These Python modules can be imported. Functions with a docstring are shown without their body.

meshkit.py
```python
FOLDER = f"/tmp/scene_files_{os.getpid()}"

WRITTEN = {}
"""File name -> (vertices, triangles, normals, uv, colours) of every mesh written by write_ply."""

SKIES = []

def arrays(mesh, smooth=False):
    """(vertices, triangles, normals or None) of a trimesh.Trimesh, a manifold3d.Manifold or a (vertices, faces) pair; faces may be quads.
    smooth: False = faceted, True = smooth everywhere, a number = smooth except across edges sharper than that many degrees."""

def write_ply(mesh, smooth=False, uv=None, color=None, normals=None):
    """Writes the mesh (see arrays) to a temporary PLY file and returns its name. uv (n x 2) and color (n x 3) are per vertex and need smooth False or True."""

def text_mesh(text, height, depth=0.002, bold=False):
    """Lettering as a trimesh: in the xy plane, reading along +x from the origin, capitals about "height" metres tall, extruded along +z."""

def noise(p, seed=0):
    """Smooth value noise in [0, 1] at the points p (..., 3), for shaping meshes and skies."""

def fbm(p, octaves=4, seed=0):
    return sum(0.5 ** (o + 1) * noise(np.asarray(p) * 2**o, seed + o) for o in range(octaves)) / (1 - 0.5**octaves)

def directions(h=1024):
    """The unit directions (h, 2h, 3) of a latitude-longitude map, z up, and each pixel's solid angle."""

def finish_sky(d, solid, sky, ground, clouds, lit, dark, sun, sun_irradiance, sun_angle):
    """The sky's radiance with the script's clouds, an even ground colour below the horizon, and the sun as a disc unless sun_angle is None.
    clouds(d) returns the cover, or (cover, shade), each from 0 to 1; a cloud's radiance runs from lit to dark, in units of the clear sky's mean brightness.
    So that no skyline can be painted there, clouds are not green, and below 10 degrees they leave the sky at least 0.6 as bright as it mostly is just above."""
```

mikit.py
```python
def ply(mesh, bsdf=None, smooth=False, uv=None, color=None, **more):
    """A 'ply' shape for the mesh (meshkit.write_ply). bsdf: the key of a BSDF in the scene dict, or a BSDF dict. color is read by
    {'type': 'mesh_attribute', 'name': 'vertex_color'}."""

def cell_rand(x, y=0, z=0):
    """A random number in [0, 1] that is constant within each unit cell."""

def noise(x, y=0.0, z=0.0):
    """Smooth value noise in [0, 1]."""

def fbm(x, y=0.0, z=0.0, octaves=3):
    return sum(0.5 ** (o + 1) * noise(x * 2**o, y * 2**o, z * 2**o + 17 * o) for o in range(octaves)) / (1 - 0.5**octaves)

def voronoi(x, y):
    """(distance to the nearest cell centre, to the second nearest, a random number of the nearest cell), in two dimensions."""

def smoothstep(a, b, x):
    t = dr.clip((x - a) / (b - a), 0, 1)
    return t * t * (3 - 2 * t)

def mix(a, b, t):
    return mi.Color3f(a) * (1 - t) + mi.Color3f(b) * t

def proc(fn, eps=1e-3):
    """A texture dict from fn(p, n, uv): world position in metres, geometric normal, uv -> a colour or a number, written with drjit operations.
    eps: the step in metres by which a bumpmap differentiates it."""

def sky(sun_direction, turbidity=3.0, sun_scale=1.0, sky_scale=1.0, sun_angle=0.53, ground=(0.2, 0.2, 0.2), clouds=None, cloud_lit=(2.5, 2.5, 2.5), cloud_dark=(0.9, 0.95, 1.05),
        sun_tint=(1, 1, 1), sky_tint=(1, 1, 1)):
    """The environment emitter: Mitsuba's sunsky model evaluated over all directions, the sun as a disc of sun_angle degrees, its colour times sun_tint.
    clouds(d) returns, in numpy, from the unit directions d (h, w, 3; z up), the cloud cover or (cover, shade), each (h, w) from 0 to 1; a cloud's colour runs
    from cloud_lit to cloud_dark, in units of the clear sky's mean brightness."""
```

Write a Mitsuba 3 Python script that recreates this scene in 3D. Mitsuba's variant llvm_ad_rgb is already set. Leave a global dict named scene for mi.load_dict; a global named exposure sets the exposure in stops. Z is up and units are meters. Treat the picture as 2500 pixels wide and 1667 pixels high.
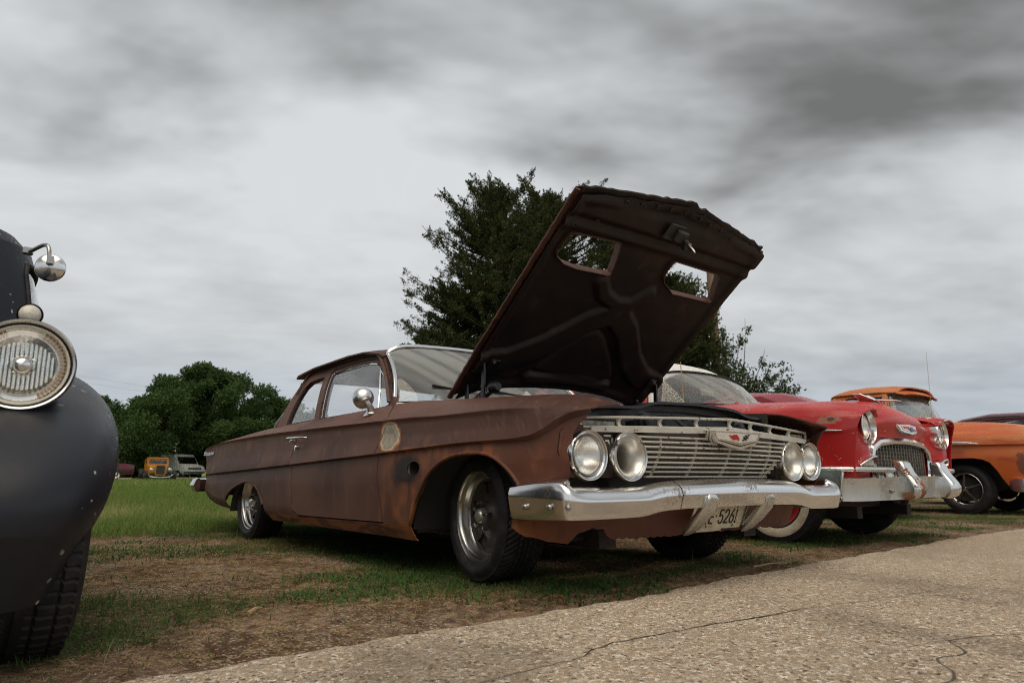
import math
import numpy as np
import trimesh
import mitsuba as mi
import drjit as dr
import mikit
import meshkit
from scipy.spatial import Delaunay
from scipy.interpolate import PchipInterpolator
import shapely
from shapely.geometry import Polygon, Point, LineString, box
from mikit import noise, fbm, voronoi, smoothstep, mix, cell_rand, proc

T = mi.ScalarTransform4f
scene, labels = {}, {}
rng = np.random.default_rng(11)

# ------------------------------------------------------------------ camera, sky, exposure
CAM = np.array([2.700, -2.687, 0.447])
FWD = np.array([-0.77416, 0.60198, 0.19569])
UPV = np.array([0.15600, -0.11817, 0.98066])
scene['camera'] = {'type': 'thinlens', 'fov': 72.60, 'fov_axis': 'x', 'aperture_radius': 0.0026, 'focus_distance': 3.3,
                   'near_clip': 0.05, 'far_clip': 3000.0,
                   'to_world': T().look_at(origin=CAM.tolist(), target=(CAM + FWD).tolist(), up=UPV.tolist())}
exposure = 1.75


def cloud_cover(d):
    # low torn stratus: long drawn-out streaks on a flat layer, thicker overhead
    z = np.maximum(d[..., 2], 0.0)
    q = d[..., :2] / (z + 0.16)[..., None]
    a = math.radians(62)
    u = q[..., 0] * math.cos(a) + q[..., 1] * math.sin(a)
    v = -q[..., 0] * math.sin(a) + q[..., 1] * math.cos(a)
    o = np.zeros_like(u)
    wob = meshkit.fbm(np.stack([u * .7, v * .7, o + 3.3], -1), 3, 5) - .5
    big = meshkit.fbm(np.stack([u * .55 + wob * .8, v * .95 + wob * 1.2, o], -1), 3, 1)
    mid = meshkit.fbm(np.stack([u * 1.7 + wob * 2.2, v * 3.0 + wob * 3.2, o + 7.7], -1), 4, 2)
    fine = meshkit.fbm(np.stack([u * 5.5 + wob * 4, v * 8.5 + wob * 5, o + 1.7], -1), 4, 3)
    el = np.degrees(np.arcsin(np.clip(z, 0, 1)))
    n = 1.2 * (big - .5) + 1.6 * (mid - .5) + 1.25 * (fine - .5)
    e2 = el + 14 * (big - .5) + 9 * (mid - .5)          # the torn underside of the bank
    base = np.interp(e2, [0, 6, 12, 18, 23, 28, 33, 39, 46, 60, 90], [.36, .32, .19, .12, .22, .50, .70, .74, .58, .34, .30])
    amp = np.interp(el, [0, 6, 15, 25, 40, 60], [.26, .36, .50, .72, .72, .5])
    s = base + amp * n
    s = .5 + .5 * np.tanh((s - .5) * 1.25) / np.tanh(.75)
    return 1 - .40 * np.clip(1 - el / 12, 0, 1) * (1 - .5 * mid), np.clip(s, 0, 1)


scene['sky'] = mikit.sky((0.45, -0.42, 1.05), turbidity=3.0, sun_scale=0.40, sky_scale=1.0, sun_angle=64.0, ground=(.14, .13, .10),
                         clouds=cloud_cover, cloud_lit=(2.28, 2.38, 2.43), cloud_dark=(.56, .575, .575))


# ------------------------------------------------------------------ helpers
def numbered(key):
    if key not in USED:
        USED.add(key)
        return key
    i = 1
    while f'{key}_{i:03d}' in USED:
        i += 1
    USED.add(f'{key}_{i:03d}')
    return f'{key}_{i:03d}'


USED = set()


def thing(name, label, cat, group=None):
    k = numbered(name)
    labels[k] = {'label': label, 'category': cat}
    if group:
        labels[k]['group'] = group
    return k


def put(name, mesh, bsdf, parent=None, smooth=35, label=None, kind=None, **more):
    """one entry of the scene; name is its plain kind, parent the key it belongs to"""
    k = numbered(f'{parent}__{name}' if parent else name)
    scene[k] = mikit.ply(mesh, bsdf, smooth=smooth, **more)
    if label or kind:
        labels[k] = {}
        if label:
            labels[k]['label'] = label
        if kind:
            labels[k]['kind'] = kind
    return k


def cat(*ms):
    ms = [m for m in ms if m is not None]
    return trimesh.util.concatenate(ms) if len(ms) > 1 else ms[0]


def TM(v, f):
    f = np.asarray(f, int)
    if f.shape[1] == 4:
        f = np.vstack([f[:, [0, 1, 2]], f[:, [0, 2, 3]]])
    return trimesh.Trimesh(np.asarray(v, float), f, process=False)


def mirror(m, y=0.0):
    m = m.copy()
    v = m.vertices.copy()
    v[:, 1] = 2 * y - v[:, 1]
    return trimesh.Trimesh(v, m.faces[:, ::-1], process=False)


def xf(m, pos=(0, 0, 0), yaw=0.0, pitch=0.0, roll=0.0, s=1.0):
    """roll about x, pitch about y, yaw about z, then move"""
    m = m.copy()
    M = trimesh.transformations.euler_matrix(roll, pitch, yaw, 'sxyz')
    M[:3, :3] *= s
    M[:3, 3] = pos
    m.apply_transform(M)
    return m


def bx(x0, x1, y0, y1, z0, z1, bev=0.0):
    if bev <= 0:
        m = trimesh.creation.box(extents=(x1 - x0, y1 - y0, z1 - z0))
        m.apply_translation(((x0 + x1) / 2, (y0 + y1) / 2, (z0 + z1) / 2))
        return m
    pts = []
    for i in range(3):
        b = [bev] * 3
        b[i] = 0
        for sx in (x0 + b[0], x1 - b[0]):
            for sy in (y0 + b[1], y1 - b[1]):
                for sz in (z0 + b[2], z1 - b[2]):
                    pts.append((sx, sy, sz))
    return trimesh.convex.convex_hull(np.array(pts))


def frames(P, up=(0, 0, 1)):
    P = np.asarray(P, float)
    t = np.gradient(P, axis=0)
    t /= np.linalg.norm(t, axis=1, keepdims=True) + 1e-12
    a = np.cross(np.asarray(up, float), t)
    bad = np.linalg.norm(a, axis=1) < 1e-3
    a[bad] = np.cross([1.0, 0, 0], t[bad])
    a /= np.linalg.norm(a, axis=1, keepdims=True)
    return a, np.cross(t, a)


def grid_faces(n, m, closed=False):
    i, j = np.meshgrid(np.arange(n - 1), np.arange(m if closed else m - 1), indexing='ij')
    j2 = (j + 1) % m
    return np.stack([i * m + j, i * m + j2, (i + 1) * m + j2, (i + 1) * m + j], -1).reshape(-1, 4)


def sweep(P, prof, up=(0, 0, 1), closed=True, caps=True, scale=None):
    """profile points (side, up) carried along the 3-D path P"""
    P = np.asarray(P, float)
    a, b = frames(P, up)
    prof = np.asarray(prof, float)
    sc = np.ones(len(P)) if scale is None else np.asarray(scale, float)
    v = P[:, None] + (prof[None, :, :1] * a[:, None] + prof[None, :, 1:] * b[:, None]) * sc[:, None, None]
    n, m = len(P), len(prof)
    f = grid_faces(n, m, closed)
    f = np.vstack([f[:, [0, 1, 2]], f[:, [0, 2, 3]]])
    v = v.reshape(-1, 3)
    if caps and closed:
        c0, c1 = len(v), len(v) + 1
        v = np.vstack([v, P[:1] if False else v[:m].mean(0)[None], v[(n - 1) * m:n * m].mean(0)[None]])
        j = np.arange(m)
        f = np.vstack([f, np.stack([j, np.full(m, c0), (j + 1) % m], 1), np.stack([(n - 1) * m + (j + 1) % m, np.full(m, c1), (n - 1) * m + j], 1)])
    return trimesh.Trimesh(v, f, process=False)


def circ(r, n=10, rx=None):
    t = np.arange(n) * 2 * np.pi / n
    return np.stack([np.cos(t) * (rx or r), np.sin(t) * r], 1)


def tube(P, r, n=8, up=(0, 0, 1), scale=None):
    return sweep(P, circ(r, n), up, scale=scale)


def rprof(w, h, r=0.25, n=3):
    """rounded rectangle profile"""
    p = box(-w / 2, -h / 2, w / 2, h / 2)
    r = r * min(w, h)
    return np.array(p.buffer(-r).buffer(r, quad_segs=n).exterior.coords)[:-1][::-1][::-1]


def spl(pts, n=40):
    """smooth curve through the points"""
    from scipy.interpolate import CubicSpline
    p = np.asarray(pts, float)
    s = np.r_[0, np.cumsum(np.linalg.norm(np.diff(p, axis=0), axis=1) ** .7)]
    return CubicSpline(s, p)(np.linspace(0, s[-1], n))


def poly_len(p, n):
    """resample a polyline evenly"""
    p = np.asarray(p, float)
    s = np.r_[0, np.cumsum(np.linalg.norm(np.diff(p, axis=0), axis=1))]
    t = np.linspace(0, s[-1], n)
    return np.stack([np.interp(t, s, p[:, k]) for k in range(p.shape[1])], 1)


def rev(prof, n=48, axis='y', a0=0.0, a1=2 * np.pi):
    """revolve profile rows (r, h) about an axis; closed turn by default"""
    prof = np.asarray(prof, float)
    full = abs(a1 - a0) > 2 * np.pi - 1e-6
    t = a0 + (a1 - a0) * (np.arange(n) / n if full else np.linspace(0, 1, n))
    c, s = np.cos(t)[:, None], np.sin(t)[:, None]
    r, h = prof[None, :, 0], np.broadcast_to(prof[None, :, 1], (len(t), len(prof)))
    if axis == 'y':
        v = np.stack([r * c, h, r * s], -1)
    elif axis == 'x':
        v = np.stack([h, r * c, r * s], -1)
    else:
        v = np.stack([r * c, r * s, h], -1)
    m = len(prof)
    v = v.reshape(-1, 3)
    if full:
        i, j = np.meshgrid(np.arange(n), np.arange(m - 1), indexing='ij')
        i2 = (i + 1) % n
        f = np.stack([i * m + j, i * m + j + 1, i2 * m + j + 1, i2 * m + j], -1).reshape(-1, 4)
    else:
        f = grid_faces(n, m)
    return TM(v, f)


def ring_pts(ring, h):
    p = np.array(ring.coords)[:-1]
    out = []
    for a, b in zip(p, np.roll(p, -1, 0)):
        k = max(1, int(math.ceil(np.linalg.norm(b - a) / h)))
        out.append(a + (b - a) * (np.arange(k) / k)[:, None])
    return np.vstack(out)


def panel(poly, fmap, h=0.03, thick=0.008, lines=(), flip=False):
    """sheet metal: a 2-D outline (with holes) meshed finely, carried into space by fmap(u, v), given thickness"""
    if poly.geom_type == 'MultiPolygon':
        return cat(*[panel(g, fmap, h, thick, lines, flip) for g in poly.geoms])
    rings = [poly.exterior, *poly.interiors]
    B = np.vstack([ring_pts(r, h) for r in rings])
    x0, y0, x1, y1 = poly.bounds
    X, Y = np.meshgrid(np.arange(x0 + h / 2, x1, h), np.arange(y0 + h / 2, y1, h))
    X[::2] += h / 2
    G = np.stack([X.ravel(), Y.ravel()], 1)
    extra = [np.asarray(l, float) for l in lines]
    if extra:
        E = np.vstack(extra)
        E = E[shapely.contains_xy(poly.buffer(-h * .25), E[:, 0], E[:, 1])]
        from scipy.spatial import cKDTree
        if len(E):
            d, _ = cKDTree(E).query(G)
            G = G[d > h * .6]
    else:
        E = np.zeros((0, 2))
    inner = poly.buffer(-h * .45)
    G = G[shapely.contains_xy(inner, G[:, 0], G[:, 1])]
    Q = np.vstack([B, E, G])
    tri = Delaunay(Q).simplices
    c = Q[tri].mean(1)
    tri = tri[shapely.contains_xy(poly, c[:, 0], c[:, 1])]
    a, b, cc = Q[tri[:, 0]], Q[tri[:, 1]], Q[tri[:, 2]]
    area = (b[:, 0] - a[:, 0]) * (cc[:, 1] - a[:, 1]) - (b[:, 1] - a[:, 1]) * (cc[:, 0] - a[:, 0])
    tri = tri[np.abs(area) > 1e-10]
    area = area[np.abs(area) > 1e-10]
    tri[area < 0] = tri[area < 0][:, ::-1]
    P = np.asarray(fmap(Q[:, 0], Q[:, 1]), float)
    if P.shape[0] == 3 and P.shape[1] != 3:
        P = P.T
    if flip:
        tri = tri[:, ::-1]
    if thick <= 0:
        return trimesh.Trimesh(P, tri, process=False)
    n = np.zeros_like(P)
    fn = np.cross(P[tri[:, 1]] - P[tri[:, 0]], P[tri[:, 2]] - P[tri[:, 0]])
    for k in range(3):
        np.add.at(n, tri[:, k], fn)
    n /= np.linalg.norm(n, axis=1, keepdims=True) + 1e-15
    P2 = P - n * thick
    N = len(P)
    e = np.vstack([tri[:, [0, 1]], tri[:, [1, 2]], tri[:, [2, 0]]])
    key = np.sort(e, 1)
    _, inv, cnt = np.unique(key, axis=0, return_inverse=True, return_counts=True)
    be = e[cnt[inv.ravel()] == 1]
    rim = np.vstack([np.stack([be[:, 1], be[:, 0], be[:, 0] + N], 1), np.stack([be[:, 1], be[:, 0] + N, be[:, 1] + N], 1)])
    return trimesh.Trimesh(np.vstack([P, P2]), np.vstack([tri, tri[:, ::-1] + N, rim]), process=False)


def rows_map(rows, side=1):
    """rows: list of (x knots, y, z) feature lines, bottom to top; returns f(x, v) with v the row number (real)"""
    R = []
    for r in rows:
        r = np.asarray(r, float)
        R.append((PchipInterpolator(r[:, 0], r[:, 1], extrapolate=True), PchipInterpolator(r[:, 0], r[:, 2], extrapolate=True)))

    def at(x, v):
        x, v = np.asarray(x, float), np.clip(np.asarray(v, float), 0, len(R) - 1)
        Y = np.stack([r[0](x) for r in R])
        Z = np.stack([r[1](x) for r in R])
        i = np.minimum(v.astype(int), len(R) - 2)
        t = v - i
        k = np.arange(len(x))
        y = Y[i, k] * (1 - t) + Y[i + 1, k] * t
        z = Z[i, k] * (1 - t) + Z[i + 1, k] * t
        return np.stack([x, side * y, z], 1)

    def vof(x, z):
        """row number at height z"""
        Z = np.array([r[1](x) for r in R])
        for i in range(len(R) - 1):
            if z <= Z[i + 1] or i == len(R) - 2:
                return i + (z - Z[i]) / max(Z[i + 1] - Z[i], 1e-4)
    return at, vof


def xz_poly(pts, vof, vs=1.0, close=None, step=0.03):
    """outline given as (x, z), or (x, 'n') for row n, into (x, row) space"""
    out = []
    P = [(p[0], p[1]) for p in pts]
    def V(p):
        return (p[0], float(p[1][1:]) * vs if isinstance(p[1], str) else vof(p[0], p[1]) * vs)
    for a, b in zip(P, P[1:] + P[:1]):
        if isinstance(a[1], str) or isinstance(b[1], str):
            A, Bq = V(a), V(b)
            out.append(A)
            n = max(1, int(abs(Bq[0] - A[0]) / step))
            if isinstance(a[1], str) and isinstance(b[1], str):
                out += [(A[0] + (Bq[0] - A[0]) * t, A[1] + (Bq[1] - A[1]) * t) for t in np.arange(1, n) / n]
        else:
            n = max(1, int(math.hypot(b[0] - a[0], b[1] - a[1]) / step))
            for t in np.arange(n) / n:
                x, z = a[0] + (b[0] - a[0]) * t, a[1] + (b[1] - a[1]) * t
                out.append((x, vof(x, z) * vs))
    return Polygon(out).buffer(0)


def text_on(text, height, origin, right, up, depth=0.002, bold=False, width=None, slant=0.0):
    m = meshkit.text_mesh(text, height, depth, bold)
    v = m.vertices.copy()
    v[:, 0] -= v[:, 0].min()
    if width:
        v[:, 0] *= width / np.ptp(v[:, 0])
    v[:, 0] += v[:, 1] * slant
    r, u = np.asarray(right, float), np.asarray(up, float)
    r /= np.linalg.norm(r)
    u = u - r * (u @ r)
    u /= np.linalg.norm(u)
    n = np.cross(r, u)
    return trimesh.Trimesh(np.asarray(origin) + v[:, :1] * r + v[:, 1:2] * u + v[:, 2:] * n, m.faces, process=False)


def place_all(keys_before, pos, yaw):
    """put every shape entered since keys_before at a spot on the ground"""
    M = T().translate(list(pos)).rotate([0, 0, 1], math.degrees(yaw))
    for k in list(scene):
        if k not in keys_before and 'filename' in scene[k]:
            scene[k]['to_world'] = M


def ground_z(x, y):
    """the field lies level round the cars and rises gently towards the trees"""
    d = np.maximum(np.maximum(-(np.asarray(x, float)) - 7, (np.asarray(y, float) - 16) * .6), 0)
    return .0135 * d * d / (d + 6)


def ground_h(x, y):
    """height of the earth: the gentle rise plus the small unevenness of the verge"""
    x, y = np.asarray(x, float), np.asarray(y, float)
    near = smooth_step(-14, -11, x) * (1 - smooth_step(11, 14, y)) * smooth_step(-8, -6, y)
    b = (meshkit.fbm(np.stack([x * 1.3, y * 1.3, 0 * x], -1), 3, 6) - .5) * .040 + (meshkit.fbm(np.stack([x * 5, y * 5, 0 * x], -1), 2, 7) - .5) * .020
    u = smooth_step(.0, .25, np.interp(y, [-40, -2.3, 1.64, 5.3, 9, 18, 40], [.90, .87, .50, .29, .10, -.4, -1.6]) - x)
    return ground_z(x, y) + near * (b * u - .014 * (1 - u)) - .006


def smooth_step(a, b, x):
    t = np.clip((np.asarray(x, float) - a) / (b - a), 0, 1)
    return t * t * (3 - 2 * t)
# ------------------------------------------------------------------ materials
def mat(name, d, two=True):
    scene[name] = {'type': 'twosided', 'b': d} if two else d
    return name


def rgb(*c):
    return {'type': 'rgb', 'value': [float(x) for x in (c if len(c) == 3 else c * 3)]}


def pri(col, rough=.5, metal=0.0, spec=.5, **k):
    c = rgb(*col) if isinstance(col, tuple) else col
    r = {'type': 'principled', 'base_color': c, 'roughness': rough, 'specular': spec}
    if metal:
        r['metallic'] = metal
    r.update(k)
    return r


def rust_fn(p, n, uv):
    x, y, z = p.x, p.y, p.z
    big = fbm(x * 2.3 + 5, y * 2.3, z * 2.3, 3)
    streak = fbm(x * 26, y * 26, z * 3.0, 3)
    diag = fbm((x + z * .8) * 60, y * 30, (z - x * .8) * 8, 2)
    grain = noise(x * 420, y * 420, z * 420)
    speck = noise(x * 150, y * 150, z * 150)
    c = mix((.058, .0245, .0175), (.108, .050, .036), smoothstep(.3, .72, big))
    c = mix(c, (.125, .078, .058), smoothstep(.56, .82, streak) * .42)
    c = mix(c, (.15, .096, .071), smoothstep(.62, .86, diag) * .35)
    # orange oxide: below the crease on the front fender and door foot, and in scattered blooms
    fend = smoothstep(-.75, -.42, x) * (1 - smoothstep(.40, .75, x)) * (1 - smoothstep(.585, .625, z)) * (1 - smoothstep(-.75, -.65, y))
    blotch = smoothstep(.34, .62, fbm(x * 6 + 1.3, y * 6, z * 5, 3)) * smoothstep(.28, .58, streak)
    c = mix(c, (.27, .096, .036), dr.clip(blotch * 1.25 + .18, 0, 1) * fend)
    sill = (1 - smoothstep(.215, .245, z)) * smoothstep(-2.6, -2.2, x) * (1 - smoothstep(-.4, -.2, x)) * smoothstep(.42, .6, fbm(x * 7, 3.3, z * 30, 3))
    c = mix(c, (.27, .105, .040), sill * .75)
    bloom = smoothstep(.66, .80, fbm(x * 5.5, y * 5.5 + 9, z * 5.5, 3))
    c = mix(c, (.185, .075, .034), bloom * .55)
    red = smoothstep(.45, .75, x) * (1 - smoothstep(.63, .68, z)) * smoothstep(.3, .6, big)
    c = mix(c, (.125, .043, .028), red * .7)
    # bare filler patch with its bright oxide rim, on the fender edge by the door
    wob = (fbm(x * 22, 1.1, z * 22, 3) - .5) * .05
    e = dr.sqrt(dr.square((x + .575 + (z - .67) * .25) / .100) + dr.square((z - .672) / .082)) + wob * 9
    side = dr.select(y < -.80, mi.Float(1), mi.Float(0)) * dr.select(x > -.685, mi.Float(1), mi.Float(0)) * dr.select(z > .600, mi.Float(1), mi.Float(0)) * dr.select(z < .752, mi.Float(1), mi.Float(0))
    c = mix(c, (.36, .145, .050), (1 - smoothstep(1.00, 1.22, e)) * side)
    c = mix(c, (.52, .42, .28), (1 - smoothstep(.93, 1.02, e)) * side)
    c = mix(c, mix((.22, .19, .14), (.34, .31, .25), smoothstep(.3, .7, fbm(x * 40, 2.2, z * 40, 3))), (1 - smoothstep(.80, .92, e)) * side)
    # exhaust soot blown back over the fender
    s = dr.sqrt(dr.square((x + .385) / .17) + dr.square((z - .500) / .085)) + (fbm(x * 12, 4.4, z * 12, 3) - .5) * .8
    c = mix(c, (.012, .011, .012), (1 - smoothstep(.55, 1.15, s)) * dr.select(y < -.80, mi.Float(1), mi.Float(0)) * .93)
    # worn weld seam at the rear door edge
    seam = (1 - smoothstep(.004, .010, dr.abs(x + 1.915 + (z - .45) * .19 + (noise(z * 40, 1, 1) - .5) * .01))) * smoothstep(.25, .30, z) * smoothstep(.3, .6, noise(1, 2, z * 18))
    c = mix(c, (.26, .12, .06), seam * .6)
    c = c * (.84 + .32 * grain)
    return mix(c, (.20, .15, .12), smoothstep(.90, .96, speck) * .35)


mat('rust', {'type': 'bumpmap', 'arbitrary': proc(lambda p, n, uv: .5 * noise(p.x * 240, p.y * 240, p.z * 240) + .5 * fbm(p.x * 60, p.y * 60, p.z * 60, 2), 1e-3), 'scale': .0012,
             'nested': pri(proc(rust_fn), .55, spec=.36)})
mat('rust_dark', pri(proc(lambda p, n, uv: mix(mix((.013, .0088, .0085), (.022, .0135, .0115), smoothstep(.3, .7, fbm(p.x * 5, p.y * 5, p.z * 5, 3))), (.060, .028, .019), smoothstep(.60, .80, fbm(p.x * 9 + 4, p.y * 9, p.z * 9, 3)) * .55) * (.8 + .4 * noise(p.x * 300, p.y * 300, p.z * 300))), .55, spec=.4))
mat('soot_black', pri((.030, .027, .025), .7))
mat('black_paint', pri((.012, .0125, .016), .32, spec=.5))
mat('dark_gap', pri((.055, .050, .046), .8, spec=.2))


def chrome(name, dirt, dirt_col, alpha=.05, pits=0.0, scale=9.0, tone=(.80, .80, .80)):
    metal = {'type': 'roughconductor', 'material': 'none', 'specular_reflectance': rgb(*tone), 'alpha': alpha, 'distribution': 'ggx'}
    grime = pri(dirt_col, .7, spec=.3)
    fn = lambda p, n, uv: dr.clip(smoothstep(1 - dirt, 1.16 - dirt, fbm(p.x * scale, p.y * scale, p.z * scale, 3) * .75 + .25 * noise(p.x * 210, p.y * 210, p.z * 90)) * .75 + pits * smoothstep(.80, .9, noise(p.x * 260, p.y * 260, p.z * 260)), 0, 1)
    mat(name, {'type': 'blendbsdf', 'weight': proc(fn), 'a': metal, 'b': grime})


chrome('chrome', .33, (.10, .075, .055), .045, .25)
chrome('bumper_chrome', .36, (.15, .115, .085), .035, .18, 7.0)
chrome('dull_chrome', .44, (.22, .21, .185), .10, .25, 6.0, (.72, .74, .72))
chrome('clean_chrome', .20, (.12, .11, .09), .03, .1)
chrome('speckled_chrome', .30, (.03, .03, .03), .10, .85, 30.0)
mat('guard_chrome', pri(proc(lambda p, n, uv: mix((.50, .51, .48), (.23, .088, .035), smoothstep(.50, .62, fbm(p.x * 16, p.y * 16, p.z * 14, 4) + .25 * (noise(p.x * 90, p.y * 90, p.z * 90) - .5)))), proc(lambda p, n, uv: .12 + .55 * smoothstep(.50, .62, fbm(p.x * 16, p.y * 16, p.z * 14, 4))), .6))
mat('grille_metal', pri(proc(lambda p, n, uv: mix(mix((.62, .60, .54), (.44, .41, .33), fbm(p.x * 14, p.y * 14, p.z * 14, 3)), (.17, .085, .035), smoothstep(.66, .80, fbm(p.x * 45, p.y * 45, p.z * 45, 3)))), .38, .35, .5))
mat('aluminium', pri(proc(lambda p, n, uv: mix((.70, .70, .69), (.52, .51, .48), smoothstep(.4, .75, fbm(p.x * 18, p.y * 18, p.z * 18, 3)))), .24, 1.0))
mat('horn_aluminium', pri((.70, .69, .65), .33, 1.0))
mat('cast_grey', pri(proc(lambda p, n, uv: mix((.030, .028, .027), (.052, .047, .042), fbm(p.x * 30, p.y * 30, p.z * 30, 3))), .45, .15))
mat('steel', pri((.45, .44, .42), .25, 1.0))
mat('rubber', pri(proc(lambda p, n, uv: mix((.0125, .0125, .0145), (.030, .028, .027), smoothstep(.45, .8, fbm(p.x * 20, p.y * 20, p.z * 20, 3)))), .62, spec=.35))
mat('whitewall', pri(proc(lambda p, n, uv: mix((.62, .56, .44), (.48, .40, .28), smoothstep(.4, .8, fbm(p.x * 12, p.y * 12, p.z * 12, 3)))), .6))
scene['glass'] = {'type': 'thindielectric', 'int_ior': 1.52}
scene['tinted_glass'] = {'type': 'thindielectric', 'int_ior': 1.52, 'specular_transmittance': rgb(.80, .88, .85)}
scene['dark_glass'] = {'type': 'thindielectric', 'int_ior': 1.52, 'specular_transmittance': rgb(.30, .34, .34)}
mat('reflector', {'type': 'roughconductor', 'material': 'none', 'specular_reflectance': rgb(.86, .86, .83), 'alpha': .10})
mat('bulb_amber', pri((.46, .29, .13), .3))
mat('lens_cream', pri((.60, .58, .50), .12, spec=.6, clearcoat=.6))
mat('lamp_lens', pri(proc(lambda p, n, uv: mix((.40, .38, .31), (.20, .18, .14), smoothstep(.4, .7, fbm(p.x * 25, p.y * 60, p.z * 25, 3)))), .2, spec=.5))
mat('plate_paint', pri(proc(lambda p, n, uv: mix((.58, .53, .39), (.42, .36, .24), smoothstep(.5, .8, fbm(p.x * 20, p.y * 20, p.z * 20, 3)))), .4))
mat('black_enamel', pri((.012, .012, .014), .3))
mat('red_enamel', pri((.42, .018, .016), .25))
mat('blue_enamel', pri((.03, .05, .17), .25))
mat('gold_paint', pri((.40, .27, .10), .3, .4))
mat('white_enamel', pri((.62, .60, .55), .3))
mat('headliner', pri((.34, .325, .29), .85, spec=.2))
mat('seat_vinyl', pri((.16, .15, .135), .5))
mat('pale_vinyl', pri((.42, .44, .38), .5))
mat('dash_paint', pri((.13, .12, .105), .4))

# wiper smears and dust on the windscreens: streaks fanned across the glass
def smear_fn(p, n, uv):
    q = p.y * .62 + p.z * .95
    r = p.y * .95 - p.z * .62
    w = fbm(q * 11 + r * .8, r * .9, 3.0, 2)
    return dr.clip(.14 + .42 * smoothstep(.45, .82, w), .03, .7)


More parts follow.
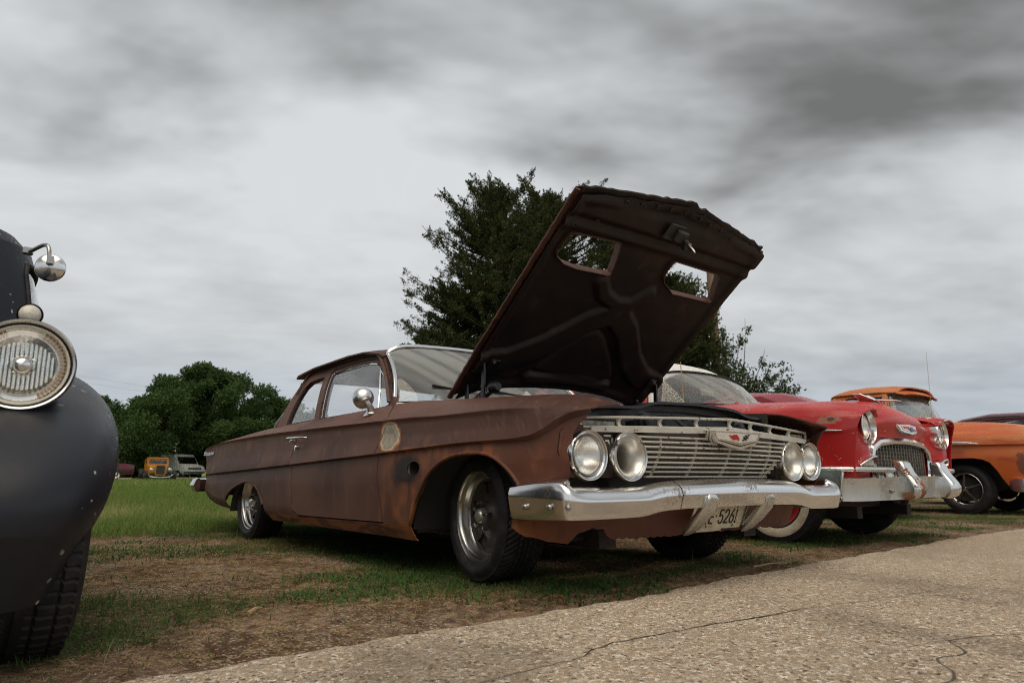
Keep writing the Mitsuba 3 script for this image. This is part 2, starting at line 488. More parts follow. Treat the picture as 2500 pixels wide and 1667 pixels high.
scene['dusty_glass'] = {'type': 'blendbsdf', 'weight': proc(smear_fn), 'a': {'type': 'thindielectric', 'int_ior': 1.52, 'specular_transmittance': rgb(.86, .92, .90)}, 'b': {'type': 'twosided', 'b': {'type': 'diffuse', 'reflectance': rgb(.40, .42, .40)}}}
mat('grille_grey', pri(proc(lambda p, n, uv: mix((.30, .29, .26), (.17, .155, .125), fbm(p.x * 20, p.y * 20, p.z * 20, 3))), .4, .5))
mat('teal_chrome', pri(proc(lambda p, n, uv: mix((.13, .175, .17), (.24, .25, .23), smoothstep(.4, .7, fbm(p.x * 14, p.y * 14, p.z * 14, 3)))), .30, .55))
scene['rusty_guard'] = {'type': 'twosided', 'b': {'type': 'blendbsdf', 'weight': proc(lambda p, n, uv: smoothstep(.47, .56, fbm(p.x * 15, p.y * 15, p.z * 12, 4) + .35 * (noise(p.x * 120, p.y * 120, p.z * 120) - .5) - .55 * (p.y - 2.36))),
                        'a': {'type': 'roughconductor', 'material': 'none', 'specular_reflectance': rgb(.72, .73, .71), 'alpha': .10}, 'b': pri((.21, .085, .035), .8)}}
# ------------------------------------------------------------------ ground, road and grass
ROAD = np.array([(.90, -40.0), (.80, -8.0), (.79, -2.3), (.79, -1.95), (.75, -1.4), (.71, -.4), (.58, .8), (.50, 1.64), (.38, 3.5), (.29, 5.3), (.10, 9.0), (-.4, 18.0), (-1.6, 40.0)])   # road edge (x, y)


def road_x(y):
    return np.interp(y, ROAD[:, 1], ROAD[:, 0])


def dj_road_x(y):
    r = mi.Float(ROAD[0, 0])
    for (x0, y0), (x1, y1) in zip(ROAD[:-1], ROAD[1:]):
        t = dr.clip((y - y0) / (y1 - y0), 0, 1)
        r = dr.select(y > y0, x0 + (x1 - x0) * t, r)
    return r


def bare_np(x, y):
    """how bare the verge is, 0..1: wheel-worn earth and gravel between the cars, grass beyond and at the tarmac edge"""
    x, y = np.asarray(x, float), np.asarray(y, float)
    p = np.stack([x * .9, y * .9, 0 * x + 2], -1)
    q = np.stack([x * 2.6 + 5, y * 2.6, 0 * x], -1)
    n = .62 * (meshkit.fbm(p, 3, 4) - .5) + .75 * (meshkit.fbm(q, 3, 8) - .5)
    lane = np.exp(-((y + 1.75) / .75) ** 2) * smooth01(-4.9, -3.9, x)        # the gap where cars drive in
    lane2 = .62 * np.exp(-((y - 1.35) / .45) ** 2) * smooth01(-5.2, -4.2, x) + .25 * np.exp(-((y - 5.2) / 1.2) ** 2) * smooth01(-4.5, -3.2, x)
    edge = np.exp(-((x - road_x(y) + .10) / .11) ** 2)
    return np.clip(.33 * smooth01(-5.0, -4.2, x) + .50 * lane + lane2 + .5 * edge + n * smooth01(-5.4, -4.4, x), 0, 1)


def smooth01(a, b, x):
    t = np.clip((np.asarray(x, float) - a) / (b - a), 0, 1)
    return t * t * (3 - 2 * t)


def soil_fn(p, n, uv):
    x, y = p.x, p.y
    f = fbm(x * 3.1, y * 3.1, 0, 4)
    g = fbm(x * 17, y * 17, 0, 3)
    d1, d2, w = voronoi(x * 62, y * 62)
    c = mix((.120, .078, .052), (.205, .145, .100), smoothstep(.3, .7, f))
    c = mix(c, (.060, .040, .028), smoothstep(.5, .75, g) * .6)
    stones = smoothstep(.50, .62, fbm(x * 1.6 + 3, y * 2.6, 1, 3)) * smoothstep(.45, .70, w) * (1 - smoothstep(.22, .42, d1))
    c = mix(c, mix((.26, .22, .17), (.40, .36, .30), w), stones)
    far = smoothstep(5.0, 7.5, -x + dr.abs(y) * .1)
    green = mix((.11, .165, .045), (.19, .235, .08), fbm(x * .9, y * .9, 2, 3))
    c = mix(c, green, far)
    return c * (.8 + .4 * noise(x * 120, y * 120))


mat('soil', {'type': 'bumpmap', 'arbitrary': proc(lambda p, n, uv: .6 * fbm(p.x * 30, p.y * 30, 0, 3) + .4 * noise(p.x * 130, p.y * 130), 2e-3), 'scale': .02, 'nested': pri(proc(soil_fn), .95, spec=.15)})


CRACK = [(1.40, -2.6), (1.38, -1.9), (1.351, -1.653), (1.34, -1.58), (1.322, -1.461), (1.324, -1.39), (1.285, -1.313), (1.26, -1.226), (1.271, -1.084), (1.281, -.764), (1.326, -.262), (1.414, .342), (1.5, 1.6)]


def crack_d(x, y):
    """distance to the wandering crack near the road edge, and to a finer one further in"""
    wx, wy = x + (fbm(x * 9, y * 9, 3.3, 3) - .5) * .05, y + (fbm(x * 9, y * 9, 8.3, 3) - .5) * .05
    d = mi.Float(9)
    for (x0, y0), (x1, y1) in zip(CRACK[:-1], CRACK[1:]):
        dx, dy = x1 - x0, y1 - y0
        t = dr.clip(((wx - x0) * dx + (wy - y0) * dy) / (dx * dx + dy * dy), 0, 1)
        d = dr.minimum(d, dr.sqrt(dr.square(wx - x0 - dx * t) + dr.square(wy - y0 - dy * t)))
    w2 = (fbm(y * 2.1 + 9, 5.3, 0, 4) - .5) * .5
    return d, dr.abs(x - (1.75 - .12 * (y - 1)) - w2)


def road_fn(p, n, uv):
    x, y = p.x, p.y
    jx, jy = x + .004 * fbm(x * 60, y * 60, 5, 2), y + .004 * fbm(x * 60, y * 60, 9, 2)
    d1, d2, w = voronoi(jx * 104, jy * 104)
    e1, e2, v = voronoi(jx * 210 + 7, jy * 210)
    edge = smoothstep(.0, .13, d2 - d1)
    tone = mix((.27, .21, .15), (.56, .475, .37), smoothstep(.05, .95, w))
    tone = mix(tone, (.68, .63, .55), smoothstep(.86, .95, w))
    tone = mix(tone, (.085, .068, .052), smoothstep(.10, .02, w))
    tone = mix(tone, (.36, .235, .135), smoothstep(.60, .66, w) * (1 - smoothstep(.72, .76, w)) * .7)
    fine = mix((.22, .18, .13), (.45, .375, .29), v)
    c = mix(fine, tone, smoothstep(.30, .55, fbm(x * 37, y * 37, 1, 2)) * .5 + .5)
    c = mix((.10, .082, .060), c, edge)
    c = c * (.80 + .34 * fbm(x * 1.4, y * 1.4, 0, 4))
    stain = smoothstep(.57, .75, fbm(x * 1.1 + 3.7, y * 2.4, 4, 4))
    c = mix(c, c * .70, stain)
    a, b = crack_d(x, y)
    wd = .003 + .006 * smoothstep(.4, .8, fbm(x * 5, y * 5, 7, 2))
    gate = smoothstep(.26, .42, fbm(y * 2.6, x * 2.6, 3, 2)) * (1 - .6 * smoothstep(-.7, .2, y))
    c = mix(c, (.022, .020, .018), (1 - smoothstep(wd * .5, wd, a)) * gate)
    return mix(c, (.026, .023, .020), (1 - smoothstep(.002, .006, b)) * .8 * smoothstep(.42, .5, fbm(y * 1.5, 7, 1, 2)))


def road_h(p, n, uv):
    d1, d2, w = voronoi(p.x * 104, p.y * 104)
    a, b = crack_d(p.x, p.y)
    return (1 - smoothstep(.0, .55, d1)) * (.5 + .5 * w) + .5 * noise(p.x * 240, p.y * 240) - 1.5 * (1 - smoothstep(.003, .011, a))


mat('chip_seal', {'type': 'bumpmap', 'arbitrary': proc(road_h, 1.2e-3), 'scale': .0042, 'nested': pri(proc(road_fn), .85, spec=.25)})

# ground sheet: finer near the camera, gently uneven, reaching the horizon
gx_ = np.unique(np.r_[-900, -500, -300, -200, -140, np.arange(-110, -12, 3.0), np.arange(-12, 1.2, .12), np.linspace(1.3, 3.3, 12), 5, 8, 14, 30, 80, 300, 900])
gy_ = np.unique(np.r_[-900, -400, -200, -120, -80, np.arange(-60, -6, 2.5), np.arange(-6, 12, .12), np.arange(12, 60, 2.5), 90, 150, 300, 900])
GX, GY = np.meshgrid(gx_, gy_, indexing='ij')
GZ = ground_h(GX, GY) - np.where((GX > 1.2) & (np.abs(GY) < 50), .02, 0)
put('ground', TM(np.stack([GX, GY, GZ], -1).reshape(-1, 3), grid_faces(len(gx_), len(gy_))[:, ::-1]), 'soil', None, True, kind='structure')
# road: chip-seal sheet with a crumbling edge, 12 mm above the verge
ry_ = np.unique(np.r_[-300, -120, -60, np.arange(-40, -7, 1.5), np.arange(-7, 12, .025), np.arange(12, 40, 1.0), 60, 120, 300])
wob = (meshkit.fbm(np.stack([ry_ * 2.2, 0 * ry_, 0 * ry_], -1), 4, 3) - .5) * .07 + (meshkit.fbm(np.stack([ry_ * 14, 0 * ry_, 0 * ry_], -1), 3, 9) - .5) * .06
ex = road_x(ry_) + wob
us = np.array([0, .01, .04, .12, .4, 1, 2, 4, 8.0])
RXg = ex[:, None] + us[None]
RZg = np.interp(us, [0, .01, .04, .12, 1], [-.03, -.004, .006, .010, .012])[None] + 0 * RXg + np.where(us[None] > .1, .004, 0) * (meshkit.fbm(np.stack([RXg * .8, np.repeat(ry_[:, None], len(us), 1) * .8, 0 * RXg], -1), 2, 2) - .5)
put('road', TM(np.stack([RXg, np.repeat(ry_[:, None], len(us), 1), RZg], -1).reshape(-1, 3), grid_faces(len(ry_), len(us))[:, ::-1]), 'chip_seal', None, True, kind='structure')

# ---- grass as blades
mat('grass_leaf', {'type': 'principledthin', 'base_color': proc(lambda p, n, uv: mix(mix((.115, .190, .046), (.215, .285, .085), noise(p.x * 37, p.y * 37, 1)), (.40, .38, .17), smoothstep(.55, .8, fbm(p.x * .8, p.y * .8, 3, 3)) * smoothstep(-4.0, -5.2, p.x) * .75)), 'roughness': .55, 'diff_trans': .7, 'spec_trans': 0.0}, False)
mat('verge_leaf', {'type': 'principledthin', 'base_color': proc(lambda p, n, uv: mix(mix((.060, .115, .036), (.115, .175, .060), noise(p.x * 37, p.y * 37, 1)), (.26, .22, .10), smoothstep(.56, .8, fbm(p.x * 2.2, p.y * 2.2, 3, 3)) * .8)), 'roughness': .55, 'diff_trans': .6, 'spec_trans': 0.0}, False)
mat('weed_leaf', {'type': 'principledthin', 'base_color': proc(lambda p, n, uv: mix((.040, .105, .028), (.085, .165, .050), noise(p.x * 55, p.y * 55, 2))), 'roughness': .5, 'diff_trans': .6, 'spec_trans': 0.0}, False)
mat('dry_straw', {'type': 'principledthin', 'base_color': proc(lambda p, n, uv: mix(mix((.27, .165, .085), (.46, .35, .20), noise(p.x * 90, p.y * 90, 3)), (.115, .058, .032), smoothstep(.5, .7, noise(p.x * 33, p.y * 33, 5)))), 'roughness': .7, 'diff_trans': .3, 'spec_trans': 0.0}, False)
mat('litter_brown', pri((.13, .058, .030), .8))


def blades(xy, h, w, lean, segs=3, seed=0, z0=None, flat=0.0):
    """tapering bent blades, one strip each"""
    r = np.random.default_rng(seed)
    n = len(xy)
    a = r.uniform(0, 2 * np.pi, n)
    d = np.stack([np.cos(a), np.sin(a)], 1)
    side = np.stack([-d[:, 1], d[:, 0]], 1)
    lean = lean * r.uniform(.3, 1.4, n)
    z = ground_h(xy[:, 0], xy[:, 1]) - .003 if z0 is None else z0
    V = []
    for k in range(segs + 1):
        t = k / segs
        up = h * (t * (1 - flat) - .25 * lean * t * t * (1 - flat)) + flat * .010
        out = h * lean * t ** 1.6 + h * flat * t
        wd = w * (1 - t) ** .7 * (.55 if k == 0 else 1)
        c = np.stack([xy[:, 0] + d[:, 0] * out, xy[:, 1] + d[:, 1] * out, z + up], 1)
        if k == segs:
            V.append(c[:, None])
        else:
            o = np.stack([side[:, 0] * wd, side[:, 1] * wd, 0 * wd], 1)
            V.append(np.stack([c - o, c + o], 1))
    V = np.concatenate(V, 1)
    m = V.shape[1]
    f = []
    for k in range(segs - 1):
        b = 2 * k
        f += [(b, b + 1, b + 3), (b, b + 3, b + 2)]
    f.append((2 * segs - 2, 2 * segs - 1, 2 * segs))
    F = (np.array(f)[None] + (np.arange(n) * m)[:, None, None]).reshape(-1, 3)
    return trimesh.Trimesh(V.reshape(-1, 3), F, process=False)


def in_view(x, y, pad=.08):
    q = np.stack([x - CAM[0], y - CAM[1], np.full_like(x, -CAM[2])], 1)
    z = q @ FWD
    rt = np.cross(FWD, UPV)
    return (z > .5) & (np.abs(q @ rt) < (.735 + pad) * z + .15)


def scatter(n, x0, x1, y0, y1, seed, falloff=None):
    r = np.random.default_rng(seed)
    x, y = r.uniform(x0, x1, n), r.uniform(y0, y1, n)
    k = in_view(x, y) & (x < road_x(y) - .02 + .05 * r.standard_normal(n))
    if falloff is not None:
        k &= r.uniform(0, 1, n) < falloff(x, y)
    return np.stack([x[k], y[k]], 1), r


def dens(x, y):
    d = np.hypot(x - CAM[0], y - CAM[1])
    return np.clip((4.2 / d) ** 1.5, 0, 1)


# short verge grass and broad-leaved weeds between the cars
xy, r = scatter(1900000, -5.6, .95, -4.0, 12.0, 21, lambda x, y: dens(x, y) * np.clip(1.15 - 1.7 * bare_np(x, y), 0.03, 1))
put('verge_grass', blades(xy, r.uniform(.014, .042, len(xy)) * (.7 + .8 * meshkit.fbm(np.c_[xy * 1.7, np.zeros(len(xy))], 3, 12)), r.uniform(.0011, .0024, len(xy)), 1.2, 3, 22), 'verge_leaf', None, False, label='short green grass of the verge round the parked cars', kind='stuff')
labels['verge_grass']['category'] = 'grass'
xy, r = scatter(420000, -4.6, .92, -3.6, 6.0, 31, lambda x, y: dens(x, y) * np.clip(1.5 * meshkit.fbm(np.stack([x * 1.9 + 4, y * 1.9, 0 * x], -1), 3, 33) - .56 - .35 * bare_np(x, y), 0, 1))
put('weed_patch', blades(xy, r.uniform(.022, .050, len(xy)), r.uniform(.003, .0055, len(xy)), 1.3, 3, 32), 'weed_leaf', None, False, label='dark green broad-leaved weeds in patches along the verge', kind='stuff')
labels['weed_patch']['category'] = 'weeds'
xy, r = scatter(420000, -5.4, 1.0, -4.0, 9.0, 41, lambda x, y: dens(x, y) * np.clip(.14 + 1.35 * bare_np(x, y) * meshkit.fbm(np.stack([x * 2.4, y * 2.4, 0 * x + 8], -1), 3, 43), 0, 1))
put('dry_straw_litter', blades(xy, r.uniform(.03, .10, len(xy)), r.uniform(.0009, .0018, len(xy)), .35, 3, 42, flat=.92), 'dry_straw', None, False, label='dead straw and stalks strewn over the bare earth', kind='stuff')
labels['dry_straw_litter']['category'] = 'straw'
# long meadow grass beyond the worn strip
def mead(x, y):
    d = np.hypot(x - CAM[0], y - CAM[1])
    return np.clip((7.5 / d) ** 1.35, 0, 1) * smooth01(-4.0, -4.9, x + .35 * np.sin(y * 1.3))


xy, r = scatter(1300000, -26, -3.9, -6, 14, 51, mead)
tall = meshkit.fbm(np.c_[xy * .7, np.zeros(len(xy))], 3, 52)
put('meadow_grass', blades(xy, r.uniform(.08, .24, len(xy)) * (.5 + tall) * np.interp(xy[:, 0], [-6.5, -4.2], [1, .55]), r.uniform(.0016, .0034, len(xy)) * np.interp(np.hypot(xy[:, 0] - 2.7, xy[:, 1] + 2.7), [7, 25], [1, 2.6]), .7, 3, 53), 'grass_leaf', None, False, label='long bright green meadow grass behind the parked cars', kind='stuff')
labels['meadow_grass']['category'] = 'grass'
xy, r = scatter(1500000, -75, -22, -40, 60, 61, lambda x, y: np.clip((30 / np.hypot(x - 2.7, y + 2.7)) ** 1.6, 0, 1) * .22)
m2 = blades(xy, r.uniform(.12, .28, len(xy)), r.uniform(.012, .03, len(xy)), .6, 2, 63)
put('far_meadow_grass', m2, 'grass_leaf', None, False, label='sunlit green meadow running back to the trees' if False else 'flat green meadow running back to the far cars', kind='stuff')
labels['far_meadow_grass']['category'] = 'grass'
# pale dry seed stalks standing in the meadow and a few along the verge
xy, r = scatter(9000, -14, -4.2, -5, 8, 71, lambda x, y: np.clip((8 / np.hypot(x - 2.7, y + 2.7)) ** 1.5, 0, 1) * smooth01(.42, .62, meshkit.fbm(np.stack([x * .6, y * .6, 0 * x], -1), 3, 72)))
xy2, r2 = scatter(520, -3.5, .85, -3.2, 7, 73)
put('seed_stalks', cat(blades(xy, r.uniform(.18, .36, len(xy)), np.full(len(xy), .0013), .5, 4, 74), blades(xy2, r2.uniform(.05, .15, len(xy2)), np.full(len(xy2), .0008), .9, 4, 75)), 'dry_straw', None, False, label='thin pale seed stalks standing above the grass', kind='stuff')
labels['seed_stalks']['category'] = 'grass'
# loose chippings on the verge
xy, r = scatter(150000, -4.8, 1.0, -3.6, 7.0, 81, lambda x, y: dens(x, y) * np.clip(bare_np(x, y) * 1.6 - .55, 0, 1) * smooth01(.42, .62, meshkit.fbm(np.stack([x * 1.3, y * 2.2, 0 * x + 9], -1), 3, 83)))
ico = trimesh.creation.icosahedron()
n_ = len(xy)
sz = r.uniform(.0014, .0042, n_)
Vs = ico.vertices[None] * sz[:, None, None] * r.uniform(.6, 1.3, (n_, 12, 1)) * np.array([1, 1, .6])
Vs = Vs + np.stack([xy[:, 0], xy[:, 1], ground_h(xy[:, 0], xy[:, 1]) + .0005], 1)[:, None]
Fs = (ico.faces[None] + (np.arange(n_) * 12)[:, None, None]).reshape(-1, 3)
mat('chipping', pri(proc(lambda p, n, uv: mix((.17, .135, .095), (.36, .31, .24), cell_rand(p.x * 70, p.y * 70))), .9))
put('loose_chippings', trimesh.Trimesh(Vs.reshape(-1, 3), Fs, process=False), 'chipping', None, False, label='pale loose stone chippings on the bare earth', kind='stuff')
labels['loose_chippings']['category'] = 'gravel'


def stick(name, a, b, r, label, cat_, m='dry_straw', bend=.01):
    P = np.linspace(a, b, 9)
    P[:, 2] += bend * np.sin(np.linspace(0, math.pi, 9))
    P[:, 0] += .004 * np.sin(np.linspace(0, 7, 9))
    k = put(name, tube(P, r, 6, scale=np.linspace(1, .7, 9)), m, None, 40)
    labels[k] = {'label': label, 'category': cat_}


mat('twig_bark', pri((.33, .23, .13), .8))
stick('twig', (.545, .53, .018), (.565, .80, .020), .0045, 'broken pale twig lying at the road edge in front of the bumper', 'twig', 'twig_bark', .006)
stick('twig', (.20, -1.87, .012), (.12, -1.80, .012), .008, 'short pale stick on the bare earth by the dark pickup', 'twig', 'twig_bark', .004)
# curled dead leaves
def dead_leaf(x, y, s, yaw, label):
    u, v = np.meshgrid(np.linspace(-1, 1, 9), np.linspace(-1, 1, 7), indexing='ij')
    wv = (1 - np.abs(u) ** 1.8) * (1 + .25 * np.cos(u * 9))
    P = np.stack([u * s, v * s * .62 * wv, s * (.30 * v * v + .12 * np.sin(u * 5) + .25)], -1).reshape(-1, 3)
    k = put('dead_leaf', xf(TM(P, grid_faces(9, 7)), (x, y, .008), yaw), 'litter_leaf', None, True)
    labels[k] = {'label': label, 'category': 'leaf'}


mat('litter_leaf', {'type': 'principledthin', 'base_color': rgb(.22, .105, .055), 'roughness': .7, 'diff_trans': .3, 'spec_trans': 0.0}, False)
dead_leaf(.63, -.86, .026, .6, 'curled brown dead leaf at the road edge below the front wheel')
dead_leaf(-1.9, -1.45, .020, 1.9, 'pale brown dead leaf on the bare earth behind the front wheel')
# ------------------------------------------------------------------ wheels
def tyre_mesh(r, w, rim, n=210, pitch=62, slots=True, slant=9.0, grooves=(-.30, -.10, .10, .30), depth=.007):
    hw = w / 2
    P = [(rim - .006, -hw * .78), (rim + .004, -hw * .86)]
    for t in np.linspace(0, 1, 9)[1:]:
        P.append((rim + (r - rim - .016) * t, -hw * (.86 + .145 * math.sin(math.pi * min(1, t * 1.05)) ** .8)))
    P.append((r - .008, -hw * .86))
    hs = np.linspace(-.80, .80, 41)
    P += [(r - .010 * abs(h / .8) ** 4, h * hw) for h in hs]
    P.append((r - .008, hw * .86))
    for t in np.linspace(1, 0, 5):
        P.append((rim + (r - rim - .016) * t, hw * (.86 + .13 * math.sin(math.pi * t))))
    P = np.array(P)
    m = rev(P, n, 'y')
    v = m.vertices.reshape(n, len(P), 3)
    a = np.arange(n) * 2 * np.pi / n
    h = P[:, 1] / hw
    tread = np.abs(h) <= .86
    tread &= P[:, 0] > r - .03
    cut = np.zeros((n, len(P)))
    for g in grooves:
        cut[:, np.abs(h - g) < .030] = 1
    if slots:
        ph = (a[:, None] * pitch / (2 * np.pi) + np.abs(h)[None, :] * slant * .35) % 1.0
        cut = np.maximum(cut, ((ph < .22) & (np.abs(h)[None, :] > .12)).astype(float) * .8)
    cut *= tread[None, :]
    s = 1 - cut * depth / P[:, 0][None, :]
    v[..., 0] *= s
    v[..., 2] *= s
    return TM(v.reshape(-1, 3), m.faces)


def wheel(parent, c, r, w, rim, style, side=-1, steer=0.0, camber=0.0, n=210, label=None, **tk):
    """c is the hub centre on the outer wheel face plane; side -1 = right-hand wheel (outer face towards -y)"""
    k = numbered(parent + '__wheel')
    if label:
        labels[k] = {'label': label}

    def out(name, m, b, sm=35, **kw):
        if side > 0:
            m = mirror(m)
        m = xf(m, c, steer, 0, camber)
        return put(name, m, b, k, sm, **kw)
    hw = w / 2
    tm = tyre_mesh(r, w, rim, n, **tk)
    tm.apply_translation((0, hw * .80, 0))
    out('tyre', tm, 'rubber', 40)
    if style == 'rally':
        lip = [(rim - .004, .030), (rim + .001, .010), (rim + .002, .000), (rim - .003, -.004), (rim - .008, .000), (rim - .010, .010), (rim - .016, .018), (rim - .024, .022), (rim - .026, .030),
               (rim - .030, .042), (rim - .036, .045), (rim - .040, .050), (rim - .041, .14)]
        out('rim', rev(lip, 96), 'aluminium', 30)
        R = rim - .038
        disc = Point(0, 0).buffer(R, quad_segs=24)
        for i in range(5):
            a = 2 * math.pi * (i + .35) / 5
            tz = Polygon([(R * .64, -.022), (R * .90, -.034), (R * .90, .034), (R * .64, .022)]).buffer(.004)
            disc = disc.difference(shapely.affinity.rotate(tz, math.degrees(a), origin=(0, 0)))

        def dm(u, v):
            q = np.hypot(u, v) / R
            d = .052 + .016 * smooth_np(.35, .62, q) * (1 - smooth_np(.86, 1, q)) - .020 * (1 - smooth_np(.30, .42, q))
            return np.stack([u, d, v], 1)
        out('wheel_disc', panel(disc, dm, .012, .010, flip=False), 'cast_grey', 25)
        out('backing_drum', rev([(0.001, .085), (R, .085), (R, .12)], 32), 'dark_gap', 20)
        out('hub_cap', rev([(0.034, .035), (.034, .012), (.030, .002), (.020, -.006), (.001, -.009)], 28), 'dull_chrome', 50)
        for i in range(5):
            a = 2 * math.pi * (i + .1) / 5
            nut = cat(rev([(.0115, .034), (.0115, .010), (.009, .006), (.001, .006)], 6), rev([(.0062, .01), (.0062, -.010), (.001, -.011)], 10))
            nut.apply_translation((.062 * math.cos(a), 0, .062 * math.sin(a)))
            out('lug_nut', nut, 'steel', 30)
    elif style == 'spoke':
        lip = [(rim + .002, .02), (rim + .004, .000), (rim - .004, -.005), (rim - .010, .002), (rim - .014, .016), (rim - .022, .022), (rim - .026, .04), (rim - .03, .16)]
        out('rim', rev(lip, 72), 'aluminium', 30)
        R = rim - .02
        for i in range(5):
            a = 2 * math.pi * (i + .25) / 5
            P = [(.02 * math.cos(a), .0, .02 * math.sin(a)), (.07 * math.cos(a), .004, .07 * math.sin(a)), (R * .7 * math.cos(a), .020, R * .7 * math.sin(a)), (R * math.cos(a), .034, R * math.sin(a))]
            out('spoke', sweep(P, rprof(.030, .078, .3), up=(0, 1, 0), scale=[1.1, 1.05, .72, .80]), 'cast_grey', 40)
            q = rev([(.012, .02), (.012, -.012), (.001, -.013)], 6)
            q.apply_translation((.055 * math.cos(a + .6), 0, .055 * math.sin(a + .6)))
            out('lug_nut', q, 'steel', 30)
        out('hub_cap', rev([(.034, .02), (.034, -.015), (.02, -.024), (.001, -.026)], 24), 'chrome', 40)
        out('backing_drum', rev([(.001, .10), (R * .8, .10), (R * .8, .14)], 32), 'dark_gap', 20)
    elif style == 'whitewall':
        ww = [(r - .046, -.012), (r - .052, -.0185), (r - .075, -.0215), (r - .098, -.0195), (rim + .012, -.009), (rim + .004, .002)]
        out('whitewall_band', rev(ww, 80), 'whitewall', 60)
        out('rim', rev([(rim + .006, .01), (rim + .004, -.004), (rim - .01, .002), (rim - .02, .03), (rim - .06, .05), (.001, .055)], 48), 'red_paint', 30)
        out('hub_cap', rev([(.12, .05), (.12, .02), (.10, .0), (.05, -.015), (.001, -.02)], 40), 'chrome', 40)
    else:
        out('rim', rev([(rim + .002, .02), (rim + .003, .0), (rim - .01, .004), (rim - .03, .03), (rim * .6, .05), (.05, .03), (.001, .025)], 40), 'aluminium' if style == 'plain' else style, 30)
    return k


def smooth_np(a, b, x):
    t = np.clip((np.asarray(x, float) - a) / (b - a), 0, 1)
    return t * t * (3 - 2 * t)


# ------------------------------------------------------------------ the rusty sedan (nose towards +x, its right side towards -y)
rc = thing('rusty_sedan', 'low rust brown two-door sedan with raised hood, centre of the row', 'car')

side_rows = [
    # x, y, z : sill foot
    [(-4.40, .84, .33), (-4.15, .87, .290), (-3.70, .885, .235), (-3.2, .89, .205), (-2.4, .905, .178), (-.6, .905, .166), (-.36, .905, .160), (.5, .89, .26), (.85, .80, .30)],
    [(-4.40, .86, .40), (-4.15, .90, .36), (-3.70, .935, .300), (-3.2, .945, .27), (-2.4, .950, .245), (-.6, .950, .235), (-.36, .950, .235), (.5, .925, .34), (.85, .83, .38)],
    [(-4.40, .84, .43), (-4.15, .905, .42), (-3.76, .940, .420), (-2.5, .955, .44), (-.7, .958, .45), (0, .958, .50), (.45, .945, .52), (.62, .925, .52), (.85, .865, .53)],
    [(-4.40, .82, .47), (-4.20, .890, .500), (-3.76, .925, .506), (-2.54, .942, .532), (-1.9, .946, .547), (-1.2, .948, .565), (-.69, .948, .578), (-.24, .945, .592), (.17, .940, .601), (.42, .932, .600), (.56, .920, .607), (.64, .905, .632), (.70, .885, .664), (.77, .86, .686), (.85, .82, .694)],
    [(-4.40, .83, .485), (-4.20, .905, .508), (-3.76, .955, .517), (-2.54, .970, .543), (-1.9, .972, .558), (-1.2, .972, .576), (-.69, .972, .589), (-.24, .968, .603), (.17, .962, .613), (.42, .955, .613), (.56, .943, .622), (.64, .926, .650), (.70, .905, .684), (.77, .880, .706), (.85, .84, .712)],
    [(-4.40, .84, .62), (-4.20, .900, .62), (-3.76, .935, .64), (-2.54, .944, .655), (-.69, .945, .668), (.17, .940, .672), (.42, .936, .670), (.56, .930, .672), (.64, .918, .688), (.70, .900, .702), (.77, .876, .713), (.85, .83, .717)],
    [(-4.40, .86, .68), (-4.20, .915, .712), (-3.76, .930, .742), (-2.54, .938, .756), (-.69, .938, .742), (.17, .935, .724), (.42, .930, .716), (.56, .922, .710), (.64, .908, .711), (.70, .892, .713), (.77, .868, .718), (.85, .82, .7195)],
    [(-4.40, .865, .702), (-4.20, .920, .735), (-4.07, .930, .752), (-3.4, .948, .779), (-2.5, .955, .783), (-1.5, .955, .773), (-.9, .953, .764), (-.385, .95, .758), (-.09, .946, .747), (.34, .938, .743), (.50, .925, .737), (.64, .900, .728), (.77, .855, .724), (.85, .81, .722)],
    [(-4.40, .81, .704), (-4.20, .87, .752), (-4.07, .885, .768), (-3.4, .90, .800), (-2.5, .905, .812), (-1.5, .905, .806), (-.9, .90, .800), (-.385, .88, .806), (-.09, .87, .796), (.34, .862, .784), (.50, .850, .775), (.64, .825, .758), (.77, .785, .737), (.85, .76, .726)],
    [(-4.40, .76, .706), (-4.20, .80, .760), (-4.07, .81, .782), (-3.4, .81, .830), (-2.68, .80, .855), (-1.9, .803, .859), (-.87, .795, .872), (-.66, .765, .876), (-.385, .745, .860), (-.09, .74, .843), (.34, .735, .817), (.50, .73, .805), (.64, .72, .789), (.77, .70, .753), (.85, .69, .727)],
]
S_at, S_v = rows_map(side_rows)
VS = .085      # height of one row in the unrolled sheet


def side_map(sgn):
    return lambda x, v: S_at(x, v / VS) * np.array([1, -1 * -sgn if sgn < 0 else 1, 1]) if sgn > 0 else S_at(x, v / VS) * np.array([1, -1, 1])


def crease_lines(x0, x1):
    L = []
    xs = np.arange(x0, x1, .03)
    for r in (1, 2, 3, 4, 5, 6, 7, 8):
        L.append(np.stack([xs, np.full_like(xs, r * VS)], 1))
    for r in (3.5, 6.5, 6.75, 7.15, 7.4):
        L.append(np.stack([xs, np.full_like(xs, r * VS)], 1))
    return L


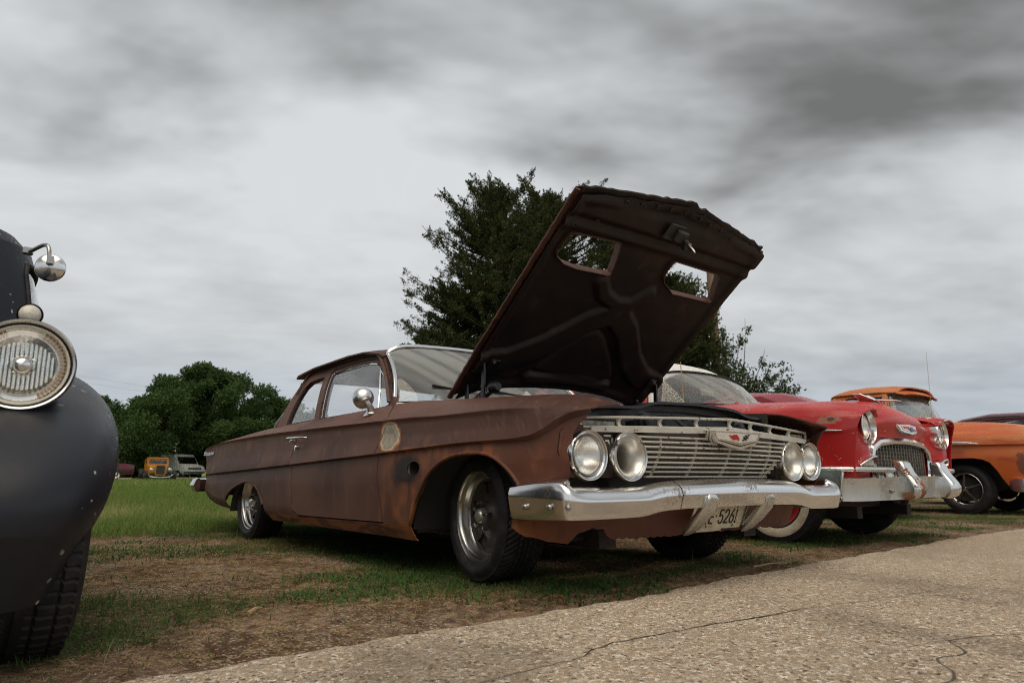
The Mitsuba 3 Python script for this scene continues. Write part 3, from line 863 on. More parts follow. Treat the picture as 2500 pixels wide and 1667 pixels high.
f_arch = [(-.343, .171), (-.340, .244), (-.285, .340), (-.202, .443), (-.093, .521), (.025, .557), (.174, .565), (.290, .556), (.379, .525), (.442, .483), (.49, .43), (.52, .33)]
r_arch = [(-2.351, .18), (-2.445, .284), (-2.518, .355), (-2.578, .393), (-2.711, .435), (-2.86, .445), (-3.088, .414), (-3.262, .370), (-3.374, .306), (-3.385, .262), (-3.23, .222)]
door_out = [(-1.780, .236), (-1.862, .263), (-1.90, .40), (-1.935, .556), (-1.915, .66), (-1.885, .72), (-1.86, .775), (-1.86, 'r9'), (-.835, 'r9'), (-.66, .790), (-.648, .728), (-.70, .603), (-.688, .454), (-.651, .337), (-.628, .241)]
fender_out = [(-.330, .163), (-.615, .167), (-.610, .241), (-.638, .337), (-.680, .454), (-.692, .603), (-.640, .728), (-.652, .790), (-.822, 'r9'), (.82, 'r9'), (.835, .716), (.815, .700), (.79, .68), (.765, .655), (.747, .62), (.742, .54), (.738, .47), (.70, .40), (.60, .34)] + [(.52, .33)] + f_arch[::-1][1:]
quarter_out = [(-2.351, .1785), (-1.80, .174), (-1.80, .222), (-1.872, .249), (-1.912, .40), (-1.946, .556), (-1.927, .66), (-1.897, .72), (-1.872, .775), (-1.872, 'r9'), (-4.33, 'r9'), (-4.335, .70), (-4.275, .645), (-4.315, .60), (-4.36, .50), (-4.30, .40), (-4.25, .345), (-4.10, .292), (-3.85, .254), (-3.60, .238), (-3.30, .222)] + r_arch[::-1][1:-1]
sill_out = [(-.615, .1672), (-1.80, .1745), (-1.80, .219), (-1.765, .224), (-.615, .229)]

hole = Polygon([(-.315 + .060 * math.cos(t), .506 + .034 * math.sin(t)) for t in np.linspace(0, 2 * math.pi, 24, endpoint=False)])


def hull_uv(pts):
    return Polygon([(x, S_v(x, z) * VS) for x, z in pts])


for sgn in (-1, 1):
    fm = (lambda x, v: S_at(x, v / VS) * np.array([1, -1, 1])) if sgn < 0 else (lambda x, v: S_at(x, v / VS))
    fl = sgn < 0
    who = 'right' if sgn < 0 else 'left'
    fp = xz_poly(fender_out, S_v, VS)
    if sgn < 0:
        fp = fp.difference(hull_uv(list(hole.exterior.coords)[:-1]))
    put('front_fender', panel(fp, fm, .028, .006, crease_lines(-.85, .85), flip=not fl), 'rust', rc, 28,
        label='rust brown front fender with a bare filler patch and sooty exhaust hole' if fl else None)
    put('quarter_panel', panel(xz_poly(quarter_out, S_v, VS), fm, .03, .006, crease_lines(-4.35, -1.8), flip=not fl), 'rust', rc, 28)
    dk = put('door', panel(xz_poly(door_out, S_v, VS), fm, .03, .012, crease_lines(-1.95, -.6), flip=not fl), 'rust', rc, 28)
    put('sill', panel(xz_poly(sill_out, S_v, VS), fm, .03, .01, flip=not fl), 'rust', rc, 28, label='rusted sill with bright orange scale along its top edge' if fl else None)
    # door handle with its push button and the key lock
    if sgn < 0:
        hd = cat(sweep(spl([(-1.905, -.975, .716), (-1.90, -1.000, .722), (-1.80, -1.006, .7235), (-1.68, -1.000, .721), (-1.635, -.972, .716)], 24), rprof(.022, .014, .4), up=(0, 0, 1)), xf(rev([(.011, .02), (.011, -.01), (.001, -.012)], 16), (-1.895, -.978, .708)))
        put('handle', hd, 'chrome', dk, 40)
        lk = cat(xf(rev([(.013, .012), (.013, -.006), (.009, -.012), (.001, -.012)], 20), (-1.845, -.958, .668)), xf(bx(-.004, .004, -.010, .006, -.03, -.008, .001), (-1.845, -.962, .668)))
        put('lock', lk, 'chrome', dk, 40)
        # inner wall of the exhaust hole
        put('exhaust_hole', xf(rev([(.064, 0.0), (.060, .06), (.03, .10), (.001, .11)], 24), (-.315, -.936, .506)), 'soot_black', rc, 30)

    # rolled wheel-arch lips
    for nm, A_ in (('front', f_arch), ('rear', r_arch)):
        A_ = np.array(spl(A_[1:-1] if nm == 'front' else A_[1:-2], 44))
        vv = np.array([S_v(a, b) for a, b in A_])
        q = S_at(A_[:, 0], vv) * [1, sgn, 1]
        put('arch_lip', sweep(q, rprof(.016, .022, .45), up=(0, 1, 0)), 'rust', rc, 40)

# tail: closing panel between the fins, and the trunk deck
fm_tail = lambda u, v: np.stack([-4.30 - .035 * np.cos(u / .9 * 1.5) + .05 * smooth_np(.62, .72, v), u, v], 1)
put('tail_panel', panel(Polygon([(-.84, .32), (.84, .32), (.87, .50), (.85, .70), (.55, .735), (-.55, .735), (-.85, .70), (-.87, .50)]), fm_tail, .06, .01), 'rust', rc, 30)


def deck(u, v):
    top = np.interp(u, [-4.40, -4.20, -4.07, -3.4, -2.68, -2.55], [.706, .760, .782, .830, .855, .860])
    ye = np.interp(u, [-4.40, -4.20, -4.07, -3.4, -2.68], [.76, .80, .81, .81, .80])
    return np.stack([u, v * ye, top + .012 * (1 - v ** 2) - .012 * np.exp(-((np.abs(v) - .82) / .08) ** 2)], 1)


put('trunk_lid', panel(box(-4.32, -.998, -2.62, .998), deck, .06, .01), 'rust', rc, 30)

# cowl: strip between hood and windshield, and the hood-less engine bay
def cowl(u, v):
    return np.stack([u, v, .876 - .02 * (np.abs(v) / .8) ** 2 + .018 * (1 - (v / .8) ** 2)], 1)


put('cowl', panel(Polygon([(-.86, -.78), (-.66, -.755), (-.46, -.735), (-.36, -.5), (-.33, 0), (-.36, .5), (-.46, .735), (-.66, .755), (-.86, .78), (-.90, .5), (-.92, 0), (-.90, -.5)]), cowl, .05, .006), 'rust', rc, 30)
bay = cat(bx(-.40, -.38, -.74, .74, .22, .86), bx(-.40, .56, -.735, -.715, .45, .80), bx(-.40, .56, .715, .735, .45, .80))
put('engine_bay', bay, 'dark_gap', rc, False)
eng = cat(bx(-.30, .32, -.24, .24, .32, .62, .03), bx(-.22, .25, -.30, -.14, .52, .70, .02), bx(-.22, .25, .14, .30, .52, .70, .02), xf(rev([(.001, 0), (.17, 0), (.18, .02), (.18, .06), (.17, .07), (.03, .085), (.001, .085)], 36, 'z'), (.02, 0, .70)))
put('engine', eng, 'black_paint', rc, 30)

# floor, wheel houses, frame rails: what shuts the light out underneath
put('floor_pan', cat(bx(-2.45, -.35, -.90, .90, .20, .24), bx(-4.1, -2.45, -.62, .62, .24, .28), bx(-3.9, .55, -.56, -.46, .17, .24), bx(-3.9, .55, .46, .56, .17, .24), bx(-.1, .1, -.5, .5, .17, .24), xf(tube([(-2.0, .12, .15), (.2, .2, .20)], .03), (0, 0, 0)), xf(tube([(-3.023, -.7, .28), (-3.023, .7, .28)], .045, 10), (0, 0, 0))), 'rust_dark', rc, 30)
for sgn in (-1, 1):
    for cx, rr in ((.10, .46), (-2.88, .44)):
        wh = rev([(rr, 0), (rr, .40), (.02, .40)], 24, 'y', math.radians(38 if cx > 0 else 12), math.radians(168))
        wh.apply_translation((cx, -.925, .12))
        put('wheel_house', wh if sgn < 0 else mirror(wh), 'soot_black', rc, 30)

# ---- greenhouse
GS = .43


def gside(sgn, off=0.0):
    def g(x, z):
        t = z - .858
        y = .803 - .30 * t - .36 * t * t - off
        return np.stack([x, sgn * y, z], 1)
    return g


outer = [(-2.69, .852), (-2.665, .95), (-2.625, 1.08), (-2.59, 1.18), (-2.565, 1.262), (-2.50, 1.284), (-2.30, 1.290), (-1.90, 1.296), (-1.55, 1.290), (-1.36, 1.272), (-1.25, 1.232), (-1.13, 1.150), (-1.00, 1.045), (-.90, .955), (-.845, .905), (-.83, .870)]
doorwin = [(-1.834, .862), (-1.90, .98), (-1.98, 1.115), (-2.02, 1.205), (-1.75, 1.213), (-1.508, 1.210), (-1.35, 1.196), (-1.27, 1.172), (-1.219, 1.141), (-1.130, 1.095), (-1.044, 1.044), (-.99, 1.008), (-.953, .965), (-.918, .922), (-.903, .897), (-.903, .876), (-.945, .862)]
qwin = [(-2.490, .862), (-2.490, .95), (-2.48, 1.06), (-2.455, 1.15), (-2.40, 1.185), (-2.28, 1.196), (-2.145, 1.196), (-2.10, 1.11), (-2.02, .98), (-1.955, .862)]
split = LineString([(-1.865, .84), (-1.93, .98), (-2.01, 1.115), (-2.065, 1.218), (-2.03, 1.236), (-1.75, 1.243), (-1.52, 1.240), (-1.36, 1.226), (-1.255, 1.19), (-1.10, 1.105), (-.96, 1.01), (-.86, .905), (-.845, .84)])
shell = Polygon(outer)
dframe = Polygon(list(split.coords)).difference(Polygon(doorwin)).intersection(shell.buffer(-.004)).buffer(-.001)
bframe = shell.difference(Polygon(list(split.coords)).buffer(.003)).difference(Polygon(qwin))
for sgn in (-1, 1):
    fl = sgn > 0
    put('pillar_frame', panel(bframe, gside(sgn), .03, .036, flip=fl), 'rust', rc, 25)
    put('door_frame', panel(dframe, gside(sgn, .006), .03, .035, flip=fl), 'rust', rc, 25)
    # rain gutter
    gut = np.array([(-2.535, 1.10), (-2.530, 1.20), (-2.50, 1.255), (-2.42, 1.272), (-2.30, 1.278), (-1.90, 1.283), (-1.55, 1.276), (-1.37, 1.258), (-1.28, 1.222), (-1.14, 1.135), (-1.01, 1.035), (-.92, .945), (-.87, .89)])
    gp = gside(sgn, -.012)(*poly_len(gut, 60).T)
    put('rain_gutter', sweep(gp, rprof(.020, .010, .3)), 'rust', rc, 30)
    # rubber in the openings, a dark shade strip along the door frame
    for wn in (doorwin, qwin):
        w_ = ring_pts(Polygon(wn).exterior, .03)
        q = gside(sgn, .018)(w_[:, 0], w_[:, 1])
        put('window_seal', sweep(np.vstack([q, q[:1]]), rprof(.026, .009, .3), up=(0, sgn, 0) if False else (0, 0, 1), caps=False), 'rubber', rc, 40)
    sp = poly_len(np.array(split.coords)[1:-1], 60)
    put('drip_shade_strip', sweep(gside(sgn, .004)(*sp.T), rprof(.012, .009, .3)), 'rubber', rc, 40)  # dark strip standing in for the shadow under the rain gutter
    # bright channels and glass
    def wpath(pts):
        return gside(sgn, .012)(*poly_len(pts, 40).T)
    put('window_channel', cat(sweep(wpath([(-1.846, .864), (-1.91, .98), (-1.99, 1.115), (-2.025, 1.198), (-1.98, 1.208), (-1.70, 1.211), (-1.48, 1.207), (-1.30, 1.180)]), rprof(.010, .012, .3)), sweep(wpath([(-1.235, 1.150), (-1.09, .98), (-1.028, .868)]), rprof(.012, .012, .3)), sweep(wpath([(-1.212, 1.128), (-1.13, 1.085), (-1.05, 1.035)]), rprof(.012, .010, .3)), sweep(wpath([(-1.02, .866), (-.92, .864)]), rprof(.010, .010, .3))), 'clean_chrome', rc, 30)
    cut = LineString([(-1.235, 1.22), (-1.09, .98), (-1.02, .85)])
    dw = Polygon(doorwin)
    main = Polygon([(-2.1, .85), (-2.1, 1.23), (-1.262, 1.23), (-1.235, 1.155), (-1.09, .98), (-1.025, .85)])
    put('door_window', panel(dw.intersection(main), gside(sgn, .016), .06, 0, flip=fl), 'glass', rc, 60)
    vent = dw.difference(main)
    vmap = gside(sgn, .016)
    put('vent_window', panel(vent, vmap, .06, 0, flip=fl), 'tinted_glass', rc, 60)
    put('quarter_window', panel(Polygon(qwin), gside(sgn, .020), .06, 0, flip=fl), 'glass', rc, 60)

# roof skin: lofted in x, arched in y, rear brim overhanging the back glass
def roof_z(x, y):
    c = np.interp(x, [-2.82, -2.65, -2.35, -1.75, -1.5, -1.30, -1.20], [1.286, 1.310, 1.340, 1.352, 1.345, 1.325, 1.296])
    e = np.interp(x, [-2.82, -2.65, -2.35, -1.75, -1.5, -1.30, -1.20], [1.248, 1.268, 1.290, 1.298, 1.288, 1.250, 1.205])
    t = np.clip(np.abs(y) / .665, 0, 1.05)
    return c - (c - e) * t ** 3.2


rp = Polygon([(-2.80, -.5), (-2.81, 0), (-2.80, .5), (-2.755, .645), (-2.66, .668), (-2.3, .672), (-1.55, .668), (-1.34, .668), (-1.235, .66), (-1.232, .55), (-1.25, .3), (-1.258, 0), (-1.25, -.3), (-1.232, -.55), (-1.235, -.66), (-1.34, -.668), (-1.55, -.668), (-2.3, -.672), (-2.66, -.668), (-2.755, -.645)])
put('roof', panel(rp, lambda x, y: np.stack([x, y, roof_z(x, y)], 1), .045, .012), 'rust', rc, 35)
put('headliner', panel(rp.buffer(-.03), lambda x, y: np.stack([x, y * .97, roof_z(x, y) - .045], 1), .08, .006), 'headliner', rc, 35)

# windshield: wraps round to the pillars
ws_bot = np.array([(-.868, -.775, .882), (-.845, -.70, .890), (-.80, -.45, .898), (-.785, 0, .902), (-.80, .45, .898), (-.845, .70, .890), (-.868, .775, .882)])
ws_top = np.array([(-1.222, -.645, 1.235), (-1.215, -.60, 1.270), (-1.235, -.32, 1.312), (-1.243, 0, 1.322), (-1.235, .32, 1.312), (-1.215, .60, 1.270), (-1.222, .645, 1.235)])
A, Bq = poly_len(spl(ws_bot, 60), 41), poly_len(spl(ws_top, 60), 41)
t = np.linspace(0, 1, 14)[:, None, None]
G = A[None] * (1 - t) + Bq[None] * t + np.array([.05, 0, .01]) * (4 * t * (1 - t))
put('windshield', TM(G.reshape(-1, 3), grid_faces(14, 41)), 'dusty_glass', rc, True)
edge = np.vstack([G[:, 0][1:-1], spl(Bq, 60), G[:, -1][::-1][1:-1]])
put('windshield_trim', sweep(poly_len(edge, 120) + [.010, 0, .006], rprof(.024, .014, .4), up=(1, 0, .6)), 'clean_chrome', rc, 40)
put('windshield_seal', cat(sweep(poly_len(edge, 120) * [1, .972, 1] + [.004, 0, -.002], rprof(.018, .012, .3), up=(1, 0, .6)), sweep(A + [.01, 0, .0], rprof(.02, .014, .3))), 'rubber', rc, 40)
put('cowl_trim', sweep(A + [.022, 0, -.006], rprof(.016, .010, .3)), 'clean_chrome', rc, 40)
# rear window under the brim
rb_, rt_ = spl([(-2.68, -.77, .862), (-2.76, -.5, .868), (-2.79, 0, .87), (-2.76, .5, .868), (-2.68, .77, .862)], 31), spl([(-2.58, -.63, 1.225), (-2.62, -.4, 1.258), (-2.64, 0, 1.27), (-2.62, .4, 1.258), (-2.58, .63, 1.225)], 31)
t = np.linspace(0, 1, 10)[:, None, None]
put('rear_window', TM((rb_[None] * (1 - t) + rt_[None] * t + np.array([-.03, 0, 0]) * 4 * t * (1 - t)).reshape(-1, 3), grid_faces(10, 31)), 'glass', rc, True)
put('rear_window_trim', sweep(np.vstack([spl([(-2.60, -.655, 1.20), (-2.65, -.71, 1.05), (-2.71, -.785, .90), (-2.735, -.80, .868)], 20), rb_[2:-2] + [-.02, 0, 0], spl([(-2.60, .655, 1.20), (-2.65, .71, 1.05), (-2.71, .785, .90), (-2.735, .80, .868)], 20)[::-1]]), rprof(.018, .014, .3), up=(1, 0, .4)), 'clean_chrome', rc, 40)

# cabin
put('dashboard', cat(bx(-1.05, -.86, -.74, .74, .70, .868, .03)), 'dash_paint', rc, 30)
put('front_seat', cat(bx(-1.95, -1.42, -.68, .68, .30, .52, .05), xf(bx(-.08, .08, -.68, .68, 0, .46, .05), (-1.93, 0, .42), 0, -.2)), 'seat_vinyl', rc, 30)
put('rear_seat', cat(bx(-2.62, -2.2, -.66, .66, .30, .50, .05), xf(bx(-.08, .08, -.66, .66, 0, .40, .05), (-2.58, 0, .44), 0, -.25)), 'seat_vinyl', rc, 30)
put('package_shelf', bx(-2.80, -2.52, -.74, .74, .83, .848), 'seat_vinyl', rc, False)
sw = xf(rev([(.20 + .012 * math.cos(a), .012 * math.sin(a)) for a in np.linspace(0, 2 * math.pi, 9)], 40, 'x'), (-1.30, .38, .80), 0, -.45)
put('steering_wheel', cat(sw, tube([(-1.30, .38, .80), (-.95, .38, .64)], .02), xf(bx(-.008, .008, -.19, .19, -.012, .012), (-1.30, .38, .80), 0, -.45)), 'pale_vinyl', rc, 40)
put('rear_view_mirror', cat(bx(-1.16, -1.145, -.11, .11, 1.135, 1.185, .006), tube([(-1.15, 0, 1.185), (-1.19, 0, 1.27)], .006)), 'steel', rc, 30)

# wipers
for y0, yy in ((-.10, -.52), (.30, -.12)):
    f = lambda y: np.array([-.815 - .06 * (abs(y) / .8) ** 2 - .022, y, .906 + .03])
    blade = [f(y0 + (yy - y0) * s) + np.array([-.03 * math.sin(math.pi * s) * .3, 0, .035 + .035 * s]) for s in np.linspace(0, 1, 10)]
    wk = put('wiper', sweep(blade, rprof(.012, .016, .3)), 'rubber', rc, 30)
    arm = [np.array([-.775, y0 + .12, .895]), np.array([-.795, y0 + .02, .935]), blade[4] + np.array([.012, 0, .012])]
    put('arm', sweep(spl(arm, 12), rprof(.010, .008, .3)), 'clean_chrome', wk, 30)

# round door mirror on its stalk
mk = numbered(rc + '__door_mirror')
foot = Point(0, 0).buffer(1, quad_segs=10)
ft = xf(rev([(.001, .020), (.016, .018), (.030, .010), (.055, .003), (.060, 0), (.058, -.006)], 28, 'z'), (0, 0, 0))
ft.vertices[:, 1] *= .45
put('foot', xf(ft, (-.975, -.872, .826), 0, -.02, .45), 'chrome', mk, 40)
put('stalk', sweep(spl([(-.945, -.872, .828), (-.940, -.885, .86), (-.938, -.905, .885), (-.945, -.915, .905)], 16), circ(.013, 12, .018), up=(1, 0, 0), scale=np.r_[1.5, np.linspace(1.25, .9, 12), 1.1, 1.5, 1.2]), 'speckled_chrome', mk, 40)
put('head', xf(rev([(.001, .060), (.022, .0585), (.042, .048), (.056, .030), (.0615, .010), (.0625, 0), (.060, -.004), (.001, -.003)], 40, 'x'), (-.995, -.905, .915), math.radians(-8)), 'speckled_chrome', mk, 50)

# ---- wheels
wheel(rc, (0.0, -.790, .289), .291, .235, .2075, 'rally', -1, math.radians(-6.6), n=248, pitch=62)
wheel(rc, (-3.023, -.858, .289), .291, .225, .2075, 'rally', -1, n=124, pitch=62)
wheel(rc, (0.0, .790, .289), .291, .235, .2075, 'rally', 1, math.radians(-6.6), n=248, pitch=62)
wheel(rc, (-3.023, .858, .289), .291, .225, .2075, 'rally', 1, n=124, pitch=62)

# ---- hood, hinged at the cowl and standing open
HO, HV = np.array([-.42, 0, .877]), np.array([.7768, 0, .6298])
HN = np.array([-.6298, 0, .7768])     # outward (upper) side


def hood_at(u, v, off=0.0):
    crown = .016 * (1 - (np.asarray(u) / .70) ** 2)
    return HO + np.asarray(v)[:, None] * HV + np.asarray(u)[:, None] * np.array([0, 1.0, 0]) + (crown + off)[:, None] * HN


jr = np.random.default_rng(5)
lip = [(u, 1.335 + .100 * (1 - abs(u) / .70) + .0025 * jr.standard_normal() - (.012 if abs(u - .06) < .03 else 0)) for u in np.linspace(-.672, .672, 44)]
hood_out = Polygon([(-.690, .012), (-.56, .09), (-.40, .125), (-.20, .145), (0, .150), (.20, .145), (.40, .125), (.56, .09), (.690, .012), (.705, .30), (.705, 1.0), (.703, 1.325)] + lip[::-1] + [(-.703, 1.325), (-.705, 1.0), (-.705, .30)])
h1 = Polygon([(-.615, 1.10), (-.60, 1.122), (-.57, 1.128), (-.285, 1.138), (-.250, 1.05), (-.222, .962), (-.240, .950), (-.456, .946), (-.546, .958), (-.611, .989), (-.623, 1.013)])
h2 = Polygon([(.122, 1.10), (.14, 1.124), (.49, 1.120), (.516, 1.108), (.598, .960), (.592, .942), (.275, .936), (.164, .989), (.130, 1.023)])
hood_p = hood_out.difference(h1).difference(h2)
hk = put('hood', panel(hood_p, lambda u, v: hood_at(u, v, np.zeros(len(u))), .03, .004), 'rust', rc, 30, label='open rust brown hood with two rectangular openings cut through it')

ribs = [([(-.640, .300), (-.503, .330), (-.32, .46), (-.14, .65), (0, .735)], .070), ([(.640, .300), (.52, .32), (.34, .44), (.16, .63), (0, .735)], .070),
        ([(-.235, .90), (-.17, .83), (-.06, .79), (.05, .80), (.13, .90)], .036), ([(-.30, .22), (-.12, .235), (.12, .235), (.30, .22)], .030)]
ribg = [LineString(p).buffer(w) for p, w in ribs]
tri_in = Polygon([(-.30, .27), (-.11, .56), (-.03, .60), (.06, .55), (.20, .42), (.31, .29), (.25, .258), (-.27, .268)]).buffer(-.02).buffer(.03)


def inner_off(u, v):
    """stamped relief of the inner panel, measured down from the skin"""
    pts = shapely.points(u, v)
    d = np.full(len(u), .020)
    rise = np.zeros(len(u))
    for g, (p, w) in zip(ribg, ribs):
        dist = shapely.distance(pts, LineString(p))
        rise = np.maximum(rise, smooth_np(w + .018, w - .012, dist) * .026 if False else (1 - smooth_np(w - .007, w + .009, dist)) * .024)
    dt = shapely.distance(pts, tri_in.exterior)
    rise = rise - .012 * np.exp(-(dt / .010) ** 2) + .008 * shapely.contains_xy(tri_in, u, v) * smooth_np(.0, .03, dt)
    de = shapely.distance(pts, hood_out.exterior)
    rise = rise + .016 * (1 - smooth_np(.035, .075, de))
    rise = rise + .022 * smooth_np(1.205, 1.235, v) * (1 - smooth_np(1.30, 1.36, v)) + .016 * np.exp(-((v - 1.165) / .022) ** 2)
    rise = rise + .004 * (np.array(meshkit.noise(np.stack([u * 12, v * 12, u * 0], -1))) - .5)
    return -(d + rise)


inner_p = hood_out.buffer(-.012).difference(h1.buffer(.004)).difference(h2.buffer(.004))
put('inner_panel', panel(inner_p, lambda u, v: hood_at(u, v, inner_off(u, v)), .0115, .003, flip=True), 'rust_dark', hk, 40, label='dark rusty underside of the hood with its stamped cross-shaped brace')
# folded rim of the hood and the ragged front lip
rim_path = [(-.700, .02), (-.706, .30), (-.706, 1.0), (-.702, 1.325)]
for s in (-1, 1):
    P = poly_len(np.array(rim_path), 50)
    q = hood_at(P[:, 0] * -s, P[:, 1], np.full(50, -.014) + .002 * jr.standard_normal(50))
    put('hem', sweep(q, rprof(.030, .014, .3), up=HN), 'rust', hk, 30)
L = np.array(lip)
put('front_lip', sweep(hood_at(L[:, 0], L[:, 1] - .004, np.full(len(L), -.018) + .002 * jr.standard_normal(len(L))), rprof(.034, .016, .3), up=HN, scale=1 + .12 * jr.standard_normal(len(L)).clip(-1.5, 1.5)), 'rust_dark', hk, 25)
for hh in (h1, h2):
    pp = ring_pts(hh.exterior, .03)
    pp = np.vstack([pp, pp[:1]])
    put('opening_hem', sweep(hood_at(pp[:, 0], pp[:, 1], np.full(len(pp), -.020)), rprof(.044, .005, .3), up=(0, 1, 0) if False else HV, caps=False), 'rust', hk, 30)


def on_hood(m, u, v, off):
    """a small part modelled lying in (y, along the hood, down) put on the hood's underside"""
    M = np.eye(4)
    M[:3, 0], M[:3, 1], M[:3, 2] = [0, 1, 0], HV, -HN
    M[:3, 3] = hood_at(np.array([u]), np.array([v]), np.array([off]))[0]
    m = m.copy()
    m.apply_transform(M)
    if np.linalg.det(M[:3, :3]) < 0:
        m.invert()
    return m


lk = put('latch_plate', on_hood(cat(bx(-.075, .035, -.045, .045, 0, .012, .004), bx(-.02, .055, -.035, .03, .010, .040, .008), xf(bx(-.012, .012, -.05, .01, 0, .03, .005), (.045, -.01, .03), .5)), -.02, 1.282, -.058), 'cast_grey', hk, 25, label='bare grey metal hood latch plate')
put('latch_pin', on_hood(cat(rev([(.001, .0), (.011, 0), (.011, .06), (.006, .085), (.001, .088)], 16, 'z'), rev([(.011, .01), (.018, .012), (.018, .03), (.011, .032)], 16, 'z')), .052, 1.258, -.085), 'steel', hk, 30)
for u, v in ((-.608, .334), (-.596, .166), (.608, .334), (.596, .166)):
    put('hinge_bolt', on_hood(cat(rev([(.012, 0), (.012, .003), (.001, .003)], 16, 'z'), rev([(.0085, .002), (.0085, .011), (.001, .011)], 6, 'z')), u, v, -.070), 'steel', hk, 30)
for u, v in ((-.524, 1.218), (-.418, 1.345), (-.32, 1.356), (-.222, 1.371), (-.13, 1.38), (-.029, 1.389), (.09, 1.380), (.176, 1.369), (.28, 1.358), (.381, 1.338), (-.636, 1.174), (.63, 1.17)):
    put('bolt_hole', on_hood(rev([(.010, 0), (.010, .004), (.006, .004), (.006, -.004), (.001, -.004)], 12, 'z'), u, v, -.055 if v < 1.3 else -.046), 'dark_gap', hk, 30)
# hinges: two links and a spring each side
for s in (-1, 1):
    y = s * .655
    hg = numbered(rc + '__hood_hinge')
    put('bracket', on_hood(bx(-.03, .03, -.10, .10, 0, .012, .003), s * .60, .25, -.058), 'black_paint', hg, 25)
    put('front_link', sweep([(-.155, y, 1.085), (-.150, y, 1.00), (-.152, y, .86), (-.155, y, .80)], rprof(.012, .026, .2), up=(1, 0, 0)), 'black_paint', hg, 30)
    put('rear_link', sweep([(-.300, y, .955), (-.300, y, .90), (-.292, y, .80)], rprof(.012, .026, .2), up=(1, 0, 0)), 'black_paint', hg, 30)
    if s > 0:
        continue
    th = np.linspace(0, 2 * np.pi * 9, 160)
    base, tip = np.array([-.25, y + .03, .850]), np.array([-.10, y + .02, .905])
    ax = (tip - base) / np.linalg.norm(tip - base)
    e1 = np.cross(ax, [0, 1, 0])
    e1 /= np.linalg.norm(e1)
    e2 = np.cross(ax, e1)
    P = base + (th / th[-1])[:, None] * (tip - base) + .020 * (np.cos(th)[:, None] * e1 + np.sin(th)[:, None] * e2)
    put('spring', cat(tube(P, .0045, 5), xf(rev([(.001, 0), (.028, 0), (.03, .03), (.02, .05), (.001, .05)], 12, 'x'), tip)), 'black_paint', hg, 40)

# ---- nose
def gx(y, z):
    """plan and rake of the grille"""
    return .838 - .1385 * abs(y) + float(np.interp(z, [.46, .49, .51, .53, .55, .58, .65, .72], [-.072, -.050, -.036, -.027, -.017, -.006, -.003, 0]))


def gpath(y0, y1, z, n=9, dx=0.0):
    ys = sorted(set(np.round(np.linspace(y0, y1, n), 4)) | ({0.0} if y0 < 0 < y1 else set()))
    zf = z if callable(z) else (lambda y: z)
    return np.array([(gx(y, zf(y)) + dx, y, zf(y)) for y in ys])


gk = numbered(rc + '__grille')
labels[gk] = {'label': 'wide weathered metal grille of thin horizontal bars'}
ztop = lambda y: .711 - .022 * (abs(y) / .80) ** 1.3
zlow = lambda y: .672 - .020 * (abs(y) / .80)
put('upper_rail', sweep(gpath(-.800, .800, ztop, 31), rprof(.016, .011, .35)), 'grille_metal', gk, 35)
put('lower_rail', sweep(gpath(-.806, .806, zlow, 31), rprof(.018, .011, .35)), 'grille_metal', gk, 35)
for s in (-1, 1):
    put('end_rail', sweep(spl([(gx(.80, .69), s * .800, .689), (gx(.81, .69) - .004, s * .812, .680), (gx(.81, .66) - .004, s * .814, .662), (gx(.8, .65), s * .806, .652)], 12), rprof(.014, .010, .35), up=(1, 0, 0)), 'grille_metal', gk, 35)
for y in (-.62, -.405, -.20, 0, .20, .405, .62):
    z0, z1 = zlow(y), ztop(y)
    put('divider', sweep(spl([(gx(y, z0), y, z0), (gx(y, .69) - .012, y - .002, (z0 + z1) / 2), (gx(y, z1), y, z1)], 10), rprof(.018, .012, .35), up=(1, 0, 0)), 'grille_metal', gk, 35)
zm_ = lambda y: .659 - .015 * (abs(y) / .80)
put('moulding', sweep(gpath(-.775, .775, zm_, 31, .006), [(-.010, .010), (.010, .010), (.014, .004), (.012, -.010), (-.010, -.012)]), 'grille_metal', gk, 30)
bar_z = (.622, .602, .582, .561, .541, .520, .501, .482, .462)
bar_e = (.545, .535, .518, .503, .490, .478, .466, .455, .440)
for i, (z, e) in enumerate(zip(bar_z, bar_e)):
    put('bar', sweep(gpath(-e, e, z, 15), rprof(.016, .0092, .35)), 'grille_metal', gk, 35)
    for s in (-1, 1):
        if i in (0, 1, 2, 6, 7, 8):
            put('short_bar', sweep(gpath(s * .735 if s < 0 else .655, s * .655 if s < 0 else .735, z, 3, -.02), rprof(.016, .0092, .35)), 'grille_metal', gk, 35)
for y in (-.40, -.20, 0, .20, .40):
    put('upright', sweep([(gx(y, z) - .013, y, z) for z in np.linspace(.458, .628, 12)], rprof(.013, .010, .3), up=(1, 0, 0)), 'grille_metal', gk, 35)
for s in (-1, 1):
    ee = [(gx(.5, z) - .012, s * (np.interp(z, (.462, .622), (.442, .547)) + (.012 if i % 2 else -.004)), z) for i, z in enumerate(np.linspace(.458, .626, 15))]
    put('end_bracket', sweep(ee, rprof(.012, .008, .3), up=(1, 0, 0)), 'grille_metal', gk, 35)
    # parking lamp in the end bay of the upper frame
    lm = panel(box(.635, .660, .800, .682), lambda u, v: np.stack([.838 - .1385 * u - .016, u, v - .004], 1), .03, .02)
    put('parking_lamp', lm if s > 0 else mirror(lm), 'lamp_lens', rc, 30)
put('radiator', cat(bx(.60, .66, -.60, .60, .38, .66, .005), bx(.585, .60, -.90, .90, .30, .62)), 'dark_gap', rc, 20)
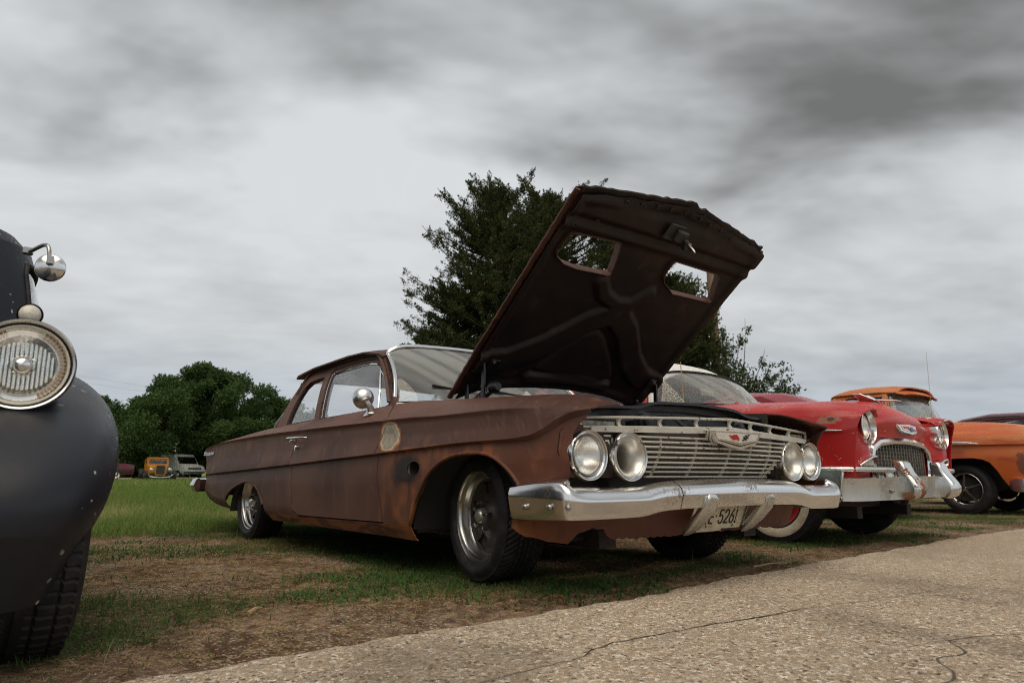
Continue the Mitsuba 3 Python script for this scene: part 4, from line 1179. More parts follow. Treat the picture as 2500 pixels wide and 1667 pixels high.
# core support over the radiator: a black pressed rail bowed up in the middle
cs = spl([(.50, -.69, .742), (.56, -.60, .748), (.61, -.52, .752), (.62, -.40, .757), (.62, -.32, .776), (.62, -.15, .788), (.62, 0, .792), (.62, .15, .788), (.62, .32, .776), (.62, .40, .757), (.61, .52, .752), (.56, .60, .748), (.50, .69, .742)], 70)
ck = put('core_support', sweep(cs, [(-.035, .008), (.035, .008), (.038, .002), (.038, -.028), (.030, -.030), (.028, -.006), (-.035, -.004)]), 'black_paint', rc, 30)
put('support_panel', panel(Polygon([(-.70, .58), (.70, .58), (.68, .735), (.40, .742), (.32, .760), (0, .776), (-.32, .760), (-.40, .742), (-.68, .735)]), lambda u, v: np.stack([np.full_like(u, .565), u, v], 1), .08, .006), 'black_paint', ck, 30)
for y in (-.10, .02):
    put('bolt', xf(rev([(.009, 0), (.009, .012), (.001, .014)], 8, 'x'), (.572, y, .735)), 'steel', ck, 30)
for y in (-.42, .24):
    hn = cat(*[xf(rev([(.001, 0), (rr, 0), (rr, .012), (.001, .014)], 28, 'x'), (.70 + dx, y, .690)) for rr, dx in ((.048, -.02), (.040, .0), (.022, .016))])
    put('horn', cat(hn, bx(.60, .70, y - .01, y + .01, .67, .70)), 'black_paint', rc, 35)
for s in (-1, 1):
    put('hood_bumper', cat(xf(rev([(.014, 0), (.014, .012), (.001, .016)], 14, 'z'), (.52, s * .60, .760)), bx(.46, .56, s * .60 - .04, s * .60 + .04, .735, .752, .006)), 'black_paint' if s < 0 else 'cast_grey', rc, 35)
for a, b in (((.60, -.12, .74), (.68, .06, .60)), ((.60, .02, .74), (.68, .16, .60))):
    put('brace', sweep([a, b], rprof(.02, .008, .2), up=(1, 0, 0)), 'black_paint', ck, 30)

# headlights: outer sealed beams, inner velocity stacks, each in a deep bezel
for s in (-1, 1):
    # panel behind the lamps
    pp = Polygon([(.50, .455), (.885, .46), (.912, .56), (.902, .63), (.865, .668), (.80, .655), (.50, .66)]).difference(Point(.796, .542).buffer(.083)).difference(Point(.592, .539).buffer(.083))
    m = panel(pp, lambda u, v: np.stack([.726 - .10 * np.clip(u - .84, 0, 1) * 4 + .0 * v, u, v], 1), .04, .006)
    put('lamp_panel', m if s > 0 else mirror(m), 'rust_dark', rc, 30)
    m = panel(pp.intersection(box(.80, .4, 1, .7)), lambda u, v: np.stack([.730 - .10 * np.clip(u - .84, 0, 1) * 4, u, v], 1), .04, .003)
    put('lamp_surround', m if s > 0 else mirror(m), 'rust', rc, 30)
    for inner, (x, y, z) in ((0, (.749, .796, .542)), (1, (.772, .592, .539))):
        k = numbered(rc + ('__air_horn' if inner else '__headlight'))
        depth = .07 if not inner else .13
        bez = [(.088, -depth), (.0975, -depth * .5), (.1005, -.012), (.0990, -.002), (.0955, .004), (.0915, .002), (.0895, -.006), (.0860, -.009), (.0835, -.006), (.0800, -.010), (.0775, -.016), (.0745, -.022)]
        put('bezel', xf(rev(bez, 72, 'x'), (x, s * y, z)), 'clean_chrome', k, 35)
        for ang in ((math.radians(225) if s < 0 else math.radians(40)) if not inner else math.radians(35), math.radians(150)):
            q = xf(rev([(.006, 0), (.006, .002), (.001, .0025)], 8, 'x'), (x + .003, s * y + .0915 * math.cos(ang), z + .0915 * math.sin(ang)))
            put('screw', q, 'cast_grey', k, 30)
        if inner:
            tr = [(.083, -.008), (.0815, .000), (.076, -.002), (.066, -.014), (.055, -.034), (.046, -.062), (.041, -.10), (.040, -.14)]
            put('trumpet', xf(rev(tr, 64, 'x'), (x, s * y, z)), 'horn_aluminium', k, 50)
            mesh_ = []
            for i in range(-4, 5):
                w = math.sqrt(max(.04 ** 2 - (i * .009) ** 2, 0))
                mesh_ += [tube([(x - .115, s * y + i * .009, z - w), (x - .115, s * y + i * .009, z + w)], .0016, 4, up=(1, 0, 0)), tube([(x - .117, s * y - w, z + i * .009), (x - .117, s * y + w, z + i * .009)], .0016, 4)]
            put('screen', cat(*mesh_), 'cast_grey', k, False)
            put('duct', xf(rev([(.040, -.125), (.001, -.125)], 24, 'x'), (x, s * y, z)), 'dark_gap', k, False)
        else:
            put('ring', xf(rev([(.0775, -.016), (.0765, -.006), (.0735, -.003), (.0715, -.008), (.0710, -.018)], 60, 'x'), (x, s * y, z)), 'steel', k, 35)
            put('reflector', xf(rev([(.0715, -.014), (.066, -.026), (.055, -.042), (.040, -.056), (.020, -.066), (.001, -.069)], 48, 'x'), (x, s * y, z)), 'reflector', k, 60)
            gl = rev([(.0715, -.012), (.068, -.006), (.055, .003), (.035, .009), (.015, .0115), (.001, .012)], 48, 'x')
            put('lens', xf(gl, (x, s * y, z)), 'glass', k, 60)
            fl = [bx(-.003, .0015, -w, w, zz - .0012, zz + .0012) for zz in (-.045, -.03, -.018, .012, .028, .044) for w in [math.sqrt(.066 ** 2 - zz ** 2)]] + [bx(-.003, .0015, yy - .001, yy + .001, -.058, -.01) for yy in (-.035, -.02, -.005, .01, .025)]
            put('lens_flutes', xf(cat(*fl), (x - .012, s * y, z)), 'glass', k, False)

# emblem in the moulding
ek = numbered(rc + '__emblem')
labels[ek] = {'label': 'chrome shield emblem with crossed red and chequered flags'}
def vface(poly, dx, th, h=.02, **k):
    return panel(Polygon(poly), lambda u, v: np.stack([.872 - .09 * np.abs(u) + dx + .10 * (v - .61), u, v], 1), h, th)
put('housing', cat(vface([(-.190, .655), (.190, .655), (.165, .622), (.140, .604), (.06, .588), (0, .578), (-.06, .588), (-.140, .604), (-.165, .622)], 0, .075)), 'clean_chrome', ek, 30)
put('face', vface([(-.158, .648), (.158, .648), (.132, .615), (0, .592), (-.132, .615)], .004, .006), 'white_enamel', ek, 30)
put('black_line', cat(vface([(-.133, .617), (-.130, .613), (0, .590), (.130, .613), (.133, .617), (0, .5955)], .006, .004, .01)), 'black_enamel', ek, 30)
put('gold_line', vface([(-.128, .622), (0, .600), (.128, .622), (0, .606)], .006, .004, .01), 'gold_paint', ek, 30)
put('red_flag', cat(vface([(-.075, .640), (-.060, .636), (-.045, .641), (-.028, .642), (-.012, .628), (-.010, .618), (-.03, .622), (-.046, .619), (-.058, .626)], .008, .004, .008)), 'red_enamel', ek, 30)
chk = []
for i in range(4):
    for j in range(4):
        if (i + j) % 2 == 0:
            u0, v0 = .014 + i * .0115 + j * .004, .616 + j * .0062 + i * .0015
            chk.append(vface([(u0, v0), (u0 + .0115, v0 + .0015), (u0 + .0155, v0 + .0077), (u0 + .004, v0 + .0062)], .008, .004, .008))
put('chequered_flag', cat(*chk), 'black_enamel', ek, False)

# ---- front bumper: three pressings bolted together, ends wrapping to the wheel
stn = [  # x, y, top-back z & inset, top crease, face crease, bottom
    (.474, -.978, .430, .420, .388, .301), (.56, -.982, .442, .428, .386, .301), (.66, -.984, .452, .434, .384, .303), (.735, -.983, .456, .435, .382, .305), (.785, -.975, .450, .428, .380, .306),
    (.812, -.955, .436, .412, .376, .306), (.824, -.925, .426, .396, .372, .306), (.832, -.87, .423, .389, .369, .306), (.843, -.78, .421, .388, .369, .307), (.851, -.69, .421, .388, .370, .308), (.861, -.60, .422, .391, .371, .312),
    (.866, -.555, .429, .401, .376, .320), (.872, -.50, .438, .411, .384, .329), (.878, -.43, .444, .417, .388, .333), (.890, -.30, .449, .421, .390, .336), (.904, -.15, .452, .424, .392, .338), (.917, 0, .453, .426, .393, .339)]
stn = np.array(stn)
full = np.vstack([stn, (stn * [1, -1, 1, 1, 1, 1])[::-1][1:]])
yy = poly_len(full[:, :2], 121)
s0 = np.r_[0, np.cumsum(np.linalg.norm(np.diff(full[:, :2], axis=0), axis=1))]
s1 = np.linspace(0, s0[-1], 121)
prof = [PchipInterpolator(s0, full[:, k])(s1) for k in range(6)]
px, py = prof[0], prof[1]
tx, ty = np.gradient(px), np.gradient(py)
ln = np.hypot(tx, ty)
nx, ny = ty / ln, -tx / ln          # outward
rowsb = []


def brow(inset, z):
    rowsb.append(np.stack([px - nx * inset, py - ny * inset, z], 1))


zt, zc, zf, zb = prof[2:]
brow(.075, zt - .012); brow(.070, zt - .002); brow(.055, zt); brow(.030, zt - .4 * (zt - zc)); brow(.014, zc + .004); brow(.007, zc - .003); brow(.003, zc * .5 + zf * .5); brow(.001, zf + .005); brow(.0, zf); brow(.001, zf - .004)
brow(.005, .7 * zf + .3 * zb); brow(.011, .35 * zf + .65 * zb); brow(.016, zb + .006); brow(.022, zb); brow(.034, zb + .002); brow(.036, zb + .02)
RB = np.stack(rowsb, 0)
bk = numbered(rc + '__front_bumper')
labels[bk] = {'label': 'dented chrome front bumper with a raised middle section'}


def bump_piece(a, b):
    g = RB[:, a:b + 1]
    m = TM(g.reshape(-1, 3), grid_faces(g.shape[0], g.shape[1]))
    return m


sy = np.searchsorted(py, [-.418, .418])
put('end_section', bump_piece(0, sy[0]), 'bumper_chrome', bk, 35)
put('middle_section', xf(bump_piece(sy[0], sy[1]), (.0025, 0, .001)), 'bumper_chrome', bk, 35)
put('end_section', bump_piece(sy[1], 120), 'bumper_chrome', bk, 35)
for s in (-1, 1):
    for x, y, z, a in ((.585, .981, .350, 90), (.728, .983, .352, 90), (.806, .962, .352, 50)):
        b = xf(rev([(.011, -.004), (.011, .004), (.008, .009), (.001, .011)], 16, 'x'), (x, s * y, z), math.radians(s * a))
        put('bolt_head', b, 'steel', bk, 40)

# plate, its bracket and the two guards below the bumper
def slab(y, dx0=0.0):
    z = [.388, .374, .335, .29, .25, .226]
    x = [.888, .898, .872, .826, .780, .748]
    return np.array([(a + dx0, y, b) for a, b in zip(x, z)])


for y in (-.245, .165):
    gk2 = put('plate_guard', sweep(slab(y), rprof(.075, .034, .45), up=(1, 0, 0), scale=[.62, .8, 1, 1, .95, .6]) if False else sweep(slab(y), np.array(rprof(.034, .085, .45)), up=(0, 1, 0), scale=[.55, .8, 1, 1, .9, .5]), 'dull_chrome', rc, 40)
    if y > 0:
        for z, x in ((.335, .868), (.275, .812)):
            put('bolt', xf(rev([(.009, 0), (.009, .008), (.001, .01)], 12, 'y'), (x - .01, y - .026, z)), 'guard_chrome', gk2, 30)
pr_, pu_ = np.array([0.0, 1, 0]), np.array([.41, 0, 1.0])
pu_ /= np.linalg.norm(pu_)
pn = np.cross(pr_, pu_)
pc = np.array([.790, -.040, .301])


def plate_map(off):
    return lambda u, v: pc + np.asarray(u)[:, None] * pr_ + np.asarray(v)[:, None] * pu_ + pn * off


pk = put('licence_plate', panel(box(-.1525, -.066, .1525, .066).buffer(-.01).buffer(.01, quad_segs=4), plate_map(0), .03, .002), 'plate_paint', rc, 25, label='cream licence plate with black characters')
bord = np.array(box(-.147, -.0605, .147, .0605).buffer(-.008).buffer(.008, quad_segs=4).exterior.coords)
put('rim', sweep(plate_map(.001)(bord[:, 0], bord[:, 1]), rprof(.004, .004, .3), up=pn, caps=False), 'plate_paint', pk, 30)
o = pc + pn * .0005
for ch, u0, wd in (('I', -.112, .010), ('E', -.088, .030), ('5', -.022, .033), ('2', .017, .033), ('6', .056, .033), ('1', .098, .010)):
    put('character', text_on(ch, .066, o + pr_ * u0 - pu_ * .042, pr_, pu_, .0022, False, wd), 'black_enamel', pk, False)
put('dot', panel(box(-.045, -.010, -.038, -.003), plate_map(.002), .01, .002), 'black_enamel', pk, False)
put('state_name', text_on('T E X A S', .016, o - pr_ * .062 + pu_ * .036, pr_, pu_, .002, False, .145), 'black_enamel', pk, False)
for u in (-.095, .092):
    put('clip', panel(Polygon([(u - .012, .055), (u + .014, .058), (u + .012, .045), (u + .004, .032), (u - .002, .030), (u - .004, .042)]), plate_map(.004), .01, .003), 'black_enamel', pk, 30)
for u, v in ((-.095, -.052), (.092, -.052)):
    put('slot', panel(Point(u, v).buffer(.005), plate_map(.001), .004, .001), 'black_enamel', pk, False)
put('plate_bracket', cat(panel(box(-.19, -.060, .19, .064), plate_map(-.012), .05, .006), sweep(plate_map(-.006)(np.array([.175, .175]), np.array([-.055, .060])), rprof(.008, .014, .2), up=pn), sweep(plate_map(-.004)(np.array([-.15, .02]), np.array([-.072, -.071])), rprof(.012, .006, .2), up=pn)), 'dull_chrome', rc, 25)

# valance under the bumper, torn open on the near side
ragg = np.random.default_rng(9)
bot = [(y, np.interp(y, [-.95, -.92, -.86, -.80, -.77, -.765, -.74, -.70, -.655, -.64, -.60, -.43, -.2, 0, .3, .6, .85, .95], [.285, .245, .218, .205, .204, .235, .256, .262, .250, .224, .217, .214, .217, .220, .222, .222, .235, .285]) + .003 * ragg.standard_normal()) for y in np.linspace(-.94, .94, 90)]
vp = Polygon([(.94, .345), (.5, .37), (-.5, .37), (-.94, .345)] + bot)
def valance(u, v):
    t = np.clip((.36 - v) / .15, 0, 1.2)
    return np.stack([.735 - .28 * np.clip((np.abs(u) - .55) / .4, 0, 1) ** 2 - .055 * t ** 1.6, u, v], 1)
put('valance', panel(vp, valance, .035, .004), 'rust', rc, 30, label='rusty lower valance with a ragged torn edge')
put('cross_member', cat(bx(.30, .40, -.62, .62, .19, .26, .02), tube([(.45, -.68, .21), (.45, .68, .21)], .015)), 'soot_black', rc, 30)

# rear bumper: what shows of its wrapped end
re = spl([(-4.30, -.945, .410), (-4.38, -.955, .411), (-4.44, -.935, .412), (-4.48, -.87, .412), (-4.50, -.75, .412), (-4.52, 0, .414), (-4.50, .75, .412), (-4.48, .87, .412), (-4.44, .935, .412), (-4.38, .955, .411), (-4.30, .945, .410)], 90)
put('rear_bumper', sweep(re, [(-.030, .055), (-.012, .068), (.010, .060), (.028, .020), (.034, .004), (.026, -.012), (.006, -.052), (-.016, -.058), (-.026, -.03)]), 'bumper_chrome', rc, 30)
put('fin_script', text_on('Biscayne', .030, (-4.14, -.945, .680), (1, .04, 0), (0, 0, 1), .004, True, .27, .35), 'chrome', rc, False)
# ------------------------------------------------------------------ the red sedan next in the row
RX, RY, RA = -.307, 2.761, .052


def red_fn(p, n, uv):
    ca, sa = math.cos(RA), math.sin(RA)
    x, y, z = (p.x - RX) * ca + (p.y - RY) * sa, -(p.x - RX) * sa + (p.y - RY) * ca, p.z
    c = mix((.400, .0125, .0115), (.345, .013, .012), fbm(x * 5, y * 5, z * 5, 3))
    # hood and fender tops lightened in blotches: faded paint plus painted sky sheen
    fade_sheen = smoothstep(.36, .66, fbm(x * 3.1, y * 3.1, z * 3.1 + 7, 4)) * smoothstep(.80, .88, z)
    c = mix(c, (.46, .085, .066), fade_sheen * .6)
    pf = fbm(x * 30, y * 30, z * 42, 3) - .5
    spot = lambda cx, cy, cz, rx, ry, rz: 1 - smoothstep(.75, 1.0, dr.sqrt(dr.square((x - cx) / rx) + dr.square((y - cy) / ry) + dr.square((z - cz) / rz)) + pf * 1.1)
    c = mix(c, (.30, .125, .085), spot(.56, -.90, .838, .085, .10, .034))
    c = mix(c, (.10, .045, .025), spot(.575, -.90, .845, .036, .10, .016))
    for cx, cy, cz, rr in ((-.10, -.80, .985, .07), (.12, -.80, .978, .05), (-.28, -.80, .99, .06)):
        c = mix(c, (.26, .12, .085), spot(cx, cy, cz, rr, .05, .02) * .8)
    # stone chips with white primer, thick on the far fender top
    chip = smoothstep(.86, .89, noise(x * 95, y * 95, z * 95)) * smoothstep(.56, .70, noise(x * 14, y * 14, z * 14))
    far = smoothstep(.45, .6, y) * smoothstep(.40, .62, x) * smoothstep(.86, .92, z)
    c = mix(c, (.62, .58, .54), dr.clip(chip + far * smoothstep(.60, .68, fbm(x * 34, y * 34, z * 34, 3)), 0, 1) * .9)
    return c


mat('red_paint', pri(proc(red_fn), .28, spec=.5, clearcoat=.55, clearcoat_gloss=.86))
mat('white_paint', pri(proc(lambda p, n, uv: mix((.66, .66, .64), (.42, .30, .20), smoothstep(.66, .80, fbm(p.x * 9, p.y * 9, p.z * 20, 3)) * .5)), .35, spec=.5))
mat('red_interior', pri((.30, .03, .035), .6))

K0 = set(scene)
rd = thing('red_sedan', 'red sedan with white roof, square mesh grille and rust-streaked bumper guards', 'car')
rrows = [
    [(-3.9, .80, .36), (-3, .86, .26), (-.5, .87, .235), (.5, .87, .30), (.80, .80, .38)],
    [(-3.9, .86, .52), (-3, .925, .48), (-.5, .930, .48), (.35, .930, .50), (.62, .905, .50), (.80, .84, .50)],
    [(-3.9, .88, .70), (-3, .925, .72), (-.5, .935, .74), (.35, .935, .742), (.55, .928, .742), (.66, .905, .745), (.80, .86, .76)],
    [(-3.9, .88, .73), (-3, .930, .75), (-.5, .943, .765), (.35, .943, .765), (.56, .936, .766), (.64, .920, .768), (.70, .90, .785), (.80, .865, .83)],
    [(-3.9, .86, .84), (-3, .91, .87), (-.5, .925, .875), (.35, .925, .868), (.55, .920, .860), (.66, .905, .856), (.72, .885, .862), (.80, .85, .868)],
    [(-3.9, .82, .90), (-3, .87, .94), (-.5, .885, .952), (.35, .885, .938), (.55, .880, .922), (.66, .862, .908), (.72, .84, .899), (.80, .80, .89)],
    [(-3.9, .74, .93), (-3, .80, .975), (-.9, .825, 1.000), (-.03, .80, .990), (.35, .79, .974), (.51, .78, .962), (.65, .765, .946), (.72, .75, .931), (.80, .725, .905)],
    [(-3.9, .66, .93), (-3, .72, .985), (-.9, .76, 1.02), (-.03, .70, .990), (.35, .70, .972), (.51, .69, .958), (.65, .675, .940), (.72, .665, .925), (.80, .655, .90)],
    [(-3.9, .60, .925), (-3, .66, .985), (-.9, .73, 1.05), (-.03, .62, .985), (.35, .61, .955), (.51, .60, .935), (.65, .59, .905), (.72, .585, .88), (.80, .58, .86)],
]
r_at, r_v = rows_map(rrows)
rarch = [(-.40, .24), (-.38, .38), (-.31, .50), (-.20, .585), (-.06, .63), (.08, .64), (.20, .625), (.31, .57), (.385, .49), (.42, .40), (.43, .30)]
rear_a = [(-3.29, .27), (-3.25, .42), (-3.15, .52), (-3.0, .56), (-2.85, .55), (-2.72, .48), (-2.65, .38), (-2.62, .255)]
rfend = [(-.42, .236), (-.86, .235), (-.88, .60), (-.90, .90), (-.90, 'r8'), (.70, 'r8'), (.775, 'r7'), (.778, .905), (.750, .85), (.728, .79), (.715, .72), (.70, .62), (.69, .50), (.68, .40), (.66, .335)] + rarch[::-1]
rdoor = [(-.87, .236), (-2.05, .242), (-2.10, .60), (-2.10, .93), (-2.10, 'r8'), (-.91, 'r8'), (-.91, .90), (-.89, .60)]
rquar = [(-2.06, .2425), (-2.62, .256)] + rear_a[::-1] + [(-3.4, .29), (-3.88, .36), (-3.88, 'r8'), (-2.11, 'r8'), (-2.11, .93), (-2.11, .60)]
for sgn in (-1, 1):
    fm = (lambda x, v: r_at(x, v / VS) * np.array([1, -1, 1])) if sgn < 0 else (lambda x, v: r_at(x, v / VS))
    fl = sgn > 0
    def cl(a, b):
        xs = np.arange(a, b, .04)
        return [np.stack([xs, np.full_like(xs, r * VS)], 1) for r in (1, 2, 2.5, 3, 3.5, 4, 5, 6, 7)]
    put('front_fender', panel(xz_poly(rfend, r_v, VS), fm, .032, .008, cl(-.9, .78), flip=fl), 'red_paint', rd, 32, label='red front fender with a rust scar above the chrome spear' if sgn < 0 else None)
    put('door', panel(xz_poly(rdoor, r_v, VS), fm, .05, .010, cl(-2.1, -.87), flip=fl), 'red_paint', rd, 32)
    put('quarter_panel', panel(xz_poly(rquar, r_v, VS), fm, .05, .008, cl(-3.9, -2.1), flip=fl), 'red_paint', rd, 32)
    st = spl([(-.86, -.950, .775), (.0, -.950, .774), (.45, -.948, .772), (.58, -.938, .770), (.645, -.925, .768)], 30)
    sm = sweep(st, rprof(.018, .026, .45), up=(0, 0, 1), scale=np.r_[np.ones(22), np.linspace(1, .2, 8)])
    put('side_spear', sm if sgn < 0 else mirror(sm), 'clean_chrome', rd, 40)

# hood: domed, running down over the nose to the grille mouth
hp_ = spl([(-.84, 1.085), (-.40, 1.085), (0, 1.062), (.30, 1.040), (.478, 1.012), (.590, .968), (.672, .918), (.712, .878), (.712, .838), (.690, .79), (.668, .750), (.655, .726)], 60)


def rhood(u, v):
    """u 0..1 down the hood, v across"""
    i = u * 59
    x, z = np.interp(i, np.arange(60), hp_[:, 0]), np.interp(i, np.arange(60), hp_[:, 1])
    nose = smooth_np(.35, .75, u)
    tail_ = 1 - smooth_np(0, .6, u)
    drop = (1 - nose) * (.10 * np.abs(v / .62) ** 2.6 * (1 - .15 * tail_)) + nose * (.055 * np.abs(v / .60) ** 2.2 + .02 * np.exp(-((np.abs(v) - .48) / .10) ** 2)) * (1 - .8 * smooth_np(.80, 1, u))
    back = nose * .070 * (np.abs(v) / .60) ** 2.2
    bulge = .012 * np.exp(-(v / .11) ** 2) * (1 - smooth_np(.75, .95, u))
    return np.stack([x - back, v, z - .72 * drop + bulge + .012 * nose * (1 - (np.abs(v) / .6) ** 2) * (1 - smooth_np(.8, 1, u))], 1)


put('hood', panel(Polygon([(0, -.70), (.18, -.665), (.45, -.60), (.75, -.575), (1, -.56), (1, .56), (.75, .575), (.45, .60), (.18, .665), (0, .70)]), rhood, .035, .006, flip=False), 'red_paint', rd, 35, label='red domed hood with faded paint and painted sky sheen')

# nose panel between the fenders, opened for the grille and the lamps
def rnose(u, v):
    a = np.abs(u)
    x = np.interp(a, [0, .40, .50, .58, .69, .80, .90, .94], [.660, .645, .640, .665, .705, .700, .662, .625])
    return np.stack([x - .04 * np.clip((.62 - v) / .3, 0, 1) + .0 * v, u, v], 1)


mouth = [(-.500, .445), (-.520, .60), (-.495, .665), (-.40, .704), (-.20, .722), (0, .727), (.20, .722), (.40, .704), (.495, .665), (.520, .60), (.500, .445)]
nose_p = Polygon([(-.875, .40), (.875, .40), (.885, .62), (.875, .76), (.82, .85), (.70, .895), (.60, .895), (.52, .875), (.44, .80), (.40, .735), (0, .745), (-.40, .735), (-.44, .80), (-.52, .875), (-.60, .895), (-.70, .895), (-.82, .85), (-.875, .76), (-.885, .62)])
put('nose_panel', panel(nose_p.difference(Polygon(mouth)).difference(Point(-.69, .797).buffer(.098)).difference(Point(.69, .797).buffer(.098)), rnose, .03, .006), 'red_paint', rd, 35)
put('lower_pan', bx(.50, .62, -.80, .80, .30, .41, .02), 'red_paint', rd, 30)

# grille: chrome surround and the egg-crate of thin bars
gk = numbered(rd + '__grille')
labels[gk] = {'label': 'square mesh grille in a chrome surround'}
ring_ = np.array([(-.47, .452), (-.505, .47), (-.525, .60), (-.500, .662), (-.40, .703), (-.20, .721), (0, .726), (.20, .721), (.40, .703), (.500, .662), (.525, .60), (.505, .47), (.47, .452), (.2, .448), (-.2, .448), (-.47, .452)])
rp_ = poly_len(ring_, 90)
put('surround', sweep(np.stack([np.full(90, .668) - .055 * np.abs(rp_[:, 0]) ** 2, rp_[:, 0], rp_[:, 1]], 1), [(-.026, .0), (-.020, .016), (.0, .022), (.020, .012), (.026, -.006), (.0, -.010)], up=(1, 0, 0), caps=False), 'clean_chrome', gk, 40)
for y in np.linspace(-.455, .455, 19):
    zt_ = np.interp(abs(y), [0, .2, .4, .49], [.712, .707, .690, .655])
    put('upright', sweep([(.640 - .05 * y * y, y, .455), (.640 - .05 * y * y, y, zt_)], rprof(.030, .0075, .2), up=(0, 1, 0)), 'grille_grey', gk, 30)
for z in np.linspace(.480, .695, 9):
    w = np.interp(z, [.45, .60, .66, .70, .72], [.485, .50, .475, .36, .12])
    ys = np.linspace(-w, w, 9)
    put('bar', sweep(np.stack([.636 - .05 * ys ** 2, ys, np.full(9, z)], 1), rprof(.022, .0055, .2)), 'grille_grey', gk, 30)
put('radiator', bx(.52, .56, -.55, .55, .34, .72), 'dark_gap', rd, False)

# headlights with deep chrome hoods
for s in (-1, 1):
    k = numbered(rd + '__headlight')
    x, y, z = .680, s * .690, .797
    put('bezel', xf(rev([(.108, -.050), (.118, -.010), (.1195, .030), (.117, .044), (.112, .046), (.104, .030), (.098, .005), (.093, -.006)], 60, 'x'), (x, y, z)), 'chrome', k, 35)
    put('seal', xf(rev([(.0955, -.004), (.0945, .006), (.0905, .010), (.0885, .004)], 48, 'x'), (x, y, z)), 'rubber', k, 35)
    put('reflector', xf(rev([(.089, .0), (.078, -.022), (.055, -.045), (.025, -.058), (.001, -.060)], 40, 'x'), (x, y, z)), 'reflector', k, 60)
    put('lens', xf(rev([(.089, .003), (.084, .010), (.065, .021), (.040, .028), (.015, .031), (.001, .031)], 40, 'x'), (x, y, z)), 'glass', k, 60)
    put('lens_flutes', xf(cat(*[bx(.000, .004, -w, w, q - .001, q + .001) for q in (-.04, -.012, .012, .034, .05) for w in [math.sqrt(.08 ** 2 - q * q)]]), (x - .004, y, z)), 'glass', k, False)
    put('visor', xf(rev([(.122, -.08), (.1265, .02), (.1255, .070), (.1205, .068), (.118, .0)], 30, 'x', math.radians(48), math.radians(146)) if s > 0 else rev([(.122, -.08), (.1265, .02), (.1255, .070), (.1205, .068), (.118, .0)], 30, 'x', math.radians(34), math.radians(132)), (x, y, z)), 'red_paint', rd, 35)
    # parking lamp with its chrome brow
    k = numbered(rd + '__parking_lamp')
    yy_ = s * .672
    put('lens', xf(bx(-.012, .014, -.095, .055, -.028, .026, .010), (.690, yy_ if s > 0 else yy_, .560)), 'lamp_lens', k, 30)
    br = spl([(.680, yy_ - .125, .540), (.706, yy_ - .085, .575), (.714, yy_, .600), (.704, yy_ + .06, .592), (.69, yy_ + .085, .560)], 20)
    put('brow', sweep(br, rprof(.050, .016, .4), up=(0, 0, 1)), 'clean_chrome', k, 40)

# crest on the nose and the jet ornament on the hood
k = numbered(rd + '__crest')
def rface(poly, dx, th, h=.02):
    return panel(Polygon(poly), lambda u, v: np.stack([.725 - .10 * np.abs(u) + dx - .25 * (v - .815), u, v], 1), h, th)
put('frame', rface([(-.185, .842), (-.150, .838), (0, .845), (.150, .838), (.165, .842), (.142, .80), (.115, .784), (0, .772), (-.115, .784), (-.142, .80)], .010, .02), 'clean_chrome', k, 30)
put('white_field', rface([(-.128, .832), (.128, .832), (.118, .803), (0, .787), (-.118, .803)], .014, .006), 'white_enamel', k, 30)
put('red_bar', cat(rface([(-.115, .829), (-.03, .829), (-.03, .815), (-.112, .815)], .018, .004), rface([(.03, .812), (.112, .812), (.106, .800), (.03, .797)], .018, .004)), 'red_enamel', k, 30)
put('blue_cross', rface([(-.045, .818), (-.02, .818), (-.012, .826), (.030, .826), (.025, .814), (.050, .814), (.045, .802), (.018, .802), (.008, .794), (-.03, .794), (-.024, .805), (-.05, .805)], .020, .004), 'blue_enamel', k, 30)
k = numbered(rd + '__hood_ornament')
jet = spl([(.28, 0, 1.046), (.36, 0, 1.048), (.46, 0, 1.047), (.54, 0, 1.042), (.62, 0, 1.034), (.695, 0, 1.024)], 40)
put('jet', sweep(jet, circ(.010, 12, .024), scale=np.r_[np.linspace(.35, 1, 14), np.ones(10), np.linspace(1, .22, 16)]), 'clean_chrome', k, 50)
for s in (-1, 1):
    put('wing', panel(Polygon([(.40, .015), (.52, .015), (.43, .085), (.38, .088)]), lambda u, v, s=s: np.stack([u, s * v, 1.046 + .75 * (v - .015)], 1), .03, .007, flip=s < 0), 'clean_chrome', k, 30)
put('foot', sweep(spl([(.575, 0, .960), (.56, 0, 1.00), (.53, 0, 1.040)], 10), circ(.010, 12, .034), up=(1, 0, 0), scale=np.linspace(1.3, .9, 10)), 'red_paint', k, 40)

